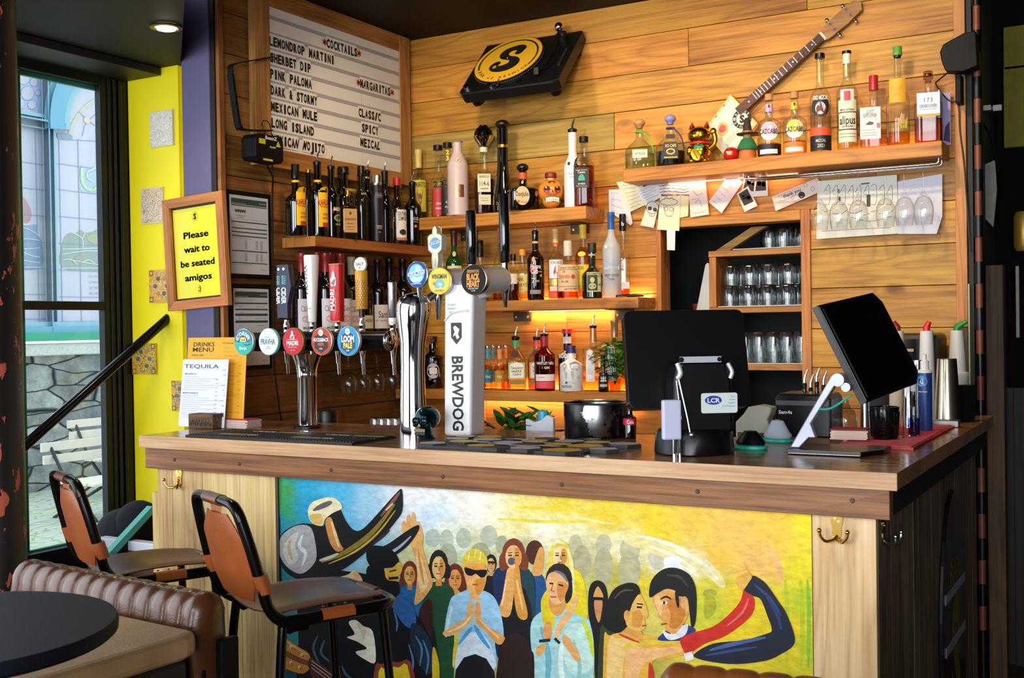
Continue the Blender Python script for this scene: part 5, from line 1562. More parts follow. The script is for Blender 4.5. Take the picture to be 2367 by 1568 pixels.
t_ = bottle('stout dark coffee tequila bottle with a lilac topped cork',1549,265,34,ZR,RF,CLEAR,(0.24,0.42,0.78),liq=(0.34,mat('#0a0706',0.1)),capz=(0.19,mat('#8a86c0',0.5),'ball',1.1),flare=0.2,sec=2.6,
   items=[('p',[(-.5,.12),(.5,.12),(.5,.40),(.4,.44),(-.4,.44),(-.5,.40)],'#14120e'),('r',-.45,.45,.14,.16,'#c9b35e'),('t','XO CAFE',0,.37,.055,'#d0bb6a',.75,.02),('e',0,.26,.3,.22,'#b8a258'),('e',0,.26,.2,.12,'#2a2416'),('r',-.3,.3,.5,.58,'#141216')])
ribbon(t_,1549,265,34,mat('#3a3464',0.5))
def caz(label,cx,top,tint,band,base,neckc):
 bottle(label,cx,top,27,ZR,RF,CLEAR,(0.30,0.58,0.72),liq=(0.24,liquid(base)),capz=(0.10,mat('#b8854e',0.7),'screw',1.15),neck=[(0.72,0.84,mat(neckc,0.5))],
   items=[('e',0,.40,.78,.78,'#d5dde2'),('e',-.05,.44,.6,.5,tint),('t','CAZCABEL',0,.40,.075,'#2a2a2e',1.75,.02),('r',-1.2,1.2,.02,.20,band),('r',-.85,.7,.05,.12,'#dcdcdc'),('|',),('e',0,.78,.09,.16,'#2a2224')])
caz('round shouldered tequila bottle with a pink badge and black base',1777,218,'#e0a8c4','#141214','#f0a860','#c8a8d0')
caz('round shouldered tequila bottle with a yellow badge',1836,213,'#e8c838','#e07a28','#e88a30','#d8c040')
bottle('tall mezcal bottle with black skull label and orange band',1895,124,24,ZR,RF,CLEAR,(0.36,0.56,0.74),liq=(0.50,GIN),capz=(0.05,BLACK,'screw',1.3),
  items=[('e',0,.46,.9,1.05,'#15131a'),('e',0,.44,.5,.6,'#b9b6ba'),('p',[(-.3,.34),(0,.42),(.4,.34),(.6,.48),(.3,.40),(0,.52),(-.4,.44)],'#5a1a1c'),('t','OXO MEZCAL',0,.545,.04,'#e8e4e0',1.4,.03),('r',-1.2,1.2,.17,.25,'#d9502c'),('r',-1.2,1.2,.02,.17,'#111014'),('t','MEZCAL',0,.12,.03,'#c8c4c0',.9),('t','2021',0,.07,.035,'#c8c4c0',.6)])
bottle('tall mezcal bottle with cream label and hand drawn letters',1957,118,24,ZR,RF,CLEAR,(0.36,0.58,0.76),liq=(0.55,GIN),capz=(0.03,BLACK,'screw',1.2),neck=[(0.87,0.97,mat('#d9d6c4',0.6))],
  items=[('r',-.95,.95,.08,.50,'#dcd9bd'),('r',-.65,.65,.48,.60,'#e4ddd8'),('r',-.3,.3,.49,.585,'#c8404a'),('r',-.92,.92,.20,.38,'#23221c'),('r',-.86,.86,.21,.37,'#dcd9bd'),('t','alipus',0,.30,.085,'#23221c',1.5,.02),('t','MEZCAL ARTESANAL',0,.40,.02,'#23221c',1.3),('t','SAN ANDRES',0,.235,.022,'#23221c',1.0),('r',-.8,.8,.16,.165,'#8a876a'),('r',-.8,.8,.13,.135,'#8a876a')])
bottle('broad mezcal bottle with red wax top and white label',2019,175,32,ZR,RF,CLEAR,(0.28,0.52,0.72),liq=(0.30,liquid('#fbdcc8')),sec=3.5,sy=0.75,capz=(0.20,mat('#a3242c',0.35),'screw',1.15),
  items=[('r',-.95,.45,.12,.55,'#e0dbd6'),('t','LOST',-.25,.49,.05,'#4a4446',.5),('t','EXPLORER',-.25,.44,.05,'#4a4446',.9),('p',[(-.6,.32),(-.3,.36),(0,.34),(-.1,.31),(-.4,.31)],'#4a4a52'),('t','8',.3,.30,.07,'#b3384a',None,.02),('r',-.85,.1,.24,.245,'#9a9490'),('r',-.85,.2,.20,.205,'#9a9490'),('r',-.85,.2,.17,.175,'#9a9490')])
bottle('tall bottle with a green stopper and yellow label',2074,108,26,ZR,RF,CLEAR,(0.30,0.50,0.68),liq=(0.14,AMBL),capz=(0.09,mat('#5a9a3a',0.5),'screw',1.3),neck=[(0.89,0.92,mat('#15140f',0.5))],
  items=[('r',-.8,.7,.42,.66,'#e3a52c'),('t','AGAVE',-.05,.56,.05,'#c98a1e',.8),('e',-.05,.50,.3,.2,'#d8951f'),('p',[(0,.22),(.3,.32),(.6,.24),(.9,.28),(.8,.16),(.2,.16)],'#d9c22e'),('r',.2,.55,.20,.30,'#d89a86')])
bottle('cut glass decanter of amber spirit with a white label',2145,165,31,ZR,RF,CLEAR,(0.24,0.62,0.74),liq=(0.38,AMB),sec=5,sy=0.9,capz=(0.16,glass('#e0d0c8',0.6),'top',1.15),neck=[(0.93,0.97,mat('#7a2420',0.4))],
  items=[('r',-.8,.8,.36,.68,'#dcdfe6'),('r',-.8,.8,.36,.39,'#d0a050'),('t','1 7 3',0,.58,.06,'#5a6a9a',.6,.02),('t','ISRABOUVIER',0,.50,.045,'#5a6a9a',1.2),('r',-.6,.6,.45,.455,'#8a8fa0')])
# ---------------------------------------------------------------- wine on the low side shelf
WB = mat('#0b0808',0.1,coat=0.4)
WL_ = {'X':0.10}
WRED,WCRM = mat('#8c1f22',0.35),mat('#c9c7a8',0.45)
def wine(label,cx,top,foil,lab,plane=WL_,hw=23,turn=0.45):
 it = None
 if lab == 'script':
  it = [('r',-.9,.9,.10,.47,'#d7d3dc'),('t','Ca',-.35,.36,.07,'#8a8590',.5),('t','Claro',.1,.36,.06,'#8a8590',.8),('e',0,.24,.5,.36,'#c9a9b0'),('t','MALBEC',0,.14,.03,'#5a4a50',.8)]
 elif lab == 'santa':
  it = [('r',-.85,.85,.12,.42,'#dedae0'),('t','Santi',.1,.30,.085,'#4a4450',1.1),('t','VALLE CENTRAL',.1,.22,.02,'#4a4450',.8),('e',-.6,.22,.12,.12,'#b8b83a')]
 elif lab == 'band':
  it = [('r',-.9,.9,.12,.28,'#d4d0b4'),('t','ADEGA',.2,.22,.04,'#3a3630',.9)]
 return bottle(label,cx,top,hw,ZW,plane,WB,(0.36,0.58,0.74),capz=(0.22,foil,'foil',1.08),items=it,name='wine_bottle',turn=turn,group=None)
wine('red foil wine bottle behind the white beer handle, nearest the licence frames',697,585,WRED,'script')
wine('red foil wine bottle half hidden by the white beer handle',733,583,WRED,'script',{'X':0.06})
wine('red foil wine bottle beside the white beer handle',752,585,WRED,'script')
wine('red foil wine bottle standing in the second row',764,584,WRED,None,{'X':0.05})
wine('red foil wine bottle behind the red beer handle',787,586,WRED,'script')
wine('cream capped wine bottle between the red and honeycomb beer handles',812,594,WCRM,'script',{'X':0.07})
wine('cream capped wine bottle behind the honeycomb beer handle',838,595,WCRM,'band')
wine('plain black topped wine bottle with white script label',873,600,BLACK,'santa')
wine('plain black topped wine bottle behind the steel tap handle',900,598,BLACK,'santa',{'X':0.09})
wine('plain black wine bottle nearest the chrome font',931,598,BLACK,None)
# ================================================================== beer fonts on the counter
def sub(t_,mb,name,par=None,**k):
 """part of a thing, its mesh given in room coordinates"""
 o = mb.build(name,parent=par or t_,**k)
 if par is None or par is t_:
  o.matrix_parent_inverse = Matrix.LocRotScale(t_.location,t_.rotation_euler,None).inverted()
 return o
def badge(t_,x,y,z,rx,rz,face,items,rim=STEEL,name='tap_badge',depth=0.016):
 """round lens badge facing the customer; items drawn in units of its radius"""
 mb = MB()
 T = Matrix.Translation((x,y,z)) @ Matrix.Rotation(PI / 2,4,'X') @ Matrix.Diagonal((rx,rz,1,1))
 mb.T = T
 mb.lathe([(0.9,-depth),(1.0,-depth * 0.8),(1.0,-0.001),(0.965,0.0)],rim,40)
 mb.lathe([(0.965,-0.0005),(0.95,0.0012),(0.0,0.0022)],mat(face,0.5,spec=0.2),40,cap=False)
 mb.T = Matrix.Identity(4)
 for k,it in enumerate(items):
  fn = (lambda d:(lambda u,v:(x + u * rx,y - 0.0026 - d,z + v * rz)))(0.0002 * k)
  c = mat(it[-1] if it[0] != 't' else it[5],0.35)
  if it[0] == 'c':
   mb.poly([(it[1] + it[3] * math.cos(a * PI / 16),it[2] + it[3] * math.sin(a * PI / 16)) for a in range(32)],c,fn)
  elif it[0] == 'p':
   mb.poly(it[1],c,fn)
  elif it[0] == 't':
   mb.text(it[1],c,fn,it[2],it[3],it[4],it[6] if len(it) > 6 else None,it[7] if len(it) > 7 else 0.02,it[8] if len(it) > 8 else 0)
  elif it[0] == 'a':                                # arched word: word, radius, height, centre angle, step
   w = it[1]
   mb.arctext(w,c,fn,0,it[6],it[2],it[3],it[4] - it[5] * (len(w) - 1) / 2,it[5],0.03)
 return sub(t_,mb,name,fix=False)
FONT_Y = -1.42
bar = thing('beer_font','chrome T-shaped beer font with five round badges and tap handles','beer tap',(0.538,FONT_Y,ZT))
BARM = mat('#17171a',0.25,0.6)
mb = MB().lathe([(0.050,0),(0.050,0.008),(0.044,0.012)],BLACK,32,c=(0.538,FONT_Y,ZT))
sub(bar,mb,'base_ring')
mb = MB().lathe([(0.0345,0.010),(0.0345,0.178),(0.036,0.180),(0.036,0.19),(0.036,0.20),(0.040,0.222),(0.050,0.248),(0.056,0.262)],CHROME,36,c=(0.538,FONT_Y,ZT))
sub(bar,mb,'column')
mb = MB().cyl((0.285,FONT_Y,1.406),(0.900,FONT_Y,1.406),0.034,BARM,28)
mb.ball((0.900,FONT_Y,1.406),0.035,CHROME,20,12,(0.45,1,1))
sub(bar,mb,'cross_bar')
HX = (0.343,0.467,0.583,0.693,0.827)
BX = (0.346,0.461,0.572,0.697,0.811)
HY = -1.30
for x,bx_ in zip(HX,BX):
 mb = MB().cyl((bx_,-1.515,1.407),(bx_,FONT_Y - 0.03,1.406),0.014,BARM,16)
 sub(bar,mb,'badge_arm')
 mb = MB().cyl((x,FONT_Y,1.406),(x,HY + 0.012,1.410),0.012,CHROME,16)
 mb.lathe([(0.0075,-0.085),(0.009,-0.06),(0.0125,-0.035),(0.016,-0.02),(0.017,0.0),(0.016,0.02),(0.012,0.03),(0.010,0.04),(0.0125,0.046),(0.0125,0.056),(0.009,0.066),(0.009,0.075)],CHROME,20,c=(x,HY,1.41))
 mb.tube([(x,HY,1.345),(x,HY + 0.004,1.315),(x,HY + 0.006,1.285)],[0.0075,0.0068,0.006],CHROME,12)
 sub(bar,mb,'tap')
def hs_(px_,py_):
 return at(px_,py_,Y=HY)
# handles: navy paddle, white cone, red bar, honeycomb with disc, steel grip
NAVY = mat('#141f3a',0.35)
zt,zb = hs_(662,613).z,hs_(662,735).z
x = HX[0]
w = 0.030
pad = [(x - .020,zb),(x + .014,zb),(x + .016,zb + .05),(x + .034,zb + .115),(x + .020,zt),(x - .020,zt)]
mb = MB().prism(pad,HY - 0.010,HY + 0.012,NAVY,lambda u,v,d:(u,d,v))
mb.prism([(x - .036,zb),(x - .0205,zb),(x - .0205,zt),(x - .036,zt)],HY - 0.006,HY + 0.012,NAVY,lambda u,v,d:(u,d,v))
WT,TEAL = mat('#e8ecec',0.4),mat('#6fc4c4',0.4)
for ux,y in ((x - .001,HY - .0106),(x - .0285,HY - .0066)):
 mb.text('CIDER',WT,XZ(y),ux,zb + .082,.022,.062,.035,-PI / 2)
 mb.text('RIVER',TEAL,XZ(y),ux - .005,zb + .139,.0085,.034,.02,-PI / 2)
 mb.text('COLD',TEAL,XZ(y),ux + .006,zb + .139,.0085,.034,.02,-PI / 2)
 mb.text('o',WT,XZ(y),ux,zt - .012,.014,None,.06)
sub(bar,mb,'tap_handle',bev=0.002,fix=False)['label'] = 'navy cider handle'
x = HX[1]
zt,zb = hs_(722,590).z,hs_(722,745).z
ivory = mat('#e9e5da',0.3,coat=0.3)
mb = MB().lathe([(0.0135,zb),(0.015,zb + .004),(0.019,zb + .09),(0.0255,zb + .18),(0.028,zt - .006),(0.026,zt)],ivory,28,c=(x,HY,0))
def cone(u,v):
 r = 0.0155 + (v - zb) * 0.058
 return (x + r * math.sin(u / r),HY - r * math.cos(u / r) * 1.0 - 0.0006,v)
mb.text('PRAVHA',mat('#2f4a44',0.4),cone,-.010,zb + .155,.020,.105,.01,PI / 2)
mb.text('CLASSIC',mat('#9a8a5a',0.4),cone,-.002,zb + .05,.0045,None,.01)
sub(bar,mb,'tap_handle',fix=False)['label'] = 'tapering white lager handle'
x = HX[2]
zt,zb = hs_(780,613).z,hs_(780,742).z
REDH = mat('#c81a1e',0.3,coat=0.4)
mb = MB().lathe([(0.022,zb,4),(0.0235,zb + .004,4),(0.0255,zt - .004,4),(0.0265,zt,4)],REDH,32,c=(x,HY,0),sy=0.75)
mb.lathe([(0.0255,zt,4),(0.0268,zt + .001,4),(0.0268,zt + .004,4),(0.025,zt + .005,4)],mat('#b9803a',0.4,0.4),32,c=(x,HY,0),sy=0.75).lathe([(0.0235,zb - .004,4),(0.0235,zb,4)],mat('#b9803a',0.4,0.4),32,c=(x,HY,0),sy=0.75)
fr = XZ(HY - 0.0205)
mb.text('MADRI',WT,fr,x - .006,zb + .075,.020,.075,.03,PI / 2)
mb.text('EXCEPCIONAL',mat('#f0c0b0',0.4),fr,x + .009,zb + .06,.004,.05,.01,PI / 2)
mb.poly([(x - .012,zb + .125),(x + .012,zb + .125),(x + .014,zb + .150),(x + .008,zb + .158),(x + .006,zb + .172),(x,zb + .182),(x - .006,zb + .172),(x - .008,zb + .158),(x - .014,zb + .150)],mat('#d8d0cc',0.4),fr)
mb.poly([(x - .012,zb + .135),(x + .004,zb + .125),(x + .013,zb + .152),(x + .002,zb + .148)],mat('#8a7a7a',0.4),XZ(HY - 0.0208))
sub(bar,mb,'tap_handle',fix=False)['label'] = 'red lager handle'
x = HX[3]
zt,zb = hs_(836,626).z,hs_(836,715).z
HON = mat('#d89a24',0.35,coat=0.3)
HOND = mat('#8a560e',0.5)
mb = MB().lathe([(0.0205,zb),(0.0215,zb + .003),(0.0225,zt - .003),(0.0215,zt)],HON,28,c=(x,HY,0))
def rnd_(u,v):
 r = 0.0228
 return (x + r * math.sin(u / r),HY - r * math.cos(u / r),v)
hxs = 0.0056
for j in range(12):
 for i in range(-3,4):
  cu,cv = i * hxs * 1.75 + (j % 2) * hxs * 0.875,zb + .006 + j * hxs * 1.5
  if cv > zt - .006:
   continue
  for a in range(6):
   p0 = (cu + hxs * math.sin(a * PI / 3),cv + hxs * math.cos(a * PI / 3))
   p1 = (cu + hxs * math.sin((a + 1) * PI / 3),cv + hxs * math.cos((a + 1) * PI / 3))
   q0,q1 = (cu + .86 * (p0[0] - cu),cv + .86 * (p0[1] - cv)),(cu + .86 * (p1[0] - cu),cv + .86 * (p1[1] - cv))
   mb.add([rnd_(*p0),rnd_(*p1),rnd_(*q1),rnd_(*q0)],[(0,1,2,3)],HOND)
mb.cyl((x,HY,zb - .028),(x,HY,zb),0.010,BLACK,14)
zd = hs_(836,612).z
mb.T = Matrix.Translation((x,HY - .006,zd)) @ Matrix.Rotation(PI / 2,4,'X')
mb.lathe([(0.024,-.010),(0.0265,-.008),(0.0265,0.0),(0.025,0.001),(0,0.0012)],mat('#dcd8d6',0.3),32)
mb.T = Matrix.Identity(4)
K_ = mat('#202024',0.4)
mb.text('SALT',K_,XZ(HY - .0076),x,zd + .002,.010,.034,.01)
mb.poly([(x - .003,zd - .011),(x,zd - .008),(x + .003,zd - .011),(x,zd - .014)],K_,XZ(HY - .0076))
sub(bar,mb,'tap_handle',fix=False)['label'] = 'honeycomb handle with a white disc on top'
x = HX[4]
zt,zb = hs_(907,652).z,hs_(907,735).z
mb = MB().lathe([(0.0135,zb),(0.015,zb + .003),(0.0155,zb + .10),(0.017,zt - .003),(0.016,zt)],mat('#a9a4a8',0.22,0.9),24,c=(x,HY,0))
mb.lathe([(0.013,zb - .022),(0.0145,zb - .02),(0.0145,zb - .002),(0.0135,zb)],ivory,24,c=(x,HY,0))
sub(bar,mb,'tap_handle')['label'] = 'plain steel handle'
BR = 0.0445
BY,BZ = -1.530,1.408
W_,NV = '#eef0ee','#1b2c50'
badge(bar,BX[0],BY,BZ,BR,BR * 1.06,'#35b9a4',[('p',[(math.cos(a * PI / 20) * .93,.05 + math.sin(a * PI / 20) * .88) for a in range(21)],'#1d6f94'),('p',[(math.cos(a * PI / 20) * .62,-.02 + math.sin(a * PI / 20) * .55) for a in range(21)],'#143f70'),('a','COLD RIVER',.64,.30,PI / 2,-.26,.0,W_),('p',[(-.32,.0),(.32,.0),(.32,.24),(.2,.34),(-.2,.34),(-.32,.24)],'#e6d23a'),('t','CIDER',0,.15,.15,'#1b4a70',.5),('p',[(-.9,-.06),(.9,-.06),(.75,-.16),(-.75,-.16)],'#2fae9e'),('p',[(-.05,-.1),(.3,-.2),(.78,-.08),(.7,-.22),(.3,-.3)],'#1b5a90'),('t','Sharps',0,-.45,.24,W_,.8,.02)],mat('#cfd6d4',0.25,0.6))
badge(bar,BX[1],BY,BZ,BR,BR * 1.06,'#dfe6e2',[('t','PRAVHA',0,.02,.44,'#3f6478',1.45,.012),('t','PREMIUM PILSNER',0,.34,.06,'#9aaab0',.7),('t','Staropramen',0,-.48,.12,'#8a98a4',.6,.0,.12),('c',0,-.36,.06,'#8aa0a8')],mat('#8fd8d8',0.3,0.2))
badge(bar,BX[2],BY,BZ,BR * 1.04,BR * 1.08,'#c5333a',[('t','MADRI',0,-.10,.34,W_,1.1,.03),('t','EXCEPCIONAL',0,-.40,.12,'#e8a0a0',.85),('t','CERVEZA',0,-.62,.08,'#e8a0a0',.5),('p',[(-.20,.18),(.20,.18),(.22,.42),(.10,.52),(.10,.70),(0,.80),(-.10,.70),(-.10,.52),(-.22,.42)],'#e4d0cc'),('p',[(-.5,.13),(.5,.13),(.5,.16),(-.5,.16)],'#e8c0b8'),('p',[(-.15,.2),(.05,.22),(.18,.42),(0,.40)],'#8a4a4a')],mat('#8a6a3a',0.4,0.4))
badge(bar,BX[3],BY,BZ,BR,BR * 1.06,'#c5482e',[('p',[(0,-.86),(.62,-.45),(.62,.32),(0,.66),(-.62,.32),(-.62,-.45)],'#1f1a1e'),('t','HUCK&BACK',0,.12,.26,W_,1.5,.03),('t','NEIPA',0,-.20,.24,'#d8693a',.6,.03),('c',0,.62,.24,'#e4e2de'),('t','SALT',0,.62,.12,'#c04a3a',.32),('t','-4.5%-',0,-.52,.12,W_,.35)],mat('#d8d6d4',0.25,0.6))
badge(bar,BX[4],BY,BZ,BR * 1.04,BR * 1.12,'#3a9bd0',[('p',[(0,-.86),(.64,-.45),(.64,.32),(0,.66),(-.64,.32),(-.64,-.45)],'#1b3458'),('t','LOOM',0,.16,.42,W_,1.15,.05),('t','PALE',0,-.28,.36,'#f0d23a',.8,.05),('c',0,.64,.22,'#dfe6ea'),('t','SALT',0,.64,.11,'#2a7ab0',.3),('t','-3.8%-',0,-.62,.12,W_,.35)],mat('#d8dadc',0.25,0.6))
# tall polished font with the blue moon badge
chromef = thing('beer_font','tall curved mirror chrome beer font with a round blue badge','beer tap',(1.035,-1.481,ZT))
mb = MB()
prof = [(1.034,0.043,1.100),(1.034,0.0425,1.14),(1.034,0.040,1.22),(1.035,0.0375,1.32),(1.037,0.040,1.40),(1.039,0.049,1.46),(1.041,0.054,1.50),(1.042,0.053,1.525),(1.045,0.046,1.545),(1.050,0.033,1.558),(1.055,0.014,1.564)]
vs,fs,n = [],[],40
for cx,r,z in prof:
 vs += [(cx + x,-1.481 + y * 0.95,z) for x,y in ring2(r,n,2.6)]
for i in range(len(prof) - 1):
 for k in range(n):
  fs.append((i * n + k,i * n + (k + 1) % n,(i + 1) * n + (k + 1) % n,(i + 1) * n + k))
fs += [tuple(range((len(prof) - 1) * n,len(prof) * n))]
mb.add(vs,fs,CHROME,True)
sub(chromef,mb,'column',angle=60)
mb = MB().cyl((1.083,-1.500,1.545),(1.085,-1.508,1.585),0.009,CHROME,14)
mb.cyl((1.085,-1.505,1.625),(1.085,-1.41,1.630),0.012,CHROME,14)
sub(chromef,mb,'badge_arm')
badge(chromef,1.085,-1.520,1.620,0.0405,0.0425,'#2650a0',[('c',0,.05,.74,'#7fc0dc'),('p',[(-.62,-.35),(-.3,-.15),(.1,-.28),(.5,-.1),(.62,-.3),(.3,-.55),(-.3,-.55)],'#c4e4ea'),('c',.15,.42,.26,'#b8dcea'),('p',[(-.82,-.14),(.80,.06),(.80,.34),(-.82,.12)],'#e6ecf0'),('t','BLUE MOON',0,.10,.20,'#2a3f70',1.45,.02,.13),('t','BELGIAN WHITE',0,-.70,.09,'#dfe8f0',.9)],mat('#dcdcdc',0.2,0.8))
mb = MB()
x,y = 1.085,-1.400
z0,z1 = at(1010,622,Y=y).z,at(1010,525,Y=y).z
hp = [(x - .009,z0),(x + .009,z0),(x + .013,z0 + .030),(x + .012,z0 + .050),(x + .026,z0 + .062),(x + .028,z0 + .105),(x + .022,z0 + .112),(x + .010,z0 + .116),(x + .008,z1 - .006),(x,z1),(x - .008,z1 - .006),(x - .010,z0 + .116),(x - .022,z0 + .112),(x - .028,z0 + .105),(x - .026,z0 + .062),(x - .012,z0 + .050),(x - .013,z0 + .030)]
mb.prism(hp,y - .012,y + .012,mat('#d9d3b8',0.35,coat=0.3),lambda u,v,d:(u,d,v))
fr = XZ(y - .0126)
mb.poly([(x + .020 * math.cos(a * PI / 14),z0 + .084 + .019 * math.sin(a * PI / 14)) for a in range(28)],mat('#5f9cc4',0.4),fr)
mb.poly([(x - .024,z0 + .076),(x + .026,z0 + .088),(x + .026,z0 + .097),(x - .024,z0 + .085)],mat('#e4e2d2',0.4),XZ(y - .0129))
mb.text('BLUE MOON',mat('#2a4a78',0.4),XZ(y - .0132),x,z0 + .087,.0065,.045,.02,.23)
mb.text('BREWERY',mat('#8a8468',0.4),fr,x,z0 + .022,.004,.026,.01,PI / 2)
sub(chromef,mb,'tap_handle',bev=0.003,fix=False)['label'] = 'cream shaped handle with a blue moon'
mb = MB().lathe([(0.0075,-.10),(0.010,-.07),(0.014,-.045),(0.017,-.02),(0.017,.01),(0.012,.03),(0.011,.06)],CHROME,18,c=(x,y,1.575)).cyl((1.06,-1.46,1.53),(x,y,1.565),0.013,CHROME,14)
sub(chromef,mb,'tap')
# white tower font
CRAFT = mat('#dcdcda',0.3,coat=0.5)
tower = thing('beer_font','tall white beer tower with black vertical lettering and two round badges','beer tap',(1.215,-1.45,ZT))
mb = MB()
mb.prism([(1.160,1.101),(1.262,1.101),(1.268,1.30),(1.276,1.47),(1.280,1.56),(1.270,1.585),(1.19,1.585),(1.170,1.56),(1.168,1.47),(1.164,1.30)],-1.495,-1.405,CRAFT,lambda u,v,d:(u,d,v))
sub(tower,mb,'column',bev=0.012,seg=4)
mb = MB()
KN = mat('#17181c',0.4)
fr = XZ(-1.4957)
mb.text('BREWDOG',KN,fr,1.219,1.238,.042,.236,.026,-PI / 2)
sc,sz = 1.216,1.430
mb.poly([(sc - .020,sz + .033),(sc + .020,sz + .033),(sc + .020,sz - .014),(sc,sz - .036),(sc - .020,sz - .014)],KN,fr)
mb.poly([(sc - .012,sz + .018),(sc - .004,sz + .024),(sc + .012,sz + .012),(sc + .006,sz - .004),(sc + .012,sz - .014),(sc + .002,sz - .020),(sc - .004,sz - .006),(sc - .014,sz - .012),(sc - .006,sz + .004)],CRAFT,XZ(-1.4960))
sub(tower,mb,'lettering',fix=False)
mb = MB()
mb.text('PLANET',mat('#9a9a98',0.5),fr,1.200,1.520,.007,.030,.01)
mb.text('FRIENDLY',mat('#9a9a98',0.5),fr,1.200,1.508,.007,.034,.01)
mb.text('BEER',mat('#9a9a98',0.5),fr,1.200,1.496,.007,.020,.01)
sub(tower,mb,'sticker',fix=False)
mb = MB().tube(spline([(1.174,-1.497,1.470),(1.196,-1.498,1.490),(1.225,-1.498,1.498),(1.262,-1.497,1.500)],5,False),0.003,CRAFT,8)
sub(tower,mb,'raised_rib')
for x,nm_ in ((1.168,'w'),(1.296,'b')):
 z = 1.596
 mb = MB().cyl((x,-1.512,z),(x,-1.355,z + .004),0.043 if nm_ == 'b' else 0.040,CRAFT,32)
 mb.tube([(x,-1.44,z - .02),(1.222,-1.445,z - .04)],0.034,CRAFT,20)
 sub(tower,mb,'tap_arm')
 mb = MB().cyl((x,-1.355,z + .003),(x,-1.320,z + .003),0.014,CHROME,16)
 mb.lathe([(0.006,-.085),(0.0075,-.07),(0.011,-.045),(0.015,-.025),(0.016,-.002),(0.019,.0),(0.019,.012),(0.0135,.02),(0.015,.032),(0.011,.050),(0.012,.060)],CHROME,20,c=(x,-1.32,z))
 sub(tower,mb,'tap')
 zb,zt = 1.657,(1.835 if nm_ == 'w' else 1.882)
 mb = MB().lathe([(0.0135,zb),(0.0165,zb + .004),(0.0185,zb + .09),(0.0165,zt - .004),(0.015,zt)],mat('#0b0b0c',0.12,coat=0.6),24,c=(x,-1.32,0))
 sub(tower,mb,'tap_handle')['label'] = 'black rod handle'
badge(tower,1.168,-1.514,1.596,0.0445,0.0445,'#eacb35',[('c',0,0,.88,'#f0d03a'),('p',[(-.40,-.50),(-.45,-.1),(-.2,.12),(.15,.15),(.4,-.02),(.5,-.3),(.3,-.5),(.1,-.42),(-.1,-.52)],'#6fb8c4'),('p',[(-.15,-.2),(.1,-.1),(.3,-.25),(.1,-.4)],'#cfe0e0'),('c',-.42,-.18,.13,'#d86a4a'),('t','WINGMAN',0,.34,.34,'#4a3a1a',1.3,.03),('t','SESSION IPA',0,-.68,.14,'#d8843a',.8,.03),('c',.1,-.68,.06,'#4a9a5a')],STEEL,depth=0.02)
badge(tower,1.296,-1.516,1.596,0.0475,0.0475,'#15130f',[('t','BREWDOG',0,.56,.20,'#c8822a',.9,.04),('t','BLACK',0,.20,.40,'#e0912e',1.0,.06),('t','HEART',0,-.26,.40,'#e0912e',1.0,.06),('t','NITRO DRY STOUT',0,-.58,.10,'#d8d4cc',.8,.02),('t','4.1%',0,-.72,.10,'#d8d4cc',.3)],STEEL,depth=0.022)
# ================================================================== hanging wine glasses
CRY = glass('#fdfefe',0.78,0.02,1.2)
def wineglass_mesh():
 mb = MB()
 o = [(0.036,0.0),(0.034,-0.0025),(0.008,-0.006),(0.0042,-0.012),(0.0036,-0.05),(0.0042,-0.085),(0.010,-0.098),(0.024,-0.112),(0.034,-0.132),(0.037,-0.152),(0.035,-0.175),(0.030,-0.200)]
 mb.lathe(o,CRY,28,cap=False)
 mb.lathe([(r - 0.0012,z) for r,z in o[6:][::-1]],CRY,28,cap=False)
 return mb
def hang_glass(proto,px_,py_,plane,label,group,sc=1.0):
 """py_ is the photo row of the foot (the topmost point)"""
 p = at(px_,py_,**plane)
 if proto is None:
  t_ = thing('wine_glass',label,'wine glass',p,0,group)
  mb = wineglass_mesh()
  v,f = mb.v,mb.f
  st,bo = MB(),MB()
  st.lathe([(0.036,0.0),(0.034,-0.0025),(0.008,-0.006),(0.0042,-0.012),(0.0036,-0.05),(0.0042,-0.085),(0.009,-0.096)],CRY,28,cap=False)
  bo.lathe([(0.009,-0.096),(0.024,-0.112),(0.034,-0.132),(0.037,-0.152),(0.035,-0.175),(0.030,-0.200),(0.0288,-0.200),(0.0338,-0.175),(0.0358,-0.152),(0.0328,-0.132),(0.023,-0.1135),(0.0,-0.100)],CRY,28,cap=False)
  st.build('stem',parent=t_)
  bo.build('bowl',parent=t_)
 else:
  t_ = copy_tree(proto,label)
  t_.location = p
  t_['group'] = group
 t_.scale = (sc,) * 3
 return t_
# steel rail under the high shelf
zr = at(2100,384,Y=-0.15).z
rail = thing('glass_rail','steel hanging rail for wine glasses under the high shelf','rail',(2.1,-0.1,zr))
for k,y in enumerate((-0.152,-0.085)):
 mb = MB()
 xa,xb = 1.72,2.455
 mb.tube([(xa,y,ZR - 0.058),(xa,y,zr + 0.004),(xa + 0.006,y,zr),(xb - 0.008,y,zr),(xb,y,zr + 0.006),(xb,y,ZR - 0.058)],0.0042,CHROME,10)
 sub(rail,mb,'rail_bar')
rows = [(1893,'first'),(1938,'second'),(1983,'third'),(2046,'fourth'),(2090,'fifth'),(2134,'sixth')]
names = ('first wine glass on the rail, next to the hatch','wine glass hanging from the rail, second from the hatch','wine glass hanging from the rail over the middle of the pencil drawing','wine glass hanging from the rail before the drawn doorway','wine glass hanging from the rail at the meeting of drawing and white sheet','wine glass hanging from the rail in front of the plain white sheet')
pro = None
for (px_,_),lab in zip(rows,names):
 q = at(px_,400,Y=-0.118)
 t_ = hang_glass(pro,px_,400,{'Y':-0.118},lab,'wine glasses on the steel rail',1.0)
 t_.location = (q.x,q.y,zr + 0.0065)
 t_.scale = (0.98,0.98,1.12)
 pro = pro or t_
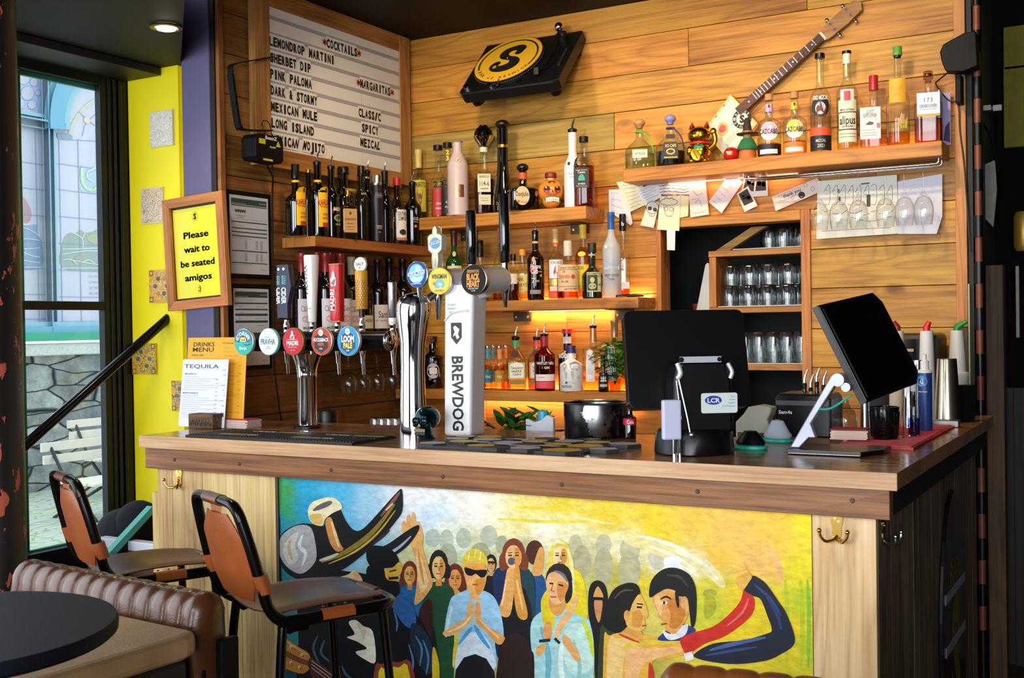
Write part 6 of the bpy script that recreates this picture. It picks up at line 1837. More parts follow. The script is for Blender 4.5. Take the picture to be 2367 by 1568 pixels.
# and four under the low side shelf, in a dark rail of their own
zr2 = ZW - 0.052
r2 = thing('glass_rail','dark glass rail under the wine shelf','rail',(0.09,-0.35,zr2))
for x in (0.070,0.118):
 mb = MB().tube([(x,-0.78,ZW - 0.036),(x,-0.78,zr2),(x,-0.08,zr2),(x,-0.08,ZW - 0.036)],0.0036,IRONB,8)
 sub(r2,mb,'rail_bar')
for px_,lab in ((805,'wine glass hanging below the wine shelf, first behind the blue badge'),(838,'wine glass hanging below the wine shelf beside the steel spout'),(871,'wine glass hanging below the wine shelf under the end of the tap bar'),(905,'wine glass hanging below the wine shelf next to the chrome font')):
 q = at(px_,850,X=0.094)
 t_ = copy_tree(pro,lab)
 t_['group'] = 'wine glasses under the side shelf'
 t_.location = (q.x,q.y,zr2 + 0.0055)
 t_.scale = (1,1,0.95)
# ================================================================== letter board on the side wall
BXL = 0.034
lb = thing('letter_board','large white cocktail letter board in a pale wooden frame','menu board',(0.0,-0.57,2.10))
FRW = wood('board_frame_wood','#c99a58','#b37f3e','#7f5224','Y',0.5,0.3,0.2)
FRV = wood('board_frame_upright','#d5a868','#bf8d4b','#8a5f2e','Z',0.5,0.3,0.2)
y0,y1,z0,z1 = -1.108,-0.034,2.110,2.838
for q_ in ((y0,-1.020,z0),(-0.118,y1,z0 + 0.02)):
 sub(lb,MB().box(0.002,0.037,q_[0],q_[1],q_[2],z1,FRV),'frame_stile',bev=0.002)
for q_ in ((2.762,z1),(z0,2.186)):
 sub(lb,MB().box(0.002,0.036,-1.0195,-0.1185,*q_,FRW),'frame_rail',bev=0.002)
BW = mat('#e4e0d8',0.5)
GRV = mat('#a7a2a4',0.5)
mb = MB().box(0.002,0.030,-1.0155,-0.1185,2.1865,2.7615,BW)
pitch = at(626,94,X=BXL).z - at(626,320,X=BXL).z
pitch /= 6
zr0 = at(626,94,X=BXL).z
for k in range(-2,8):
 z = zr0 - k * pitch + pitch * 0.5
 if 2.20 < z < 2.75:
  mb.box(0.030,0.0325,-1.0155,-0.1185,z - 0.011,z + 0.004,GRV)
for k in range(1,7):
 z = zr0 - k * pitch
 mb.box(0.0301,0.0306,-0.4125,-0.4115,z - .03,z + .03,GRV)
sub(lb,mb,'panel')
LK,LR = mat('#0c0b0b',0.4),mat('#b3262c',0.4)
def yz(d):
 return lambda u,v:(BXL + d,u,v)
def lrow(words,row,name='lettering'):
 """one row of letters; words: (text, photo x of the first and last letter, colour)"""
 if len(words) > 1:
  for w in words:
   lrow([w],row)
  return
 z = zr0 - row * pitch
 mb = MB()
 for w,xa,xb,c in words:
  ya,yb_ = at(xa,200,X=BXL).y,at(xb,200,X=BXL).y
  n = len(w)
  step = (yb_ - ya) / n
  for i,ch in enumerate(w):
   if ch == ' ':
    continue
   if ch == '*':
    for a in range(3):
     ca,sa = math.cos(a * PI / 3 + PI / 6),math.sin(a * PI / 3 + PI / 6)
     mb.poly([((ya + yb_) / 2 + p * ca - q2 * sa,z + p * sa + q2 * ca) for p,q2 in ((-.015,-.003),(.015,-.003),(.015,.003),(-.015,.003))],c,yz(0.001))
    continue
   _,_,wd = text2d(ch,0.03)
   cw = step * (0.86 if wd > 0.35 else 0.45)
   mb.add([(BXL - 0.0012,ya + step * (i + a),z + b_) for a,b_ in ((0.0,-0.029),(1.0,-0.029),(1.0,0.029),(0.0,0.029))],[(0,1,2,3)],mat('#e8e4de',0.3))
   mb.text(ch,c,yz(0.001),ya + step * (i + 0.5),z,0.037,cw,0.045,shear=0.28 if (w,i) in SLANT else 0.0)
 sub(lb,mb,name,fix=False)
SLANT = {('MARGARITAS',1),('CLASSIC',5),('MEXICAN',6),('MEZCAL',5),('MOJITO',0)}
lrow([('*',748,756,LR),('COCKTAILS',756,827,LK),('*',827,835,LR)],-1)
lrow([('LEMONDROP MARTINI',623,774,LK)],0)
lrow([('SHERBET DIP',625,719,LK),('*',825,832,LR),('MARGARITAS',832,902,LK),('*',902,910,LR)],1)
lrow([('PINK PALOMA',624,721,LK)],2)
lrow([('DARK & STORMY',625,733,LK),('CLASSIC',827,879,LK)],3)
lrow([('MEXICAN MULE',625,732,LK),('SPICY',834,873,LK)],4)
lrow([('LONG ISLAND',625,724,LK),('MEZCAL',830,877,LK)],5)
lrow([('MEXICAN',626,688,LK),('MOJITO',698,748,LK)],6)
# laser light on its yoke, hung beside the board
lz = thing('laser_projector','small black laser light with yellow stickers on a bent yoke by the letter board','stage light',(0.05,-1.12,2.11))
def px6(px_,py_,X=0.06):
 return at(px_,py_,X=X)
mb = MB()
pts = [px6(*q) for q in ((628,132),(560,144),(540,149),(533,160),(541,225),(550,285),(556,297),(575,301),(600,302),(626,302))]
P2 = spline([(p.y,p.z) for p in pts],4,False)
vs,fs = [],[]
for y,z in P2:
 vs += [(0.050,y,z),(0.072,y,z)]
L = len(P2)
for i,(y,z) in enumerate(P2):
 a,b_ = P2[max(0,i - 1)],P2[min(L - 1,i + 1)]
 d = math.hypot(b_[0] - a[0],b_[1] - a[1]) or 1
 nx,nz = -(b_[1] - a[1]) / d * 0.004,(b_[0] - a[0]) / d * 0.004
 vs += [(0.050,y + nx,z + nz),(0.072,y + nx,z + nz)]
for i in range(L - 1):
 a,b_,c,d = 2 * i,2 * i + 1,2 * L + 2 * i,2 * L + 2 * i + 1
 fs += [(a,a + 2,b_ + 2,b_),(c,d,d + 2,c + 2),(a,c,c + 2,a + 2),(b_,b_ + 2,d + 2,d)]
mb2 = MB()
for i in range(L - 1):
 (ya,za),(yb2,zb2) = P2[i],P2[i + 1]
 L2 = math.hypot(yb2 - ya,zb2 - za)
 R = Matrix.Rotation(math.atan2(zb2 - za,yb2 - ya),3,'X')
 mb2.cbox((0.058,(ya + yb2) / 2,(za + zb2) / 2),(0.026,L2 * 1.08,0.012 if 3 * 4 < i < 6 * 4 else 0.005),BLACKM,R)
sub(lz,mb2,'yoke')
mb = MB()
mb.prism([(-1.205,2.125),(-1.192,2.112),(-1.062,2.110),(-1.047,2.124),(-1.047,2.200),(-1.056,2.216),(-1.19,2.214),(-1.205,2.195)],0.046,0.122,BLACKM,lambda u,v,d:(d,u,v))
sub(lz,mb,'housing',bev=0.003)
YS = mat('#d8d022',0.5)
fr = lambda u,v:(0.1228,u,v)
mb = MB()
mb.text('BeamZ',mat('#e6e6e6',0.5),fr,-1.118,2.204,0.014,0.068,0.03)
mb.text('Apollo',mat('#e6e6e6',0.5),fr,-1.110,2.170,0.0085,0.036,0.02)
for a,b_,c,d in ((-1.188,-1.152,2.176,2.196),(-1.166,-1.112,2.1125,2.1205)):
 mb.poly([(a,c),(b_,c),(b_,d),(a,d)],YS,fr)
mb.poly([(-1.092,2.174),(-1.064,2.174),(-1.078,2.198)],YS,fr)
mb.poly([(-1.079,2.179),(-1.077,2.179),(-1.0775,2.19),(-1.0785,2.19)],LK,lambda u,v:(0.1231,u,v))
sub(lz,mb,'sticker',fix=False)['label'] = 'yellow warning stickers and white maker lettering'
mb = MB().tube(spline([(0.06,-1.08,2.115),(0.05,-1.05,2.09),(0.04,-1.02,2.06),(0.017,-1.00,1.98),(0.017,-1.005,1.6),(0.017,-1.005,1.3),(0.012,-0.96,1.05)],6,False),0.0035,BLACK,8)
mb.tube(spline([(0.07,-1.06,2.12),(0.06,-1.10,2.26),(0.06,-1.075,2.285),(0.06,-1.05,2.26),(0.052,-1.03,2.16),(0.05,-1.035,2.09)],6,False),0.002,BLACK,8)
sub(lz,mb,'cable')
# licence papers in black frames
PAPG = mat('#cdccd2',0.6)
GRN = mat('#2f4a3c',0.6)
INK = mat('#4a4a50',0.6)
def licence(q0,q1,label,full):
 a,b_ = at(*q0,X=0.012),at(*q1,X=0.012)
 ya,yb_,zt,zb = a.y,b_.y,a.z,b_.z
 t_ = thing('framed_licence',label,'framed notice',(0.004,(ya + yb_) / 2,zb))
 mb = MB().box(0.003,0.010,ya,yb_,zb,zt,BLACKM)
 sub(t_,mb,'frame',bev=0.002)
 W,Hh = yb_ - ya,zt - zb
 pa_,pb,pt,pq = ya + W * .085,yb_ - W * .06,zt - Hh * .055,zb + Hh * .05
 mb = MB()
 fn = lambda u,v:(0.0106,pa_ + (pb - pa_) * u,pq + (pt - pq) * v)
 fn2 = lambda u,v:(0.0109,pa_ + (pb - pa_) * u,pq + (pt - pq) * v)
 mb.poly([(0,0),(1,0),(1,1),(0,1)],PAPG,fn)
 def bar_(v,h,c=GRN,u0=.04,u1=.96):
  mb.poly([(u0,v),(u1,v),(u1,v + h),(u0,v + h)],c,fn2)
 ar = (pt - pq) / (pb - pa_)
 def tx(s_,u,v,h,w):
  vs,fs,wd = text2d(s_,0.01)
  mb.add([(0.0111,pa_ + (pb - pa_) * (u + x * w / wd),pq + (pt - pq) * (v + y * h)) for x,y in vs],fs,INK)
 bar_(.885,.075)
 vs,fs,wd = text2d('Premises Licence',.01)
 mb.add([(0.0112,pa_ + (pb - pa_) * (.24 + x * .36 / wd),pq + (pt - pq) * (.90 + y * .012)) for x,y in vs],fs,PAPG)
 vs,fs,wd = text2d('PL0170',.01)
 mb.add([(0.0112,pa_ + (pb - pa_) * (.85 + x * .18 / wd),pq + (pt - pq) * (.92 + y * .018)) for x,y in vs],fs,PAPG)
 if full:
  bar_(.865,.012)
  tx('Cumberland',.27,.745,.013,.24)
  tx('Council',.27,.722,.013,.16)
  for k in range(5):
   x = .27 + (k - 2) * .055
   mb.poly([(x - .03,.80),(x,.775),(x + .03,.80),(x + .02,.825),(x,.812),(x - .02,.825)],INK,fn2)
  bar_(.70,.002,INK)
  bar_(.655,.014)
  bar_(.575,.014)
  bar_(.525,.014)
  bar_(.475,.014)
  bar_(.285,.012)
  bar_(.135,.012)
  for v,u,w in ((.635,.1,.12),(.615,.2,.3),(.555,.1,.1),(.505,.12,.2),(.455,.3,.5),(.30,.55,.8),(.12,.3,.5),(.06,.85,.15)):
   tx('licensable activities authorised'[:max(4,int(w * 40))],u,v,.008,w)
  for k in range(10):
   v = .43 - k * .012
   tx('sale',.40,v,.008,.06)
   tx('10:00',.68,v,.008,.06)
   tx('23:00',.80,v,.008,.06)
  for k in range(9):
   v = .26 - k * .012
   tx('films',.40,v,.008,.06)
   tx('10:00',.68,v,.008,.06)
   tx('23:30',.80,v,.008,.06)
 else:
  for v in (.80,.72,.645,.555):
   bar_(v,.03 if v < .7 else .018)
  for v,u,w in ((.85,.45,.06),(.77,.2,.12),(.765,.75,.25),(.69,.2,.12),(.61,.15,.15),(.61,.75,.35),(.52,.2,.12),(.52,.75,.2),(.06,.85,.15)):
   tx('annex two conditions'[:max(4,int(w * 40))],u,v,.009,w)
  bar_(.40,.002,INK)
 sub(t_,mb,'printed_page',fix=False)
licence((521,436),(629,646),'upper licence page in a black frame on the side wall',True)
licence((531,655),(630,852),'lower licence page in a black frame behind the round beer badges',False)
# welcome sign on the purple pillar
SGW = wood('sign_frame_wood','#cf8a4c','#bb7438','#8a4f22','X',0.45,0.1,0.15)
SGV = wood('sign_frame_upright','#cf8a4c','#bb7438','#8a4f22','Z',0.45,0.1,0.15)
YSG = -1.325
q = [at(x,y,Y=YSG) for x,y in ((373,459),(513,445),(527,709),(389,717))]
cx,cz = sum(p.x for p in q) / 4,sum(p.z for p in q) / 4
w2 = ((q[1].x - q[0].x) + (q[2].x - q[3].x)) / 4
h2 = ((q[0].z - q[3].z) + (q[1].z - q[2].z)) / 4
sg = thing('framed_sign','yellow welcome sign in a light wooden frame on the purple pillar','sign',(cx,-1.302,cz))
sg.rotation_euler = (0,math.atan2(q[2].x + q[3].x - q[0].x - q[1].x,2 * (q[0].z - q[3].z)) * -1,0)
fw = 0.036
mb = MB()
for s in (-1,1):
 mb.prism([(s * w2,-h2),(s * w2,h2),(s * (w2 - fw),h2 - fw),(s * (w2 - fw),-h2 + fw)],-0.024,0.0,SGV,lambda u,v,d:(u,d,v))
 mb.prism([(-w2,s * h2),(w2,s * h2),(w2 - fw,s * (h2 - fw)),(-w2 + fw,s * (h2 - fw))],-0.024,0.0,SGW,lambda u,v,d:(u,d,v))
for s in (-1,1):
 mb.cyl((0,-0.0255,s * (h2 - fw / 2)),(0,-0.0235,s * (h2 - fw / 2)),0.004,STEEL,10)
mb.build('frame',parent=sg,bev=0.002)
mb = MB().box(-w2 + fw,w2 - fw,-0.008,-0.002,-h2 + fw,h2 - fw,mat('#2a2620',0.6))
pw,ph_ = w2 - fw - 0.006,h2 - fw - 0.008
mb.box(-pw,pw,-0.0095,-0.0082,-ph_,ph_,mat('#e8dc1a',0.35,coat=0.3))
fr = XZ(-0.0102)
SK_ = mat('#1c1a10',0.5)
for i,(s_,w) in enumerate((('Please',.56),('wait to',.58),('be seated',.76),('amigos',.60))):
 fr2 = (lambda wd:(lambda u,v:fr(u * pw * 2 * w / (wd * .026),v)))(text2d(s_,.022)[2])
 mb.text(s_,SK_,fr2,0.0,ph_ * (.40 - i * .315),.026,None,.022)
 mb.text(s_,SK_,fr2,0.0006,ph_ * (.40 - i * .315),.026,None,.022)
mb.text(';)',SK_,fr,0.004,-ph_ * .80,.022,None,.02)
ring = [(.0155 * math.cos(a * PI / 12),ph_ * .80 + .0185 * math.sin(a * PI / 12)) for a in range(25)]
for a,b_ in zip(ring,ring[1:]):
 mb.add([fr(*a),fr(*b_),fr(b_[0] * .94,ph_ * .80 + (b_[1] - ph_ * .80) * .94),fr(a[0] * .94,ph_ * .80 + (a[1] - ph_ * .80) * .94)],[(0,1,2,3)],SK_)
mb.text('S',SK_,fr,0,ph_ * .80,.022,None,.06)
mb.build('notice',parent=sg,fix=False)
# patterned tiles on the yellow wall
def tile(px0,py0,px1,py1,label,cols,seed):
 a,b_ = at(px0,py0,Y=-1.283),at(px1,py1,Y=-1.283)
 m,t,bs = nm('glazed_tile')
 tc = N(t,'ShaderNodeTexCoord')
 mp = N(t,'ShaderNodeMapping')
 mp.inputs['Location'].default_value = (seed * 3.1,0,seed * 1.7)
 t.links.new(tc.outputs['Object'],mp.inputs['Vector'])
 nz = N(t,'ShaderNodeTexNoise',Scale=38.0,Detail=2.5,Roughness=0.6,Distortion=1.8)
 t.links.new(mp.outputs[0],nz.inputs['Vector'])
 r = t.nodes.new('ShaderNodeValToRGB')
 r.color_ramp.interpolation = 'CONSTANT'
 e = r.color_ramp.elements
 st = (0.0,0.38,0.47,0.53,0.60,0.68)
 while len(e) < 6:
  e.new(0.5)
 for x,p_,c in zip(e,st,cols):
  x.position = p_
  x.color = (*lin(c),1)
 t.links.new(nz.outputs['Fac'],r.inputs['Fac'])
 t.links.new(r.outputs['Color'],bs.inputs['Base Color'])
 bs.inputs['Roughness'].default_value = 0.25
 mb = MB().box(a.x,b_.x,-1.288,-1.2805,b_.z,a.z,mat(cols[5],0.3))
 mb.box(a.x + 0.004,b_.x - 0.004,-1.2885,-1.288,b_.z + 0.004,a.z - 0.004,m)
 fr = XZ(-1.2888)
 if seed >= 2:
  w,h = b_.x - a.x,a.z - b_.z
  for su in (0,1):
   for sv in (0,1):
    u,v = a.x + w * (.02 + .80 * su),b_.z + h * (.02 + .80 * sv)
    mb.poly([(u,v),(u + w * .16,v),(u + w * .16,v + h * .16),(u,v + h * .16)],mat('#6a5a3a',0.4),fr)
    mb.poly([(u + w * .03,v + h * .03),(u + w * .13,v + h * .03),(u + w * .13,v + h * .13),(u + w * .03,v + h * .13)],mat('#d8b04a',0.4),XZ(-1.2890))
  for k in range(6):
   ang = k * PI / 3
   cu,cv = (a.x + b_.x) / 2 + w * .24 * math.cos(ang),(a.z + b_.z) / 2 + h * .26 * math.sin(ang)
   mb.poly([(cu + w * .09 * math.cos(q_ * PI / 5),cv + h * .07 * math.sin(q_ * PI / 5)) for q_ in range(10)],mat(('#5a6a80','#c8843a','#4a6a4a')[k % 3],0.4),fr)
 tag(mb.build('wall_tile'),label,'tile','ceramic tiles on the yellow wall')
tile(348,261,402,336,'pale cream patterned tile, topmost on the yellow wall',('#b7a890','#d8cfc0','#e6dfd2','#c9bda8','#e9e4d8','#d0c6b4'),0)
tile(327,437,379,515,'speckled cream and orange tile level with the sign top',('#b08a5a','#d9cdb8','#c98a3a','#e2d6c2','#9aa4a0','#d6c9b0'),1)
tile(346,625,404,699,'orange flowered tile half behind the welcome sign',('#8a8a6a','#d8a030','#e0b84a','#c9703a','#e6c878','#d8a83a'),2)
tile(307,794,363,866,'yellow floral tile near the handrail',('#6a5a2a','#d8a81e','#e6bc2a','#5a6478','#e8c84a','#d8aa22'),3)
tile(398,880,452,952,'yellow floral tile behind the menus',('#6a5a2a','#d89a1e','#e6b02a','#5a6478','#e8c04a','#d8a022'),4)
# ================================================================== turntable tilted on the back wall
tt = thing('turntable','black record turntable with a yellow slipmat tilted high on the wall','turntable',(0.466,-0.03,2.748))
ax,nrm = Vector((0,-0.26,-0.273)).normalized(),None
nrm = Vector((1,0,0)).cross(ax).normalized()
if nrm.y > 0:
 nrm = -nrm
TW,TD = 0.494,0.372
def deck(u,v,d=0.0):
 return tuple(Vector((u,0,0)) + ax * v + nrm * d)
TK = mat('#0b0b0c',0.4)
mb = MB().prism([(0.0,0.0),(TW,0.0),(TW,TD - .02),(TW - .02,TD),(0.02,TD),(0,TD - .02)],-0.055,0.0,TK,deck)
mb.build('plinth',parent=tt,bev=0.006)
mb = MB()
for u,v in ((0.05,TD - .05),(TW - .05,TD - .05),(0.05,0.05),(TW - .05,0.05)):
 mb.T = Matrix.Translation(deck(u,v,-0.056)) @ nrm.to_track_quat('Z','Y').to_matrix().to_4x4()
 mb.lathe([(0.026,-.036),(0.028,-.03),(0.028,-.012),(0.018,-.008),(0.016,0.0)],BLACK,20)
mb.T = Matrix.Identity(4)
mb.build('foot',parent=tt)
CU,CV,PR = 0.192,0.178,0.166
def disc(mb,r,d0,d1,m,n=56,r1=None):
 mb.T = Matrix.Translation(deck(CU,CV,0)) @ nrm.to_track_quat('Z','Y').to_matrix().to_4x4()
 mb.lathe([(r,d0),(r1 or r,d1)],m,n)
 mb.T = Matrix.Identity(4)
mb = MB()
disc(mb,PR,0.0,0.018,mat('#1a1a1b',0.35,0.6))
for k in range(110):
 a = 2 * PI * k / 110
 mb.cbox(deck(CU + (PR + .0005) * math.cos(a),CV + (PR + .0005) * math.sin(a),0.009),(0.003,0.003,0.003),mat('#6a6a6a',0.4,0.6))
mb.build('platter',parent=tt)
mb = MB()
MY,MK = mat('#d8a41e',0.6),mat('#0d0c0b',0.6)
disc(mb,PR - .004,0.0182,0.0198,MY)
def dk(d):
 return lambda u,v:deck(CU + u,CV - v,d)
def ringp(mb,r0,r1,a0,a1,m,d,n=40):
 fn = dk(d)
 vs = []
 for i in range(n + 1):
  a = math.radians(a0 + (a1 - a0) * i / n)
  vs += [fn(r0 * math.cos(a),r0 * math.sin(a)),fn(r1 * math.cos(a),r1 * math.sin(a))]
 mb.add(vs,[(2 * i,2 * i + 2,2 * i + 3,2 * i + 1) for i in range(n)],m)
ringp(mb,.137,.145,-28,205,MK,0.0204)
Sp = spline([(.060,.050),(.066,.078),(.040,.100),(.002,.098),(-.040,.080),(-.058,.044),(-.044,.012),(-.012,-.004),(.012,-.016),(.008,-.034),(-.018,-.046),(-.036,-.044),(-.028,-.022),(-.046,-.010),(-.070,-.022),(-.078,-.050),(-.058,-.080),(-.014,-.094),(.034,-.086),(.064,-.058),(.068,-.022),(.044,.006),(.010,.020),(-.010,.034),(-.006,.056),(.016,.062),(.024,.054),(.018,.040),(.034,.026),(.052,.032)],4)
mb.poly(Sp,MK,dk(0.0206))
mb.text('e',MY,dk(0.0212),-.050,-.046,.030,None,.02)
w = 'BAR eS KESWICK'
for i,ch in enumerate(w):
 if ch != ' ':
  a = math.radians(214 + i * 8.8)
  mb.text(ch,MK,dk(0.0206),.138 * math.cos(a),.138 * math.sin(a),.017,None,.015,a + PI / 2)
mb.build('slipmat',parent=tt,fix=False)['label'] = 'yellow slipmat with a black swirling letter'
mb = MB()
mb.cyl(deck(CU,CV,.02),deck(CU,CV,.032),.0035,CHROME,10)
mb.cyl(deck(CU - .03,CV + PR + .004,.001),deck(CU - .03,CV + PR + .004,.016),.011,CHROME,16)
mb.cyl(deck(.035,TD - .035,0),deck(.035,TD - .035,.016),.014,CHROME,18)
mb.cyl(deck(.30,TD - .035,0),deck(.30,TD - .035,.006),.012,BLACK,18)
mb.tube([deck(.205,CV + PR - .012,.02),deck(.205,CV + PR + .02,.012)],.004,STEEL,8)
ringp(mb,PR + .004,PR + .007,200,320,CHROME,0.003)
mb.build('control',parent=tt)
mb = MB()
mb.cyl(deck(.415,.055,0),deck(.415,.055,.03),.026,TK,24)
mb.ball(deck(.40,.02,.045),.020,CHROME,14,8)
mb.tube([deck(.40,.0,.045),deck(.405,.045,.048),deck(.43,.11,.042),deck(.44,.20,.035),deck(.42,.27,.026),deck(.395,.30,.02)],.0045,mat('#2a2a2c',0.2,0.9),10)
mb.cbox(deck(.388,.31,.018),(.022,.03,.03),TK)
mb.cbox(deck(.465,.20,.004),(.012,.006,.12),mat('#202022',0.4),ax.to_track_quat('Z','Y').to_matrix())
mb.build('tonearm',parent=tt)
# ================================================================== cigar box guitar on the high shelf
YG = -0.008
gx = lambda *p:[(at(x,y,Y=YG).x,at(x,y,Y=YG).z) for x,y in p]
cg = thing('cigar_box_guitar','cigar box guitar with a cream square body leaning behind the bottles','guitar',(1.64,YG,ZR))
pr = lambda d0:(lambda u,v,d:(u,d0 - d,v))
body = gx((1695,221),(1757,288),(1690,374),(1633,305))
body[2] = (body[2][0],max(body[2][1],ZR + .001))
mb = MB().prism(body,0.0,0.035,mat('#c9b06a',0.6),pr(YG))
sub(cg,mb,'body',bev=0.002)
mb = MB()
f0 = lambda d:(lambda u,v:(u,YG - 0.0355 - d,v))
bc = (sum(p[0] for p in body) / 4,sum(p[1] for p in body) / 4)
ins = lambda k:[(bc[0] + (p[0] - bc[0]) * k,bc[1] + (p[1] - bc[1]) * k) for p in body]
mb.poly(ins(.99),mat('#d8c68a',0.55),f0(.0002))
mb.poly(ins(.86),mat('#e6dfc2',0.55),f0(.0004))
e1 = Vector((body[1][0] - body[0][0],body[1][1] - body[0][1]))
e2 = Vector((body[3][0] - body[0][0],body[3][1] - body[0][1]))
bp = lambda a,b_:(body[0][0] + e1.x * a + e2.x * b_,body[0][1] + e1.y * a + e2.y * b_)
for a in range(6):
 mb.poly([bp(.02,.08 + a * .15),bp(.07,.12 + a * .15),bp(.03,.18 + a * .15)],mat(('#d8a83a','#b3402a')[a % 2],0.5),f0(.0006))
c = bp(.38,.62)
mb.poly(spline([bp(.22,.62),bp(.36,.50),bp(.52,.58),bp(.50,.76),bp(.34,.80)],4),mat('#d8a85a',0.5),f0(.0006))
mb.poly(spline([bp(.28,.62),bp(.38,.56),bp(.46,.62),bp(.42,.72),bp(.32,.73)],4),mat('#b84a4a',0.5),f0(.0008))
c = bp(.62,.18)
rr = 0.040
mb.poly([(c[0] + rr * math.cos(a * PI / 14),c[1] + rr * math.sin(a * PI / 14)) for a in range(28)],MK,f0(.0006))
mb.poly([(c[0] + rr * .62 * math.cos(a * PI / 14),c[1] + rr * .62 * math.sin(a * PI / 14)) for a in range(28)],mat('#e6dfc2',0.5),f0(.0008))
mb.text('S',MK,f0(.001),c[0],c[1],.030,None,.06)
for i,ch in enumerate('BAR ES KESWICK'):
 if ch != ' ':
  a = PI * .95 - i * .47
  mb.text(ch,mat('#e6dfc2',0.5),f0(.001),c[0] + rr * .81 * math.cos(a),c[1] + rr * .81 * math.sin(a),.009,None,.03,a - PI / 2)
sub(cg,mb,'printed_lid',fix=False)
n0,n1,n2 = gx((1712,262),(1905,88),(1985,14))
dv = Vector((n1[0] - n0[0],n1[1] - n0[1])).normalized()
nv = Vector((-dv.y,dv.x))
st_ = lambda o,a,w:(o[0] + dv.x * a + nv.x * w,o[1] + dv.y * a + nv.y * w)
Ln = math.hypot(n1[0] - n0[0],n1[1] - n0[1])
mb = MB().prism([st_(n0,0,-.019),st_(n0,Ln,-.016),st_(n0,Ln,.016),st_(n0,0,.019)],0.0,0.022,wood('rosewood','#6a4030','#4f2c20','#2c1812','X',0.5,0,0.1),pr(YG - .016))
for k in range(16):
 a = Ln * (1 - (1 - 0.5 ** (k / 9)) * 1.15) if k else Ln
 if a > .02:
  w = .0155
  mb.prism([st_(n0,a - .001,-w),st_(n0,a + .001,-w),st_(n0,a + .001,w),st_(n0,a - .001,w)],0.022,0.0232,STEEL,pr(YG - .016))
for k,a in enumerate((.05,.10,.16,.17,.24,.32)):
 o = st_(n0,a * Ln / .36,0)
 mb.cyl((o[0],YG - .0382,o[1]),(o[0],YG - .0392,o[1]),.0035,mat('#e6e2da',0.4),10)
sub(cg,mb,'neck')
Lh = math.hypot(n2[0] - n1[0],n2[1] - n1[1])
mb = MB().prism(spline([st_(n1,0,-.017),st_(n1,Lh * .2,-.026),st_(n1,Lh,-.026),st_(n1,Lh,.026),st_(n1,Lh * .2,.026),st_(n1,0,.017)],2),0.0,0.016,wood('headstock_wood','#b07a3e','#8f5c2a','#5a3818','X',0.4,0.4,0.1),pr(YG - .012))
mb.prism([st_(n1,-.004,-.018),st_(n1,.008,-.018),st_(n1,.008,.018),st_(n1,-.004,.018)],0.012,0.019,mat('#e2d8c0',0.5),pr(YG - .012))
sub(cg,mb,'headstock')
for a,s in ((.3,-1),(.75,-1),(.3,1),(.75,1)):
 mb = MB()
 o,o2 = st_(n1,Lh * a,s * .014),st_(n1,Lh * a,s * .042)
 mb.cyl((o[0],YG - .028,o[1]),(o[0],YG - .040,o[1]),.0045,CHROME,12)
 mb.cyl((o[0],YG - .018,o[1]),(o2[0],YG - .018,o2[1]),.0025,CHROME,8)
 mb.ball((o2[0],YG - .018,o2[1]),.008,CHROME,10,8,(1,.6,1))
 sub(cg,mb,'tuning_peg')
mb = MB()
for k in (-1,0,1):
 a,b_ = st_(n1,.004,k * .009),bp(.70,.84)
 b_ = (b_[0] + nv.x * k * .009,b_[1] + nv.y * k * .009)
 mb.tube([(a[0],YG - .041,a[1]),(b_[0],YG - .046,b_[1])],.0006,STEEL,5)
b_ = bp(.72,.86)
mb.cyl((b_[0],YG - .036,b_[1]),(b_[0],YG - .046,b_[1]),.010,STEEL,16)
sub(cg,mb,'string')
# ---------------------------------------------------------------- lucky cat, daruma, little sombrero man
GLD = mat('#d9a520',0.18,1.0)
p,h,_ = settle(1617,278,{'Y':-0.10},ZR,27)
S_ = h
cat = thing('lucky_cat','golden waving lucky cat figurine with a green bib on the high shelf','figurine',p,facing(p,-0.15))
mb = MB()
mb.ball((0,0,S_ * .27),S_ * .27,GLD,24,14,(.92,.86,1.0))
mb.ball((0,0,S_ * .66),S_ * .24,GLD,24,14,(1.1,.92,.86))
for s in (-1,1):
 mb.lathe([(S_ * .085,0),(S_ * .06,S_ * .07),(0,S_ * .17)],GLD,14,c=(s * S_ * .165,0,S_ * .80))
 mb.ball((s * S_ * .15,-S_ * .20,S_ * .06),S_ * .085,GLD,14,8,(1,1.2,.7))
mb.ball((-S_ * .20,-S_ * .16,S_ * .30),S_ * .075,GLD,12,8,(1,1,1.5))
mb.build('body',parent=cat)
mb = MB()
mb.tube(spline([(S_ * .22,-.005,S_ * .34),(S_ * .33,-.012,S_ * .42),(S_ * .36,-.014,S_ * .56),(S_ * .33,-.016,S_ * .68)],4,False),[S_ * .06] * 13,GLD,12)
mb.ball((S_ * .32,-.018,S_ * .71),S_ * .078,GLD,14,10,(1,.8,1.1))
mb.build('raised_paw',parent=cat)
mb = MB()
for s in (-1,1):
 mb.lathe([(S_ * .055,0),(S_ * .035,S_ * .05),(0,S_ * .115)],mat('#c0282a',0.3),3,c=(s * S_ * .165,-S_ * .045,S_ * .82))
 mb.ball((s * S_ * .09,-S_ * .205,S_ * .69),S_ * .032,mat('#16120a',0.2),10,6,(1.3,.5,.8))
 for k in (-1,0,1):
  mb.tube([(s * S_ * .12,-S_ * .208,S_ * (.60 + .02 * k)),(s * S_ * .22,-S_ * .16,S_ * (.60 + .05 * k))],.0008,mat('#4a2a10',0.5),5)
mb.ball((0,-S_ * .225,S_ * .63),S_ * .022,mat('#a8382a',0.4),8,6)
mb.tube([(-S_ * .06,-S_ * .215,S_ * .585),(0,-S_ * .222,S_ * .57),(S_ * .06,-S_ * .215,S_ * .585)],.0012,mat('#7a2418',0.4),6)
mb.build('face',parent=cat)
mb = MB()
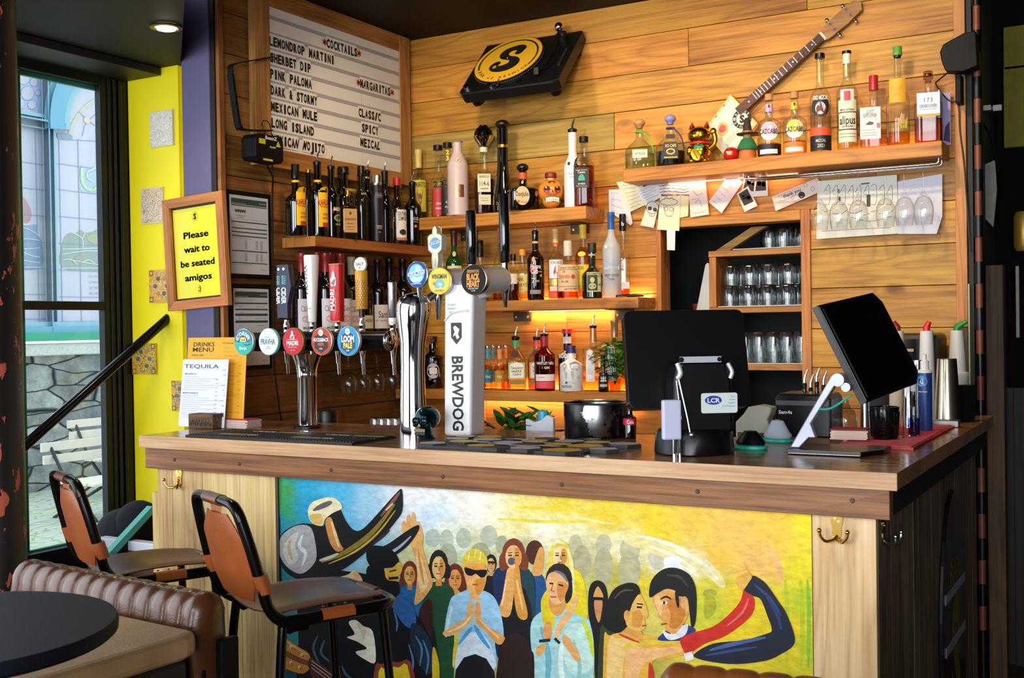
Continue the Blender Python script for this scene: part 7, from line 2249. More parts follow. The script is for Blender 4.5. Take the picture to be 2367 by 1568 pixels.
mb.lathe([(S_ * .20,S_ * .44),(S_ * .225,S_ * .46),(S_ * .215,S_ * .50)],mat('#b3242a',0.4),24,sy=.95)
mb.build('collar',parent=cat)
mb = MB()
mb.ball((0,-S_ * .06,S_ * .36),S_ * .17,mat('#1f8a5a',0.35),18,10,(1,1.05,.65))
mb.ball((0,-S_ * .235,S_ * .43),S_ * .035,GLD,10,8)
mb.build('bib',parent=cat)
mb = MB()
mb.T = Matrix.Translation((-S_ * .06,-S_ * .25,S_ * .19)) @ Matrix.Rotation(-.5,4,'Y') @ Matrix.Rotation(PI / 2,4,'X')
mb.lathe([(S_ * .14,0),(S_ * .15,.003),(S_ * .14,.006),(0,.007)],GLD,24,sx=.62)
for k in (-1,0,1):
 mb.box(-.003,.003,k * S_ * .07 - .006,k * S_ * .07 + .006,.0065,.0085,mat('#6a4a10',0.5))
mb.T = Matrix.Identity(4)
mb.build('gold_coin',parent=cat)
p,h,_ = settle(1690,340,{'Y':-0.115},ZR,15)
da = thing('daruma_doll','small round red doll with a gold face beside the golden cat','figurine',p,facing(p,-0.3))
mb = MB().ball((0,0,h * .5),h * .5,mat('#b3141e',0.3),20,12,(1.08,1,1))
mb.build('body',parent=da)
mb = MB().ball((0,-h * .20,h * .52),h * .33,mat('#d8a84a',0.4),16,10,(1.0,1.0,.8))
for s in (-1,1):
 mb.ball((s * h * .14,-h * .49,h * .60),h * .07,mat('#eeeae2',0.3),10,6,(1,.5,1)).ball((s * h * .14,-h * .515,h * .60),h * .035,LK,8,6,(1,.5,1))
 mb.tube([(s * h * .06,-h * .50,h * .70),(s * h * .25,-h * .42,h * .74)],h * .025,LK,6)
mb.build('face',parent=da)
p,h,_ = settle(1727,273,{'Y':-0.11},ZR,20)
hm = thing('sombrero_figurine','little carved man in a tall hat with a green poncho','figurine',p,facing(p,0.1))
mb = MB().lathe([(h * .20,0),(h * .22,h * .02),(h * .20,h * .18),(h * .18,h * .30)],mat('#b3642a',0.6,noise=.3,nscale=60),18).build('base',parent=hm)
MB().lathe([(h * .24,h * .24),(h * .25,h * .28),(h * .15,h * .48),(h * .10,h * .52)],mat('#1f6a44',0.7,noise=.3,nscale=90),20).build('poncho',parent=hm)
MB().ball((0,0,h * .55),h * .10,mat('#c98a5a',0.6),14,8).build('head',parent=hm)
mb = MB().lathe([(0.0,h * .60),(h * .24,h * .60),(h * .26,h * .63),(h * .22,h * .62),(h * .12,h * .64),(h * .07,h * .95),(h * .05,h),(0,h)],mat('#2a211c',0.7),22)
mb.build('hat',parent=hm)
mb = MB()
mb.text('TAXCO',mat('#d8b46a',0.5),lambda u,v:(h * .125 * math.sin(u / (h * .125)),-h * .125 * math.cos(u / (h * .125)) - .001,v),0,h * .655,h * .05,h * .24,.02)
mb.lathe([(h * .121,h * .625),(h * .121,h * .69)],mat('#8a4a2a',0.6),22,cap=False)
mb.build('hat_band',parent=hm,fix=False)
# folded card at the end of the shelf
a,b_ = at(2176,215,Y=-0.03),at(2198,325,Y=-0.03)
mb = MB().box(a.x,a.x + 0.004,-0.10,-0.02,ZR + .001,a.z,mat('#cfc9dc',0.6)).box(a.x + .004,b_.x,-0.030,-0.026,ZR + .001,a.z - .002,mat('#a99ac8',0.6))
mb.poly([(a.x + .006,ZR + .02),(b_.x - .002,ZR + .01),(b_.x - .004,ZR + .09),(a.x + .012,ZR + .07)],mat('#3a2a4a',0.6),XZ(-.0305))
tag(mb.build('greeting_card'),'lilac printed card standing at the end of the high shelf','card')
# ================================================================== papers pinned to the back wall
NOTE = 0
def note(pts,col,label,name='paper_note',lines=0,draw=None,group='papers pinned over the hatch'):
 """thin sheet; outline in photo points on the wall, later ones lie over earlier ones"""
 global NOTE
 NOTE += 1
 y = -0.0128 - 0.0011 * NOTE
 q = [(at(a,b_,Y=y).x,at(a,b_,Y=y).z) for a,b_ in pts]
 mb = MB().prism(q,0,0.0006,mat(col,0.8),lambda u,v,d:(u,y + d,v))
 fn = lambda u,v:tuple(at(u,v,Y=y - 0.0004))
 if lines:
  A,B_,C2,D = [Vector(p) for p in (pts[0],pts[1],pts[2],pts[-1])]
  rn = random.Random(NOTE)
  for k in range(lines):
   v = .14 + .76 * k / max(1,lines - 1)
   a,b_ = A.lerp(D,v).lerp(B_.lerp(C2,v),.12),A.lerp(D,v).lerp(B_.lerp(C2,v),rn.uniform(.55,.88))
   n = 14
   z = [a.lerp(b_,i / n) + Vector((0,rn.uniform(-1.6,1.6))) for i in range(n + 1)]
   for p,r in zip(z,z[1:]):
    mb.add([fn(p.x,p.y - .4),fn(r.x,r.y - .4),fn(r.x,r.y + .4),fn(p.x,p.y + .4)],[(0,1,2,3)],mat('#77747c',0.8))
 for d in draw or ():
  c = mat(d[0],0.7)
  if d[1] == 'f':
   mb.poly(d[2],c,fn)
  elif d[1] == 't':
   mb.text(d[2],c,lambda u,v:fn(u,-v),d[3],-d[4],d[5],None,.02,d[6] if len(d) > 6 else 0)
  else:
   w = d[1]
   P_ = spline(d[2],4,False) if len(d[2]) > 2 else d[2]
   for p,r in zip(P_,P_[1:]):
    dx,dy = r[0] - p[0],r[1] - p[1]
    l = math.hypot(dx,dy) or 1
    nx,ny = -dy / l * w / 2,dx / l * w / 2
    mb.add([fn(p[0] + nx,p[1] + ny),fn(r[0] + nx,r[1] + ny),fn(r[0] - nx,r[1] - ny),fn(p[0] - nx,p[1] - ny)],[(0,1,2,3)],c)
 return tag(mb.build(name,fix=False),label,'paper',group)
def ringpts(cx,cy,rx,ry,n=14):
 return [(cx + rx * math.cos(2 * PI * i / n),cy + ry * math.sin(2 * PI * i / n)) for i in range(n + 1)]
D_ = '#55525a'
note([(1407,439),(1446,437),(1462,515),(1458,521),(1408,490)],'#dcd9e2','white sheet with faint writing behind the cream note',lines=4)
note([(1425,421),(1481,415),(1500,470),(1455,491)],'#dfdcb8','cream note with handwriting, first in the row of papers',lines=7)
note([(1572,450),(1593,454),(1590,500),(1560,506)],'#e2d6a6','plain cream corner of paper behind the hatted skull drawing')
note([(1469,440),(1518,421),(1530,455),(1492,476)],'#d6d6d6','small pale note with slanting lines of writing',lines=6)
note([(1518,415),(1600,409),(1602,450),(1522,449)],'#d2d6d8','white page of bold handwriting above the skull drawings',lines=7,draw=[('#2a2a30',1.2,[(1524,424 + k * 7),(1550,421 + k * 7),(1580,424 + k * 7),(1594,420 + k * 7)]) for k in range(4)])
note([(1500,463),(1524,468),(1511,527),(1480,521)],'#d9d2c0','note with a drawn skull in dark glasses',draw=[('#3a3840',1.2,ringpts(1508,480,14,14)),('#3a3840','f',ringpts(1502,482,5,5)[:-1]),('#3a3840','f',ringpts(1514,485,5,5)[:-1]),('#3a3840',1,[(1500,494),(1504,500),(1512,499),(1514,494)]),('#3a3840',.8,[(1506,494),(1506,500)])])
note([(1526,454),(1573,452),(1570,534),(1519,531)],'#ddd5b6','cream note with a drawn skull wearing a wide hat',draw=[(D_,1.2,ringpts(1546,467,20,8)),(D_,1,[(1536,461),(1540,454),(1546,460),(1554,456),(1557,463)]),(D_,1.2,ringpts(1540,483,4,5)),(D_,1.2,ringpts(1552,484,4,5)),(D_,1,[(1534,478),(1538,496),(1548,500),(1556,494),(1558,480)]),(D_,.8,[(1540,499),(1552,501)]),('#d8b030','f',ringpts(1559,451,4,3)[:-1])])
note([(1591,420),(1630,411),(1639,496),(1596,503)],'#d8ccc4','tall note with faint pencil sketches',lines=3,draw=[(D_,.8,[(1602,440),(1612,452),(1624,446)]),(D_,.8,[(1606,470),(1616,462),(1622,478)])])
note([(1688,400),(1718,421),(1668,493),(1638,467)],'#dfd0d0','pale pink slanting note next to the instant photos',lines=6)
for pts,pic,lab in (([(1722,400),(1757,408),(1746,456),(1714,446)],[(1726,404),(1752,410),(1745,444),(1718,436)],'instant photo of faces tucked under the shelf'),([(1745,412),(1773,402),(1775,453),(1741,455)],[(1749,415),(1770,407),(1771,440),(1746,442)],'instant photo of a group, beside the bracket of the rail'),([(1703,448),(1729,430),(1751,476),(1721,490)],[(1707,449),(1727,436),(1742,466),(1720,476)],'lower instant photo tilted below the other two')):
 note(pts,'#ded6cc',lab,'instant_photo',draw=[('#3a2a22','f',pic),('#b98a72','f',ringpts(sum(p[0] for p in pic) / 4 - 4,sum(p[1] for p in pic) / 4 - 2,5,6)[:-1]),('#c9a08a','f',ringpts(sum(p[0] for p in pic) / 4 + 6,sum(p[1] for p in pic) / 4,5,6)[:-1])],group='instant photos')
note([(1784,455),(1890,411),(1904,440),(1793,488)],'#e0cabc','long slanting thank you card with a round black emblem',lines=3,draw=[('#2a2a2e','t','thank you',1830,446,8,.38),('#26242a','f',ringpts(1853,451,8,8)[:-1]),('#e0cabc','t','S',1853,451,9),(D_,.8,ringpts(1862,428,4,4)),(D_,.8,ringpts(1878,437,4,5)),(D_,.8,ringpts(1832,458,3,3))])
note([(2075,420),(2178,402),(2178,500),(2165,541),(2076,541)],'#d4d2de','large plain white sheet with a faint pencil outline',draw=[('#b9b6c4',.9,[(2095,470),(2105,438),(2125,436),(2132,460),(2128,500),(2134,530)])])
st = []
rn = random.Random(5)
for k in range(9):
 x0 = 1905 + k * 18
 st += [(D_,1,[(x0,430 + rn.uniform(0,20)),(x0 + 12,428),(x0 + 12,470),(x0,472)]),(D_,.8,[(x0 + 3,440),(x0 + 9,440)]),(D_,.8,[(x0 + 2,450),(x0 + 9,449)]),(D_,1.2,[(x0,490 + k % 3 * 4),(x0 + 16,486 + k % 2 * 8)])]
st += [('#4a474e','f',[(1936,437),(1941,437),(1941,447),(1936,447)]),('#4a474e','f',[(1938,455),(1943,455),(1943,466),(1938,466)]),('#4a474e','f',[(2003,450),(2012,450),(2012,478),(2003,478)]),(D_,1,[(1900,535),(1960,531),(2060,526)]),(D_,1,[(1960,500),(2010,512),(2060,500)]),('#4a474e','f',[(1990,424),(2010,422),(2010,425),(1990,427)])]
note([(1890,419),(2073,404),(2077,540),(1887,553)],'#dad8cc','large pencil drawing of a street behind the hanging glasses','pencil_drawing',draw=st)
q = at(1543,534,Y=-0.014)
note([(1541,530),(1561,532),(1560,579),(1542,578)],'#d8d6dc','narrow white slip hanging on the hatch post',lines=0)
# ================================================================== glass shelves in the hatch
HW = wood('hatch_pine','#c79548','#ad7a34','#76491c','X',0.55,0.4,0.2)
hu = thing('shelving_unit','pine shelving unit full of clean glasses inside the hatch','shelf',(1.70,0.22,0.905))
for z in (1.758,1.516,1.273):
 mb = MB().box(1.470,1.905,0.12,0.32,z - .026,z,HW)
 sub(hu,mb,'shelf_board',bev=0.002)
 sub(hu,MB().box(1.512 if z < 1.7 else 1.58,1.904,0.117,0.31,z + .0003,z + .004,mat('#c9c4ba',0.6)),'shelf_liner')
for z0,z1 in ((0.905,1.246),(1.2735,1.489),(1.5165,1.731)):
 mb = MB().box(1.472,1.503,0.122,0.318,z0,z1,PINEV)
 sub(hu,mb,'side_panel',bev=0.002)
mb = MB()
a,b_ = at(1668,570,Y=0.13),at(1745,512,Y=0.13)
mb.prism([(a.x - .03,1.7585),(a.x + .035,1.7585),(b_.x + .05,1.853),(b_.x - .015,1.853)],0.13,0.165,HW,lambda u,v,d:(u,d,v))
sub(hu,mb,'brace',bev=0.002)
TUM = glass('#f2f5f5',0.45,0.05,2.6)
def tumbler(r,h):
 mb = MB()
 mb.lathe([(r * .97,0.0),(r,.002),(r,h * .5),(r * .94,h * .8),(r * .86,h - .003),(r * .8,h)],TUM,22,cap=False)
 mb.lathe([(r * .8,h),(0,h - .001)],TUM,22,cap=False).lathe([(r * .90,0.0),(r * .93,h * .5),(r * .8,h * .85),(0,h * .86)],TUM,22,cap=False)
 return mb
def glasses(r,h,spots,z,kind,group,where):
 first = None
 for i,(x,y,dz) in enumerate(spots):
  if first is None:
   first = o = tumbler(r,h).build('tumbler_glass' if h < .1 else 'highball_glass',loc=(x,y,z + dz),fix=False)
  else:
   o = first.copy()
   COL.objects.link(o)
   o.location = (x,y,z + dz)
   o.rotation_euler.z = i * 1.7
  tag(o,where,kind,group)
xs = [1.552 + .083 * k for k in range(5)]
glasses(.038,.088,[(x,.16,0) for x in xs[:]] + [(x + .02,.245,0) for x in xs[:4]] + [(x + .006,.158,.089) for x in xs] + [(x + .02,.245,.089) for x in xs[:4]],1.5202,'glass','stacked tumblers in the hatch','short upturned tumbler stacked two high on the middle hatch shelf')
glasses(.040,.092,[(1.712,.215,0),(1.785,.165,0),(1.872,.17,0),(1.74,.255,0),(1.83,.255,0)],1.7622,'glass','tumblers on the top hatch shelf','short upturned tumbler on the top hatch shelf')
glasses(.0295,.130,[(1.56 + .0605 * k,.155,0) for k in range(6)] + [(1.585 + .0605 * k,.225,0) for k in range(6)],1.2772,'glass','tall glasses on the low hatch shelf','tall upturned glass on the lowest hatch shelf')
mb = MB().prism([(at(1598,722,Y=.14).x,1.40),(1.466,1.40),(1.466,1.705),(1.456,1.71),(1.448,1.70)],.14,.156,mat('#b9bbbd',0.5),lambda u,v,d:(u,d,v))
tag(mb.build('chopping_board',bev=.002),'pale grey sloping board leaning on the shelving inside the hatch','board')
hs2 = thing('cupboard_ledge','dark ledge inside the hatch beside the shelving','ledge',(1.39,.2,0.905))
sub(hs2,MB().box(1.31,1.468,.10,.40,.905,1.399,DARKIN),'cabinet')
mb = MB().lathe([(.030,0),(.036,.05),(.044,.12),(.048,.135)],mat('#7a2a20',0.6),20,c=(1.405,.22,1.4005))
tag(mb.build('terracotta_pot'),'rusty red pot on the ledge inside the hatch','pot')
# ================================================================== beyond the wall end
blk = thing('stage_light','black lamp housing on a bracket at the top end of the wall','stage light',(2.52,-.01,2.40))
mb = MB().prism([(2.462,2.425),(2.475,2.452),(2.545,2.483),(2.585,2.485),(2.59,2.36),(2.545,2.345),(2.48,2.355),(2.468,2.39)],-.15,-.075,BLACKM,lambda u,v,d:(u,d,v))
sub(blk,mb,'housing',bev=.004)
mb = MB().box(2.505,2.525,-.09,-.0145,2.245,2.35,BLACKM)
sub(blk,mb,'bracket',bev=.003)
mb = MB().tube(spline([(2.49,-.07,2.37),(2.44,-.04,2.345),(2.43,-.03,2.33),(2.47,-.03,2.27),(2.505,-.03,2.25),(2.51,-.02,2.15),(2.525,-.018,2.0),(2.54,-.02,1.7)],5,False),.0028,BLACK,8)
sub(blk,mb,'cable')
mb = MB()
CO = mat('#7a4430',0.5,0.3,noise=.3,nscale=40)
x0 = at(2262,500,Y=-.045).x
z = .30
while z < 2.78:
 mb.cyl((x0,-.045,z),(x0,-.045,z + .0895),.0125,CO,14)
 mb.cyl((x0,-.045,z + .090),(x0,-.045,z + .1695),.0165,BLACK,14)
 z += .170
mb.cyl((x0,-.045,0),(x0,-.045,.2995),.0165,BLACK,14)
tag(mb.build('banded_pole'),'black pole with copper bands standing at the end of the bar wall','pole')
mb = MB().box(2.5335,2.5385,-.030,-.018,1.0,1.58,mat('#9aa86a',0.4))
tag(mb.build('glow_stick'),'thin pale green strip fixed upright at the wall end','strip')
PO = yb(2300,700,.30)
struct(MB().box(PO.x - .03,PO.x + .035,.26,.34,0,1.66,wood('passage_post','#7a5a30','#5f4524','#33240f','Z',.6,.2,.2)),'trim_9',bev=.003)
dr = yb(2352,580,.45)
mb = MB().lathe([(.030,0),(.040,.02),(.040,.14),(.030,.16)],mat('#a8842a',.4,.5),20,c=(dr.x + .02,.5,dr.z))
sub_ = tag(mb.build('brass_fitting'),'dull brass fitting in the dark passage below the yellow panels','fitting')
mb = MB().box(dr.x - .012,dr.x,.49,.52,dr.z - .35,dr.z - .06,mat('#8f8a80',.5))
tag(mb.build('grey_batten'),'upright grey batten in the dark passage','batten')
MBX = MB()
a,b_ = yb(2266,385,.35),yb(2316,420,.35)
MBX.prism([(p.x,p.z) for p in (yb(2266,385,.35),yb(2300,370,.35),yb(2304,440,.35),yb(2296,525,.35),yb(2272,500,.35))],.35,.37,mat('#8a8a80',.7,noise=.3,nscale=30),lambda u,v,d:(u,d,v))
tag(MBX.build('hanging_cloth'),'grey cloth hanging behind the banded pole','cloth')
mb = MB()
for q_,s in (((2282,250),.02),((2306,250),.022)):
 p = yb(q_[0],q_[1],.33)
 mb.cbox((p.x,.33,p.z),(s * 1.4,s,s),mat('#b9b7ae',.5))
p0,p1 = yb(2282,250,.33),yb(2306,250,.33)
mb.tube(spline([tuple(p0),tuple(yb(2270,275,.33)),tuple(yb(2290,320,.33)),tuple(yb(2308,400,.33))],5,False),.004,BLACK,6)
mb.tube([tuple(p0),tuple(p1)],.008,mat('#6a6a66',.5),8)
tag(mb.build('power_adapter'),'two grey plugs on black cable hanging in the passage','plug')
# ================================================================== on the counter
def on_top(px_,py_,z=ZT):
 return at(px_,py_,Z=z)
# black bar runner with ribs
rr_ = thing('bar_runner','black ribbed rubber bar runner under the T-shaped beer font','bar mat',(0.72,-1.66,ZT))
RUB2 = mat('#141416',.6)
c4 = [on_top(465,1012),on_top(806,1031),on_top(936,1013),on_top(604,990)]
U0,U1,V0,V1 = .36,1.05,-1.825,-1.60
mb = MB().box(U0,U1,V0,V1,ZT + .0003,ZT + .007,RUB2)
n = 58
for k in range(n):
 u = U0 + .006 + (U1 - U0 - .012) * k / (n - 1)
 for v0,v1 in ((V0 + .012,V0 + .104),(V0 + .118,V1 - .012)):
  mb.box(u - .0035,u + .0035,v0,v1,ZT + .007,ZT + .0095,RUB2)
sub(rr_,mb,'ribbed_mat')
mb = MB()
fl = lambda u,v:(u,v,ZT + .0099)
YL = mat('#a8904a',.6)
for k in range(4):
 u = U0 + .10 + .155 * k
 v = V0 + .058 + (.108 if k % 2 else 0)
 for j in range(26):
  mb.poly([(u + j * .0048,v - .018),(u + j * .0048 + .0035,v - .018),(u + j * .0048 + .0035,v + .018),(u + j * .0048,v + .018)],YL,fl)
 mb.text('CIDER',mat('#d8d6da',.6),fl,u + .10 if k % 2 == 0 else u - .04,v + (.105 if k % 2 == 0 else -.105),.026,.10,.03)
sub(rr_,mb,'lettering',fix=False)
# brewery mat of hexagons
hm_ = thing('bar_mat','grey rubber bar mat of raised yellow and grey hexagons before the white beer tower','bar mat',(1.55,-1.62,ZT))
HG,HYL,HGR = mat('#26272b',.6),mat('#d8ac1e',.6),mat('#b6b8be',.6)
hx2 = [(1.30,-1.765,.045,HGR),(1.36,-1.69,.05,HYL),(1.30,-1.63,.04,HGR),(1.40,-1.62,.05,HGR),(1.36,-1.55,.05,HYL),(1.29,-1.56,.04,HGR),(1.47,-1.77,.045,HYL),(1.50,-1.67,.05,HGR),(1.55,-1.60,.045,HYL),(1.44,-1.54,.045,HG),(1.58,-1.70,.05,HG),(1.62,-1.78,.05,HGR),(1.66,-1.66,.045,HYL),(1.65,-1.57,.05,HGR),(1.74,-1.79,.062,HYL),(1.75,-1.67,.06,HYL),(1.83,-1.72,.045,HGR),(1.83,-1.58,.05,HGR),(1.74,-1.57,.045,HYL),(1.55,-1.52,.04,HG),(1.68,-1.50,.04,HG),(1.53,-1.79,.045,HG)]
mb = MB().box(1.27,1.80,-1.80,-1.52,ZT + .0003,ZT + .006,HG)
for x,y,r,c in hx2:
 pt = [(x + r * 1.05 * math.cos(k * PI / 3),y + r * .86 * math.sin(k * PI / 3)) for k in range(6)]
 mb.prism(pt,ZT + .0005,ZT + .011,HG,lambda u,v,d:(u,v,d))
 if c is not HG:
  mb.poly([(x + (a - x) * .95,y + (b_ - y) * .95) for a,b_ in pt],c,lambda u,v:(u,v,ZT + .0115))
for k,(x,y) in enumerate(((1.43,-1.70),(1.52,-1.725),(1.60,-1.745),(1.58,-1.64),(1.50,-1.585),(1.66,-1.72))):
 mb.poly([(x - .05,y - .012),(x + .03,y - .012),(x + .05,y + .004),(x + .01,y + .004),(x + .03,y + .014),(x - .03,y + .014),(x - .03,y),(x - .05,y)],mat('#c9cad0',.6),lambda u,v:(u,v,ZT + .0122))
sub(hm_,mb,'hexagon_mat',fix=False)
# iridescent skull
p = on_top(986,1014)
s_ = 33 * mpp(p)
sk_ = thing('skull_decanter','glossy black iridescent skull bottle in front of the chrome font','bottle',p,facing(p,-.55))
m,t,b = nm('iridescent_black')
lw = N(t,'ShaderNodeLayerWeight',Blend=.4)
t.links.new(ramp(t,((0,'#0c1216'),(.35,'#1f5a64'),(.55,'#6a3a20'),(.8,'#b9c0c8')),lw.outputs['Facing']),b.inputs['Base Color'])
b.inputs['Metallic'].default_value,b.inputs['Roughness'].default_value = .85,.14
mb = MB()
mb.ball((0,.01,s_ * 1.45),s_ * .98,m,28,18,(.86,1.05,.86))
mb.ball((0,-s_ * .35,s_ * .62),s_ * .66,m,22,14,(.92,.9,.95))
mb.lathe([(s_ * .62,0),(s_ * .66,s_ * .08),(s_ * .5,s_ * .35)],m,24)
for k in (-1,1):
 mb.ball((k * s_ * .52,-s_ * .62,s_ * 1.02),s_ * .20,m,12,8)
mb.build('glass_body',parent=sk_)
mb = MB()
for k in (-1,1):
 mb.ball((k * s_ * .33,-s_ * .84,s_ * 1.30),s_ * .22,mat('#0a0a0c',.2),14,8,(1,.5,.9))
 mb.tube([(k * s_ * .33 + s_ * .24 * math.cos(a * PI / 6),-s_ * .90,s_ * 1.30 + s_ * .22 * math.sin(a * PI / 6)) for a in range(12)],s_ * .05,m,8,closed=True)
mb.poly([(-s_ * .12,s_ * .92),(s_ * .12,s_ * .92),(0,s_ * 1.14)],mat('#c06a30',.2,.8),lambda u,v:(u,-s_ * .97,v))
for k in range(6):
 mb.cbox(((k - 2.5) * s_ * .15,-s_ * .93,s_ * .64),(s_ * .12,s_ * .1,s_ * .2),mat('#a87a4a',.25,.7))
 mb.cbox(((k - 2.5) * s_ * .14,-s_ * .90,s_ * .42),(s_ * .11,s_ * .1,s_ * .18),mat('#3a5a66',.25,.8))
mb.build('face',parent=sk_)
# black and steel ice bucket
p = on_top(1345,1016)
r_ = 76 * mpp(p)
h_ = at(1345,931,Y=p.y + .08).z - ZT - .002
bk_ = thing('ice_bucket','steel ice bucket with worn black paint behind the bar mat','bucket',(p.x,p.y + .10,ZT),0)
m,t,b = nm('worn_black_steel')
tc = N(t,'ShaderNodeTexCoord')
nz = N(t,'ShaderNodeTexNoise',Scale=22.0,Detail=7.0,Roughness=.7)
t.links.new(tc.outputs['Object'],nz.inputs['Vector'])
sp = N(t,'ShaderNodeSeparateXYZ')
t.links.new(tc.outputs['Object'],sp.inputs[0])
vv = math_(t,'SUBTRACT',.62,math_(t,'ABSOLUTE',math_(t,'MULTIPLY',math_(t,'ADD',math_(t,'MULTIPLY',sp.outputs[0],.867),math_(t,'MULTIPLY',sp.outputs[1],.498)),8.0)))
gt = math_(t,'GREATER_THAN',math_(t,'ADD',math_(t,'MULTIPLY',nz.outputs['Fac'],1.5),math_(t,'ADD',vv,math_(t,'MULTIPLY',sp.outputs[2],2.2))),1.25)
t.links.new(mixc(t,gt,'#08080a','#a8a9ac'),b.inputs['Base Color'])
t.links.new(gt,b.inputs['Metallic'])
b.inputs['Roughness'].default_value = .25
MB().lathe([(r_ * .96,0),(r_ * .985,.004),(r_,h_ - .003),(r_ * .99,h_),(r_ * .96,h_ - .003),(r_ * .94,.01),(0,.008)],m,48).build('pail',parent=bk_)
MB().lathe([(r_ * .99,h_),(r_ * 1.01,h_ + .002),(r_ * .99,h_ + .005),(r_ * .96,h_ + .002)],STEEL,48,cap=False).build('rim',parent=bk_)
# cola bottle
TAKEN.clear()
t_ = bottle('small cola bottle with a red label beside the till',1455,945,16,ZT,{'Y':-1.33},mat('#0c0504',.06,coat=.6),(.42,.72,.88),items=[('r',-1.2,1.2,.46,.68,'#b3182a'),('t','Cola',.1,.57,.13,'#e8d8d8',1.0,.02)],capz=(.08,mat('#0a0a0a',.4),'screw',1.2),waist=.9)
# wooden menu block with two menus, coasters
p = on_top(476,991)
w_ = 37 * mpp(p)
mbk = thing('menu_holder','rough wooden block holding the menus at the counter end','menu holder',p,.05)
mb = MB().box(-w_,w_,-.028,.028,0,.054,wood('driftwood','#8f6f48','#6f5334','#3a2a18','X',.7,.6,.2,.7,stain=.6))
mb.build('block',parent=mbk,bev=.004)
mb = MB()
for k in (-.45,.62):
 mb.lathe([(.016,.0542),(.013,.0545),(0,.0543)],mat('#17110b',.7),18,c=(k * w_,-.006,0),cap=False)
for k in range(13):
 mb.tube([((k - 6) * .0075,-.0285,.012 + k % 3 * .004),((k - 6) * .0075 + .004,-.0285,.026 + k % 2 * .008)],.0012,mat('#20160e',.8),5)
mb.build('burnt_mark',parent=mbk)
def sheet(x0,y0,x1,y1,Y,col,label,draw,lean=.03):
 a,b_ = at(x0,y1,Y=Y),at(x1,y0,Y=Y)
 W,H = b_.x - a.x,b_.z - ZT - .002
 t_ = MB()
 fn = lambda u,v,d=0:(a.x + W * u,Y + lean * v - d,ZT + .002 + H * v)
 vs = [fn(0,0),fn(1,0),fn(1,1),fn(0,1)]
 t_.add(vs + [(x,y + .0012,z) for x,y,z in vs],[(0,1,2,3),(7,6,5,4),(0,4,5,1),(1,5,6,2),(2,6,7,3),(3,7,4,0)],mat(col,.6))
 for d in draw:
  if d[0] == 't':
   v2,f2,wd = text2d(d[1],.012)
   t_.add([fn(d[2] + x * d[5] / wd,d[3] + y * d[4],.0008) for x,y in v2],f2,mat(d[6],.6))
  else:
   t_.poly([(d[1],d[3]),(d[2],d[3]),(d[2],d[4]),(d[1],d[4])],mat(d[5],.6),lambda u,v:fn(u,v,.0006))
 return tag(t_.build('drinks_menu',fix=False),label,'menu')
IB,OB = '#4a4f78','#a8741a'
yl = [('t','DRINKS',.28,.925,.05,.36,'#2a2414'),('t','MENU',.27,.865,.05,.36,'#2a2414'),('t','ROCK TAPS',.18,.80,.018,.2,'#2a2414'),('t','*COCKTAILS',.76,.935,.018,.34,'#5a4414')]
yl += [('r',.62,.62 + .1 + .04 * (k * 7 % 5),.88 - k * .045,.885 - k * .045,OB) for k in range(14)] + [('r',.88,.93,.86 - k * .09,.865 - k * .09,OB) for k in range(8)] + [('r',.62,.96,.16,.164,OB),('r',.62,.96,.36,.364,OB),('r',.957,.96,.16,.36,OB)]
sheet(425,780,558,967,-1.50,'#e3a31c','orange drinks menu card standing in the wooden block',yl)
wt = [('t','TEQUILA',.42,.90,.06,.76,IB),('t','BLANCO',.20,.785,.025,.26,IB),('t','REPOSADO',.22,.50,.025,.34,IB)]
wt += [('r',.05,.05 + .35 + .08 * (k * 5 % 7),.74 - k * .032,.746 - k * .032,'#9a9cb4') for k in range(7)] + [('r',.05,.05 + .35 + .08 * (k * 3 % 7),.455 - k * .032,.461 - k * .032,'#9a9cb4') for k in range(11)] + [('r',.75,.81,.70 - k * .06,.708 - k * .06,'#8a8ca8') for k in range(9)] + [('r',.9,.97,.16,.22,'#3a3c50')]
wt += [('r',.88 + .03 * (k % 3),.95 + .02 * (k % 2),.84 - k * .075,.85 - k * .075,'#8a8ca8') for k in range(8)]
sheet(412,832,515,968,-1.545,'#d6d8ea','white tequila menu standing in front of the orange menu',wt)
p = on_top(553,990)
rn = random.Random(9)
for k in range(9):
 mb = MB().cbox((p.x + rn.uniform(-.004,.004),p.y + .02 + rn.uniform(-.003,.003),ZT + .002 + k * .0036),(.105,.075,.0032),mat('#cfb8b0' if k < 8 else '#b3434a',.7),Matrix.Rotation(rn.uniform(-.05,.05),3,'Z'))
 tag(mb.build('beer_mat'),'thin card beer mat in the stack beside the menu block','coaster','beer mats by the menus')
# ---------------------------------------------------------------- tills
def poly_box(t_,name,pts,y0,y1,m,bev=.004,T=None):
 mb = MB().prism(pts,y0,y1,m,lambda u,v,d:(u,d,v))
 if T is not None:
  for i,v in enumerate(mb.v):
   mb.v[i] = T @ v
 return mb.build(name,parent=t_,bev=bev)
p = on_top(1605,1047)
t1 = thing('till','black touch screen till seen from behind with a white service sticker','till',p,.62)
S1 = 1.0
TM = mat('#08080a',.32,spec=.35)
mb = MB().lathe([(.0,0),(.105,0),(.108,.004),(.104,.055),(.095,.068),(.0,.075)],TM,40,sy=.9)
mb.build('base',parent=t1)
W2 = .170
T = Matrix.Translation((.0,.03,.120)) @ Matrix.Rotation(math.radians(-14),4,'X')
rnd4 = lambda x0,x1,z0,z1,r:[(cx + r * math.cos(a0 + PI / 2 * i / 5),cz + r * math.sin(a0 + PI / 2 * i / 5)) for cx,cz,a0 in ((x1 - r,z1 - r,0),(x0 + r,z1 - r,PI / 2),(x0 + r,z0 + r,PI),(x1 - r,z0 + r,-PI / 2)) for i in range(6)]
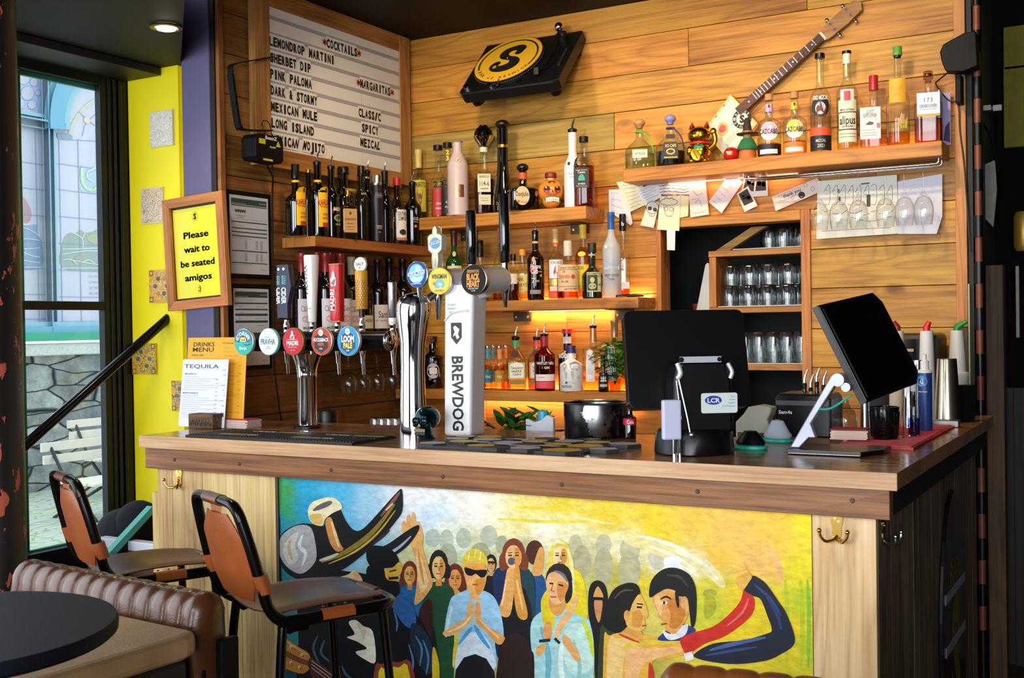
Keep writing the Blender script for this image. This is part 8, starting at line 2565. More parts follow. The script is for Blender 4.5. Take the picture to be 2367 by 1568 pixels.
poly_box(t1,'screen_housing',rnd4(-W2,W2,0,.275,.022),0,.038,TM,.006,T)
mb = MB().cbox((0,.0385,.138),(W2 * 1.9,.001,.25),GLOSSK)
for i,v in enumerate(mb.v):
 mb.v[i] = T @ v
mb.build('screen',parent=t1)
poly_box(t1,'neck',[(-.075,.06),(.09,.06),(.085,.20),(.07,.245),(-.06,.245),(-.07,.20)],-.075,.03,TM,.01)
mb = MB()
SV = mat('#c4cad0',.3,.3)
mb.box(-.055,.055,-.0780,-.070,.246,.262,SV)
mb.cyl((-.052,-.079,.254),(-.052,-.074,.254),.007,BLACK,14).cyl((.050,-.079,.254),(.050,-.074,.254),.006,BLACK,14)
mb.tube(spline([(-.062,-.075,.245),(-.055,-.08,.22),(-.062,-.076,.205)],5,False),.007,SV,10).tube(spline([(.075,-.07,.243),(.085,-.074,.22),(.08,-.072,.203)],5,False),.006,SV,10)
mb.build('hinge',parent=t1)
mb = MB()
mb.poly(rnd4(.0,.098,.112,.165,.006),mat('#d2dcd6',.4),XZ(-.0757))
mb.poly([(.033 + .023 * math.cos(a * PI / 10),.146 + .012 * math.sin(a * PI / 10)) for a in range(20)],mat('#2a3aa0',.4),XZ(-.0760))
mb.text('LCR',mat('#e2e6e6',.4),XZ(-.0763),.034,.146,.012,.034,.03)
for k,w in enumerate(('Sales','Service','Supplies','Cash Registers')):
 mb.text(w,mat('#4a5a9a',.4),XZ(-.0760),.093 - len(w) * .00135,.156 - k * .0085,.0042,None)
mb.build('sticker',parent=t1,fix=False)['label'] = 'white service sticker with a blue oval'
mb = MB().cbox((-.082,-.082,.098),(.050,.022,.105),mat('#c2c2da',.45))
mb.build('card_reader',parent=t1,bev=.005)
mb = MB().tube([(-.06,-.078,.205),(-.04,-.088,.10),(-.034,-.09,.062)],.0035,STEEL,8).ball((-.03,-.092,.058),.009,STEEL,12,8)
mb.tube([(-.066,-.078,.20),(-.056,-.086,.10)],.002,STEEL,8).cyl((-.078,-.098,.0),(-.078,-.098,.048),.006,CHROME,12).cyl((-.064,-.099,0),(-.064,-.099,.048),.005,CHROME,12)
mb.build('pen_cord',parent=t1)
# second till on its aluminium foot, screen tilted back
p = on_top(1900,1052)
t2 = thing('till','black touch screen till on a slanting silver stand near the counter corner','till',(p.x + .03,p.y + .05,ZT),0)
ALU = mat('#8e909c',.35,.5)
q0 = lambda x,y,Y=p.y + .02:(at(x,y,Y=Y).x - t2.location.x,at(x,y,Y=Y).z - ZT)
mb = MB().prism([(-.115,-.075),(.075,-.075),(.115,.01),(.115,.10),(-.10,.10),(-.115,.0)],.002,.014,TM,lambda u,v,d:(u,v,d))
mb.box(-.112,.074,-.077,-.0745,.003,.006,STEEL)
mb.build('base',parent=t2,bev=.002)
yy = p.y + .02 - t2.location.y
arm = [q0(1828,1040),q0(1850,1040),q0(1872,1012),q0(1888,1012),q0(1876,980),q0(1945,872),q0(1925,866)]
arm = [(u,max(v,.0145)) for u,v in arm]
poly_box(t2,'stand',arm,yy - .012,yy + .012,ALU,.003)
mb = MB().cyl((*[q0(1940,878)[0]],yy - .02,q0(1940,878)[1]),(q0(1940,878)[0],yy + .05,q0(1940,878)[1]),.017,ALU,20)
c_ = q0(1958,895)
mb.cyl((c_[0],yy - .016,c_[1]),(c_[0],yy + .02,c_[1]),.012,ALU,16)
mb.build('hinge',parent=t2)
# screen slab: its near edge runs from the top to the low end in the photo
a,b_ = Vector((q0(1892,705)[0],yy,q0(1892,705)[1])),Vector((q0(2005,930)[0],yy,q0(2005,930)[1]))
al = (b_ - a).normalized()
wv = Vector((.30,.954,0)).normalized()
wv = (wv - al * wv.dot(al)).normalized()
nn = al.cross(wv).normalized()
if nn.x > 0:
 nn = -nn
Ls = (b_ - a).length
mb = MB()
mb.prism([(0,0),(Ls,0),(Ls,.30),(Ls * .9,.335),(.03,.335),(0,.31)],0,.024,TM,lambda u,v,d:tuple(a + al * u + wv * v + nn * d))
mb.build('screen_housing',parent=t2,bev=.004)
mb = MB().prism([(.012,.012),(Ls - .012,.012),(Ls - .012,.30),(.012,.30)],-.0015,-.0003,GLOSSK,lambda u,v,d:tuple(a + al * u + wv * v + nn * d))
mb.build('screen',parent=t2)
mb = MB().prism([(.0,-.0022),(Ls,-.0022),(Ls,-.0003),(0,-.0003)],.003,.021,mat('#5a5654',.4,.6),lambda u,v,d:tuple(a + al * u + wv * v + nn * d))
mb.build('bezel',parent=t2)
q1,q2 = q0(1898,945),q0(1972,912)
MB().tube(spline([(q1[0],yy - .02,q1[1]),((q1[0] * .6 + q2[0] * .4),yy - .02,q1[1] + .004),(q2[0],yy - .018,q2[1])],5,False),.003,mat('#1fa08a',.4),8).build('lanyard',parent=t2)
# receipt printer, mouse sized scanners, rinse bottle
p = on_top(1835,1015)
pr_ = thing('receipt_printer','black receipt printer between the two tills','printer',(p.x + .01,p.y + .12,ZT),0)
poly_box(pr_,'housing',[(-.085,0),(.085,0),(.085,.115),(.075,.13),(-.07,.132),(-.085,.12)],-.06,.09,TM,.006)
mb = MB().box(-.08,.08,-.0625,-.0605,.096,.110,mat('#4a4a50',.5))
mb.text('Sam4s',mat('#e6e6e6',.4),XZ(-.0612),-.052,.075,.011,.042,.03)
mb.build('front_trim',parent=pr_,fix=False)
RBX = at(1745,1000,Y=-1.16)
for px_,tp,y,lab in ((1860,893,-1.03,'small dark pourer bottle behind the printer, nearest the hatch post'),(1874,903,-.93,'small dark pourer bottle with a yellow band behind the printer'),(1888,890,-1.05,'small dark pourer bottle just above the slanting silver stand'),(1904,897,-.95,'small dark pourer bottle half hidden by the slanting silver stand')):
 bottle(lab,px_,tp,11,ZT,{'Y':y},DARKGL,(.42,.6,.74),pour=True,neck=[(.62,.8,mat('#b8a030',.5))] if 'yellow' in lab else None,name='pourer_bottle',group='pourer bottles by the printer')
rb = thing('rinse_bottle','grey glass rinse bottle with a green label behind the till','bottle',(RBX.x,-1.15,.93),0)
mb = MB().prism([(-.055,0),(.055,0),(.058,.19),(.045,.225),(.055,.245),(.06,.262),(.02,.268),(-.015,.262),(-.03,.24),(-.055,.215)],-.03,.03,mat('#a9a898',.5),lambda u,v,d:(u,d,v))
mb.build('body',parent=rb,bev=.01)
mb = MB().poly([(-.048,.07),(.05,.07),(.05,.185),(-.048,.185)],mat('#17181a',.5),XZ(-.0308))
mb.text('Super',mat('#dcdcda',.5),XZ(-.0312),-.012,.165,.012,None).text('Glass',mat('#6ab06a',.5),XZ(-.0312),-.012,.132,.013,None).text('Rinse',mat('#dcdcda',.5),XZ(-.0312),-.012,.112,.013,None)
mb.build('label_print',parent=rb,fix=False)
sh = thing('back_counter','low dark shelf behind the bar under the hatch','shelf',(1.74,-1.0,0))
sub(sh,MB().box(1.50,1.985,-1.19,-1.05,.90,.929,mat('#15110e',.5)),'shelf_board')
sub(sh,MB().box(1.52,1.97,-1.18,-1.06,0,.899,BLACKM),'support')
for i,(x,y,lab) in enumerate(((1735,1038,'black card scanner with a teal lower edge in front of the till'),(1798,1022,'pale card scanner with a teal base beside the slanting stand'))):
 p = on_top(x,y)
 t_ = thing('card_scanner',lab,'scanner',p,-.2)
 MB().lathe([(.046,.0),(.05,.003),(.048,.009),(.04,.012)],mat('#1fa890',.4),28,sy=.7).build('base',parent=t_)
 MB().lathe([(.041,.0125),(.044,.02),(.034,.034),(.018,.05 if i == 0 else .062),(.0,.052 if i == 0 else .066)],TM if i == 0 else mat('#a9b4c4',.35),28,sy=.66).build('body',parent=t_)
# card boxes, red drip mat and what stands on it
p = on_top(1945,1030)
for k in range(7):
 mb = MB().cbox((p.x + .012 + k % 2 * .002,p.y + .05,ZT + .0172 + k * .0042),(.10,.075,.004),mat('#d8b8a8' if k < 6 else '#8a1c2a',.7),Matrix.Rotation(.1 + .02 * (k % 3),3,'Z'))
 tag(mb.build('beer_mat'),'card beer mat in the pile under the slanting till','coaster','beer mats by the till')
rm = thing('drip_mat','red rubber drip mat along the counter side','bar mat',(2.50,-1.0,ZT))
RM = mat('#b3202a',.5)
mb = MB().box(2.37,2.575,-1.36,-.66,ZT + .0003,ZT + .007,RM)
for k in range(32):
 mb.box(2.378,2.567,-1.352 + k * .0217,-1.342 + k * .0217,ZT + .007,ZT + .0105,RM)
sub(rm,mb,'ribbed_mat')
ZM = ZT + .0108
def cup(label,px_,base,top,hw,m,prof,name,cat,plane_y=None,z=ZM,parts=None,rz=0):
 p = on_top(px_,base,z) if plane_y is None else at(px_,base,Y=plane_y)
 p = Vector((p.x,p.y,z))
 H = at(px_,top,Y=p.y).z - z
 R = hw * mpp(p)
 t_ = thing(name,label,cat,p,rz)
 MB().lathe([(R * a,H * b_) for a,b_ in prof],m,30).build('body',parent=t_)
 return t_,R,H,p
SHK = [(.72,0),(1,.0),(.99,.01),(.72,.985),(.70,1.0),(0,.995)]
cup('tall gilt steel cocktail shaker tin upside down on the red mat',2190,970,829,30,mat('#c9bfa8',.18,1.0),SHK,'shaker_tin','shaker')
cup('small steel shaker tin upside down behind the clear bottle',2101,965,838,17,CHROME,SHK,'shaker_tin','shaker',-.80)
cup('dull steel shaker tin half hidden behind the bright small one',2122,965,833,15,STEEL,SHK,'shaker_tin','shaker',-.72)
t_,R,H,p = cup('black ribbed tumbler on a clear base at the front of the red mat',2045,1014,940,33,mat('#0a0a0b',.12,coat=.6),[(.85,0),(.9,.03),(1,.97),(1,1),(.95,1),(.88,.08),(0,.07)],'tumbler','glass')
MB().lathe([(R * .9,0),(R * 1.02,.003),(R * .98,.006)],CLEAR,28,cap=False).build('clear_foot',parent=t_)
mb = MB()
for k in range(20):
 a = 2 * PI * k / 20
 mb.tube([(R * .90 * math.cos(a),R * .90 * math.sin(a),H * .1),(R * 1.0 * math.cos(a),R * 1.0 * math.sin(a),H * .85)],.0016,GLOSSK,6)
mb.build('rib',parent=t_)
t_,R,H,p = cup('slim blue cleaning spray tube with a white top',2139,995,862,16,mat('#1f3a7a',.35),[(.95,0),(1,.02),(1,1.0)],'cleaner_bottle','bottle')
MB().lathe([(R * 1.02,H),(R * 1.02,H * 1.03),(R * .6,H * 1.06),(R * .6,H * 1.2),(R * .3,H * 1.22),(R * .3,H * 1.32),(0,H * 1.33)],WHITE,20).build('cap',parent=t_)
add_label(t_,R,H,[('e',-.3,.86,.8,.8,'#3a9ad8'),('p',[(-.6,.84),(-.3,.90),(0,.90),(0,.80),(-.3,.82)],'#eef2f6'),('t','AF',-.2,.86,.07,'#1f5aa0',.5),('t','Screen-Clene',-.2,.68,.03,'#dfe6f0',1.3)])
t_,R,H,p = cup('clear plastic spray bottle in front of the blue cleaner',2113,1008,905,14,CLEAR,[(.95,0),(1,.02),(1,.62),(.9,.72),(.45,.84),(.4,1.0)],'spray_bottle','bottle')
MB().lathe([(R * .45,H * 1.0),(R * .5,H * 1.02),(R * .5,H * 1.2),(R * .3,H * 1.25)],mat('#c9ccd0',.5),18).build('cap',parent=t_)
MB().lathe([(R * .9,H * .03),(R * .92,H * .4)],liquid('#8a90c8'),20).build('liquid',parent=t_)
cup('cut crystal jar sparkling under the slanting till',1955,1003,925,27,glass('#dfe3e6',.3,.12,2.2),[(.9,0),(1,.06),(.96,.2),(1,.35),(.95,.5),(.8,.66),(.45,.78),(.3,.9),(.3,1)],'crystal_jar','jar',z=ZT + .0005)
cup('pair height steel jigger beside the crystal jar',2000,990,905,12,STEEL,SHK,'jigger','measure',z=ZM)
cup('short clear glass pot on the red mat',2076,1013,985,14,CLEAR,[(.9,0),(1,.1),(1,1),(.9,1),(.85,.15),(0,.12)],'glass_pot','glass')
mb = MB().box(2.47,2.585,-.648,-.60,ZT + .0003,ZT + .022,STEEL)
tag(mb.build('steel_caddy',bev=.002),'low steel tray behind the tall shaker tin','tray')
def storepour(label,px_,top,spout,y,base_z,wide=False):
 p = at(px_,880,Y=y)
 p = Vector((p.x,y,base_z))
 zt = at(px_,top,Y=y).z - base_z
 R = 18 * mpp(p)
 t_ = thing('juice_pourer',label,'bottle',p,0,None)
 pr_ = [(R * 1.35,0),(R * 1.35,zt * .46),(R * 1.42,zt * .47),(R * 1.42,zt * .51),(R * 1.08,zt * .52),(R * 1.0,zt * .7),(R * .78,zt * .98),(R * .76,zt)] if wide else [(R * 1.0,0),(R * 1.06,zt * .04),(R * 1.05,zt * .3),(R * .8,zt * .98),(R * .76,zt)]
 MB().lathe(pr_,mat('#d2d0cc',.45),26).build('body',parent=t_)
 a,b_ = spout
 MB().tube([(0,0,zt),(0,0,zt + .012),(a * .03,0,zt + .032)],[.012,.012,.008],mat(b_,.4),14).build('spout',parent=t_)
 return t_
storepour('white juice pourer with a dark red spout above the screen edge',2075,765,(-.4,'#8a1414'),-.42,ZT,False)
storepour('white juice pourer with a bright red spout',2143,765,(.3,'#d0201c'),-.45,ZT)
storepour('white juice pourer with a green spout on a wide white tub',2213,764,(1.1,'#12862a'),-.20,ZT,True)
p = at(2232,960,Y=-.42)
tag(MB().lathe([(.030,0),(.034,.12),(.036,.125)],BLACKM,4,c=(2.575,-.42,ZT + .0003)).build('napkin_caddy'),'black square caddy in front of the wide white tub','caddy')
cm = thing('coffee_machine','black machine half hidden behind the juice pourers','machine',(2.36,-.18,ZT))
sub(cm,MB().box(2.20,2.46,-.26,-.03,ZT + .0003,1.40,TM),'housing',bev=.02)
sub(cm,MB().box(2.33,2.38,-.263,-.2605,1.335,1.345,mat('#c9b79a',.5)),'handle')
# things low behind the counter
p = at(1125,985,Y=-1.16)
bp_ = thing('potted_greens','bag of dark green leaves behind the white beer tower','plant',(p.x + .10,-1.10,.905))
pot_ = MB().lathe([(.10,0),(.13,.10),(.14,.17)],mat('#23331c',.3),20).build('wrapped_bundle',parent=bp_)
def leaf(mb,o,d,L,w,m,up=Vector((0,0,1))):
 d = d.normalized()
 s = d.cross(up)
 if s.length < .05:
  s = Vector((1,0,0))
 s.normalize()
 u = s.cross(d)
 P_ = [o,o + d * L * .35 + s * w + u * L * .06,o + d * L * .75 + s * w * .7,o + d * L - u * L * .1,o + d * L * .75 - s * w * .7,o + d * L * .35 - s * w + u * L * .06,o + d * L * .5 - u * L * .04]
 mb.add(P_,[(0,1,6),(1,2,6),(2,3,6),(3,4,6),(4,5,6),(5,0,6)],m,True)
rn = random.Random(21)
mb = MB()
LG,LG2 = mat('#1f4a1a',.35),mat('#3f7a2a',.4)
for k in range(90):
 a = rn.uniform(0,2 * PI)
 leaf(mb,Vector((rn.uniform(-.09,.09),rn.uniform(-.06,.06),rn.uniform(.12,.22))),Vector((math.cos(a),math.sin(a) * .6,rn.uniform(.1,.9))),rn.uniform(.05,.10),rn.uniform(.012,.022),rn.choice((LG,LG2)))
mb.build('foliage',parent=bp_)
for lab,x,y,top,hw,c,nm_,ct in (('turquoise plastic cup behind the ice bucket',1256,-1.12,946,14,'#2a9ab4','plastic_cup','cup'),('black rounded speaker back behind the T-shaped font',757,-1.12,945,26,'#0b0b0c','speaker','speaker')):
 p = at(x,1000,Y=y)
 H = at(x,top,Y=y).z - .905
 R = hw * mpp(p)
 t_ = thing(nm_,lab,ct,(p.x,y,.905))
 MB().lathe([(R * .8,0),(R,H * .9),(R * .9,H * .97),(0,H)],mat(c,.4),22).build('body',parent=t_)
ub = thing('under_counter','stainless ledge below the worktop on the staff side','ledge',(1.0,-1.1,0))
sub(ub,MB().box(.2,1.49,-1.205,-.99,.88,.904,STEEL),'ledge',bev=.002)
sub(ub,MB().box(.22,1.48,-1.195,-1.0,0,.8795,BLACKM),'support')
p = at(1250,985,Y=-1.17)
mb = MB().prism([(p.x - .045,.906),(p.x + .05,.906),(p.x + .055,1.140),(p.x + .03,1.150),(p.x + .01,1.132),(p.x - .02,1.124),(p.x - .05,1.136)],-1.185,-1.165,mat('#c6c8d2',.8),lambda u,v,d:(u,d,v))
tag(mb.build('paper_bag',bev=.004),'crumpled white paper bag in front of the turquoise cup','bag')
for i,x in enumerate((868,884,900,916,932)):
 p = at(x,985,Y=-1.08)
 o = tumbler(.028,.085 + (at(x,966,Y=-1.08).z - 1.0 - .09) * 0).build('shot_glass',loc=(p.x,-1.08,.9045),fix=False)
 o.scale.z = (at(x,966,Y=-1.08).z - .905) / .085
 tag(o,'small clear glass in the row low behind the chrome font','glass','glasses behind the chrome font')
# basil plant, corkscrew on the shelf, spare fairy wire
p = at(1422,900,Y=-.10)
ba = thing('basil_plant','bushy green basil plant on the lowest shelf behind the till','plant',(p.x,-.10,ZC))
MB().lathe([(.022,0),(.026,.03),(.028,.055)],glass('#e8e2d0',.6),20,cap=False).lathe([(.020,.002),(.024,.04)],AMBL,18).build('jar',parent=ba)
mb = MB()
for k in range(11):
 a = 2 * PI * k / 11
 mb.tube([(0,0,.03),(.03 * math.cos(a),.03 * math.sin(a),.12),(.055 * math.cos(a) * rn.uniform(.4,1),.045 * math.sin(a),.19)],.0018,LG2,6)
mb.build('stem',parent=ba)
mb = MB()
BL1,BL2 = mat('#3f8a24',.4),mat('#2f6a1c',.4)
for k in range(300):
 a,z = rn.uniform(0,2 * PI),rn.uniform(.055,.215)
 r = rn.uniform(.01,.085) * (1 if z > .09 else .6)
 leaf(mb,Vector((r * math.cos(a),r * .8 * math.sin(a),z)),Vector((math.cos(a + rn.uniform(-.6,.6)),math.sin(a),rn.uniform(-.5,.6))),rn.uniform(.026,.046),rn.uniform(.010,.016),rn.choice((BL1,BL2)))
mb.build('foliage',parent=ba)
a,b_ = at(1424,679,Y=-.16),at(1488,677,Y=-.13)
mb = MB().tube([(a.x,-.16,ZB + .007),((a.x + b_.x) / 2,-.15,ZB + .008),(b_.x,-.13,ZB + .006)],[.005,.007,.004],mat('#141416',.2,.5),10).cyl((a.x + .01,-.166,ZB + .005),(a.x + .05,-.158,ZB + .005),.004,CHROME,8)
tag(mb.build('waiters_corkscrew'),'black corkscrew lying on the end of the rum shelf','corkscrew')
# ================================================================== bar stools
TUBE = mat('#1b1817',.22,.75,noise=.35,nscale=35)
LEA = mat('#8c4517',.42,noise=.28,nscale=14,bump=.25,bscale=260)
LEAD_ = mat('#5f3220',.32,noise=.35,nscale=12,bump=.25,bscale=260)
def stool():
 """local: faces +X, seat centre over the origin, seat 0.775 high"""
 t_ = thing('bar_stool','tan leather bar stool with black tube frame in front of the mural','bar stool',(0,0,0),0)
 zs,w,r = .755,.185,.0155
 for s in (-1,1):
  side = [(-.225,s * .165,1.075),(-.205,s * .180,.98),(-.180,s * .188,.86),(-.165,s * w,.80),(-.130,s * w,zs + .008),(-.08,s * w,zs),(.12,s * w,zs),(.185,s * (w - .012),zs),(.21,s * (w - .045),zs)]
  mb = MB().tube(spline(side,5,False),r,TUBE,12)
  mb.build('side_tube',parent=t_)
 mb = MB().tube(spline([(-.225,-.165,1.075),(-.232,-.150,1.110),(-.236,-.10,1.128),(-.236,.10,1.128),(-.232,.150,1.110),(-.225,.165,1.075)],5,False),r,TUBE,12)
 mb.build('back_tube',parent=t_)
 mb = MB().tube([(.21,-.14,zs),(.215,-.08,zs),(.215,.08,zs),(.21,.14,zs)],r,TUBE,12)
 mb.build('front_tube',parent=t_)
 for sx,sy in ((-1,-1),(-1,1),(1,-1),(1,1)):
  x,y = (.165 if sx > 0 else -.10),sy * .165
  P_ = [(x - sx * .05,y,zs - .018),(x,y,zs - .022),(x + sx * .025,y + sy * .006,zs - .06),(x + sx * .075,y + sy * .04,0.012)] if sx < 0 else [(x,y,zs - .012),(x + .012,y + sy * .005,zs - .06),(x + .06,y + sy * .04,.012)]
  mb = MB().tube(spline(P_,6,False),.0125,TUBE,10)
  lg = mb.build('leg',parent=t_)
  MB().cyl((x + sx * .0755 if sx < 0 else x + .0605,y + sy * .0405,0),(x + sx * .075 if sx < 0 else x + .06,y + sy * .04,.03),.016,BLACK,12).build('rubber_foot',parent=lg)
 mb = MB().tube([(.2,-.19,.26),(.2,.19,.26),(-.155,.19,.26),(-.155,-.19,.26)],.010,TUBE,10,closed=True)
 mb.build('footrest',parent=t_)
 # seat sling: leather dished between the tubes, wrapped over them at the middle
 def sheet(fn,nu,nv,m,name,th=.004):
  mb,vs,fs = MB(),[],[]
  for k in (0,1):
   for i in range(nu + 1):
    for j in range(nv + 1):
     p_,n_ = fn(i / nu,j / nv)
     vs.append(p_ + n_ * (th * k))
  M_ = (nu + 1) * (nv + 1)
  for i in range(nu):
   for j in range(nv):
    a = i * (nv + 1) + j
    q_ = (a,a + 1,a + nv + 2,a + nv + 1)
    fs += [q_[::-1],tuple(M_ + x for x in q_)]
  bd = [i * (nv + 1) for i in range(nu + 1)] + [nu * (nv + 1) + j for j in range(1,nv + 1)] + [i * (nv + 1) + nv for i in range(nu - 1,-1,-1)] + list(range(nv - 1,0,-1))
  for a,b2 in zip(bd,bd[1:] + bd[:1]):
   fs.append((a,b2,M_ + b2,M_ + a))
  mb.add(vs,fs,m,True)
  return mb.build(name,parent=t_,angle=50)
 def seat(u,v):
  x = -.150 + .345 * u
  y = (v - .5) * 2 * (.158 - .03 * max(0,u - .8) * 5 * abs(2 * v - 1))
  z = zs + .024 - .016 * math.sin(PI * v) + .010 * math.sin(PI * u) - .030 * max(0,abs(2 * v - 1) - .8) * 5 * .35
  return Vector((x,y,z)),Vector((0,0,1))
 sheet(seat,16,16,LEAD_,'seat')
 for s in (-1,1):
  mb = MB()
  n = 10
  vs = []
  for i in range(n + 1):
   a = PI * .9 + 2 * PI * .62 * i / n * (1 if s > 0 else 1)
   for x in (-.02,.075):
    vs.append((x,s * w + s * -.0185 * math.cos(a),zs + .0185 * math.sin(a) * -1))
  mb.add(vs,[(2 * i,2 * i + 1,2 * i + 3,2 * i + 2) for i in range(n)],LEA,True)
  for x in (-.005,.028,.06):
   mb.ball((x,s * (w - .016),zs + .0195),.0045,BRASS,10,6,(1,1,.5))
  mb.build('seat_strap',parent=t_)
 mb = MB()
 mb.cyl((.215,-.055,zs),(.215,.055,zs),.0185,LEAD_,14)
 mb.build('front_strap',parent=t_)
 def back(u,v):
  s = (v - .5) * 2
  z = .80 + .285 * u
  wd = .150 * (1 - .42 * max(0,u - .72) / .28 * 1.2) * (1 - .25 * max(0,.2 - u) / .2)
  x = -.172 - .055 * u + .012 * (1 - s * s) * -1
  return Vector((x,s * wd,z)),Vector((-1,0,0))
 sheet(back,16,12,LEA,'backrest')
 mb = MB().cyl((-.236,-.055,1.128),(-.236,.055,1.128),.019,LEAD_,14)
 mb.add([(-.232,-.05,1.12),(-.232,.05,1.12),(-.231,.032,1.07),(-.231,-.032,1.07)],[(0,1,2,3)],LEA)
 mb.build('top_strap',parent=t_)
 for s in (-1,1):
  mb = MB().tube([(-.172,s * .188,.845),(-.187,s * .187,.905)],.0195,LEA,14)
  mb.add([(-.170,s * .188,.845),(-.188,s * .187,.905),(-.199,s * .10,.90),(-.184,s * .10,.845)],[(0,1,2,3)],LEA)
  mb.build('side_strap',parent=t_)
 for o in t_.children:
  for v in o.data.vertices:
   v.co.y *= .88
   if v.co.z > .80:
    v.co.z = .80 + (v.co.z - .80) * .74
   v.co.x *= .92
 return t_
s1 = stool()
s1.location = (1.247,-2.302,0)
s1.rotation_euler.z = math.radians(65)
s2 = copy_tree(s1,'tan leather bar stool standing nearer the window, its seat behind the ribbed sofa')
s2.location = (.56,-2.19,0)
s2.rotation_euler.z = math.radians(65)
s1['group'] = s2['group'] = 'leather bar stools'
# ================================================================== ribbed leather benches, table
SOF_ = mat('#4d2b17',.26,noise=.35,nscale=10,bump=.2,bscale=220)
def ribbed(t_,p0,p1,rise,n,R,end=True,m=SOF_):
 """padded back roll from p0 to p1: n channels, radius R, hanging forward face"""
 p0,p1 = Vector(p0),Vector(p1)
 d = p1 - p0
 fw = Vector((d.y,-d.x,0)).normalized()
 if fw.dot(CP - p0) < 0:
  fw = -fw
 steps,mb,vs,fs = n * 8,MB(),[],[]
 prof = [(-.85,-3.2),(-.95,-1.0),(-.9,-.2)] + [(math.cos(a) * .95,math.sin(a)) for a in [PI * (.95 - .95 * i / 9) for i in range(10)]] + [(1.1,-.7),(1.15,-1.6),(.9,-3.2)]
 for i in range(steps + 1):
  u = i / steps
  g = abs(math.sin(PI * u * n))
  k = (1 - .13 * (1 - g) ** 2.2) * (math.sin(min(1,min(u,1 - u) * n * 1.3 + .35) * PI / 2))
  for f_,z in prof:
   vs.append(p0 + d * u + fw * (f_ * R * k) + Vector((0,0,(z if z < 0 else z * k) * R)))
 L = len(prof)
 for i in range(steps):
  for j in range(L - 1):
   fs.append((i * L + j,i * L + j + 1,(i + 1) * L + j + 1,(i + 1) * L + j))
 fs += [tuple(range(L)),tuple(range(steps * L,(steps + 1) * L))]
 mb.add(vs,fs,m,True)
 return sub(t_,mb,'padded_back',angle=80)
A0,B0 = Vector((.575,-2.60,.812)),Vector((1.315,-2.665,.812))
bn = thing('leather_bench','brown bench with a ribbed leather back roll and worn tan seat','bench',(.95,-2.8,0))
ribbed(bn,A0,B0,0,13,.052)
d = (B0 - A0).normalized()
fw = Vector((d.y,-d.x,0)).normalized()
if fw.dot(CP - A0) < 0:
 fw = -fw
def ob(mb,u0,u1,f0,f1,z0,z1,m):
 c = A0 + d * ((u0 + u1) / 2) + fw * ((f0 + f1) / 2)
 mb.cbox((c.x,c.y,(z0 + z1) / 2),(u1 - u0,abs(f1 - f0),z1 - z0),m,Matrix.Rotation(math.atan2(d.y,d.x),3,'Z'))
mb = MB()
ob(mb,0,.742,-.05,.035,.0,.70,BLACKM)
ob(mb,.7425,.765,-.05,.0,0,.76,BLACKM)
sub(bn,mb,'frame',bev=.004)
HIDE = mat('#a5835c',.6,noise=.4,nscale=9,bump=.4,bscale=140)
HIDK = mat('#1c1510',.7,noise=.5,nscale=12,bump=.4,bscale=140)
mb = MB().prism([(.60,-2.675),(1.335,-2.735),(1.345,-2.775),(1.318,-3.15),(.60,-3.15)],.745,.80,HIDE,lambda u,v,d_:(u,v,d_))
sub(bn,mb,'seat',bev=.018,seg=3)['label'] = 'worn tan hide seat'
mb = MB().prism([(.605,-2.70),(1.330,-2.755),(1.312,-3.145),(.605,-3.145)],.02,.744,HIDK,lambda u,v,d_:(u,v,d_))
sub(bn,mb,'dark_side',bev=.02,seg=3)
ZTB,ux,uy,RT_ = .96,1.395,-3.349,.2665
tb = thing('round_table','round black pub table with a thick dark rim','table',(ux,uy,0))
TBM = mat('#0c0f18',.6,spec=.15,noise=.35,nscale=9,bump=.15,bscale=200)
MB().lathe([(RT_ * .97,ZTB - .028),(RT_ * .995,ZTB - .022),(RT_,ZTB - .008),(RT_ * .985,ZTB),(0,ZTB)],TBM,72).build('tabletop',parent=tb)
MB().lathe([(.035,.03),(.035,ZTB - .0285)],BLACKM,20).build('pedestal',parent=tb)
MB().lathe([(.16,0),(.16,.012),(.06,.03)],BLACKM,36).build('base',parent=tb)
# bench back at the very front
a,b_ = at(1530,1578,Z=.86),at(2075,1608,Z=.86)
b2 = thing('leather_bench','brown ribbed leather bench back at the bottom edge before the painting','sofa',(a.x,a.y,0))
A0,B0 = Vector((a.x,a.y,.855)),Vector((b_.x + .12,b_.y - .05,.855))
ribbed(b2,A0,B0,0,9,.040,m=mat('#6a3a18',.3,noise=.35,nscale=10,bump=.2,bscale=220))
d = (B0 - A0).normalized()
fw = Vector((d.y,-d.x,0)).normalized()
mb = MB()
ob(mb,0,(B0 - A0).length,-.045,.045,0,.74,BLACKM)
sub(b2,mb,'frame',bev=.004)
# ================================================================== iron column, handrail, stair side, bag
m,t,b = nm('peeling_black_paint')
tc = N(t,'ShaderNodeTexCoord')
mp = N(t,'ShaderNodeMapping')
mp.inputs['Scale'].default_value = (1,1,.45)
t.links.new(tc.outputs['Object'],mp.inputs['Vector'])
nz = N(t,'ShaderNodeTexNoise',Scale=17.0,Detail=5.0,Roughness=.62)
t.links.new(mp.outputs[0],nz.inputs['Vector'])
gt = math_(t,'GREATER_THAN',nz.outputs['Fac'],.60)
t.links.new(mixc(t,gt,'#0d0c0d',mixc(t,nz.outputs['Fac'],'#6a2418','#c05a44')),b.inputs['Base Color'])
b.inputs['Roughness'].default_value = .45
bu = N(t,'ShaderNodeBump',Strength=.5,Distance=.002)
bu.invert = True
t.links.new(gt,bu.inputs['Height'])
t.links.new(bu.outputs['Normal'],b.inputs['Normal'])
pc = at(-25,700,Y=-2.30)
rc = 70 * mpp(pc)
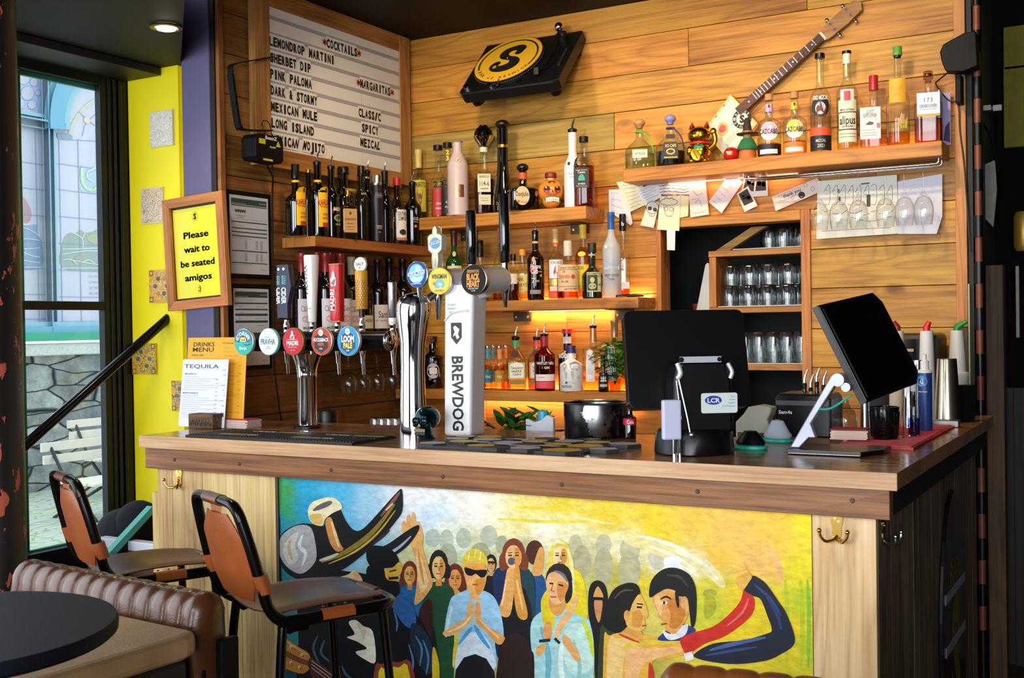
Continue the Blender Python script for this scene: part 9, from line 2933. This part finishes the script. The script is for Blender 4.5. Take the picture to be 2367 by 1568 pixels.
mb = MB().lathe([(rc * 1.3,0),(rc * 1.3,.05),(rc,.10),(rc,2.50),(rc * 1.1,2.52),(rc * 1.1,2.54)],m,36,c=(pc.x,pc.y,0))
o = struct(mb,'wall_column')
RAILM = mat('#141416',.18,.5)
hr = thing('handrail','sloping black stair handrail in front of the window','handrail',(-.3,-1.6,1.0))
p0,p1 = at(52,1036,X=-.30),at(404,722,X=-.30)
p2_ = p1 + (p1 - p0).normalized() * .0
mb = MB().tube([tuple(p0 - (p1 - p0) * .02),tuple(p1)],.0185,RAILM,16)
sub(hr,mb,'rail')
mb = MB().tube([(p0.x,p0.y - .01,p0.z - .01),(p0.x,p0.y - .012,0)],.014,RAILM,12)
sub(hr,mb,'post')
TEALM = mat('#4aa8a0',.4)
a,b_ = at(247,1284,X=-.02),at(352,1170,X=-.02)
ss = thing('stair_panel','black stair side panel with a sloping turquoise edge','stair side',(-.02,(a.y + b_.y) / 2,0))
dn = .030
mb = MB().prism([(a.y,0),(b_.y,0),(b_.y,b_.z - dn),(a.y,a.z - dn)],-.045,-.02,BLACKM,lambda u,v,d_:(d_,u,v))
sub(ss,mb,'panel')
mb = MB().prism([(a.y,a.z - dn + .0005),(b_.y,b_.z - dn + .0005),(b_.y,b_.z),(a.y,a.z)],-.046,-.018,TEALM,lambda u,v,d_:(d_,u,v))
sub(ss,mb,'edge',bev=.002)['label'] = 'turquoise painted edge'
p = at(300,1265,Y=-1.55)
bg = thing('rucksack','dark fleece jacket bundled at the foot of the window','coat',(-.28,-1.50,0))
m = mat('#10131c',.95,noise=.6,nscale=60,bump=.9,bscale=70)
q_ = at(300,1200,Y=-1.50)
mb = MB()
for x,z,r,sz in ((q_.x - .03,q_.z - .06,.11,(1.1,.9,.9)),(q_.x + .05,q_.z - .02,.095,(1.0,.9,1.0)),(q_.x - .10,q_.z - .10,.07,(1,.9,.9)),(q_.x,q_.z - .22,.15,(1.1,.8,1.0))):
 mb.ball((x,-1.50,z),r,m,20,12,sz)
mb.prism([(q_.x - .15,0),(q_.x + .15,0),(q_.x + .13,q_.z - .12),(q_.x - .13,q_.z - .14)],-1.56,-1.42,BLACKM,lambda u,v,d_:(u,d_,v))
o = sub(bg,mb,'bundle')
struct(MB().box(-.18,.150,-1.74,-1.70,at(310,1275,Y=-1.74).z,at(310,1253,Y=-1.74).z,mat('#c9ccd8',.5)).box(-.18,.15,-1.74,-1.70,0,at(310,1275,Y=-1.74).z - .001,mat('#4a2f1e',.6)),'trim_10',bev=.003)
# recessed ceiling light over the window corner
p = at(384,62,Z=2.503)
cl = thing('ceiling_spotlight','recessed ceiling spotlight glowing above the purple pillar','ceiling light',(p.x,p.y,2.5045))
MB().lathe([(.052,0),(.055,-.006),(.042,-.008),(.038,-.002)],mat('#7a6a40',.3,.9),32,cap=False).build('ring',parent=cl)
MB().lathe([(.036,-.004),(.030,-.012),(0,-.018)],mat('#fff0d0',.5,emit=14.0),24,cap=False).build('bulb',parent=cl)
lamp('SPOT','window_corner_spot',(p.x,p.y,2.47),(p.x + .05,p.y + .1,0),9,(1.0,.86,.62),spot_size=math.radians(140),spot_blend=.8,shadow_soft_size=.03)
# dark surfboard shape with yellow letters on the counter's end
sb = thing('surfboard_sign','dark oval board with yellow letters on the counter end','sign',(2.58,-.75,.2))
yc,zc = -.73,.45
mb = MB().prism([(yc + .24 * math.cos(k * PI / 16) ,zc + .46 * math.sin(k * PI / 16)) for k in range(32)],2.5695,2.582,mat('#0f0f0f',.25,coat=.4),lambda u,v,d_:(d_,u,v))
sub(sb,mb,'board',bev=.003)
mb = MB()
OLV = mat('#6a5f14',.5)
fr = lambda u,v:(2.5826,u,v)
mb.text('S',OLV,fr,yc,.40,.36,.17,.05).text('BAR',OLV,fr,yc - .0,.66,.07,.2,.03)
sub(sb,mb,'lettering',fix=False)
for z in (.585,.425):
 sub(sb,MB().box(2.583,2.5845,yc - .19,yc + .19,z,z + .03,mat('#a8b0c0',.3,.3)),'tape')
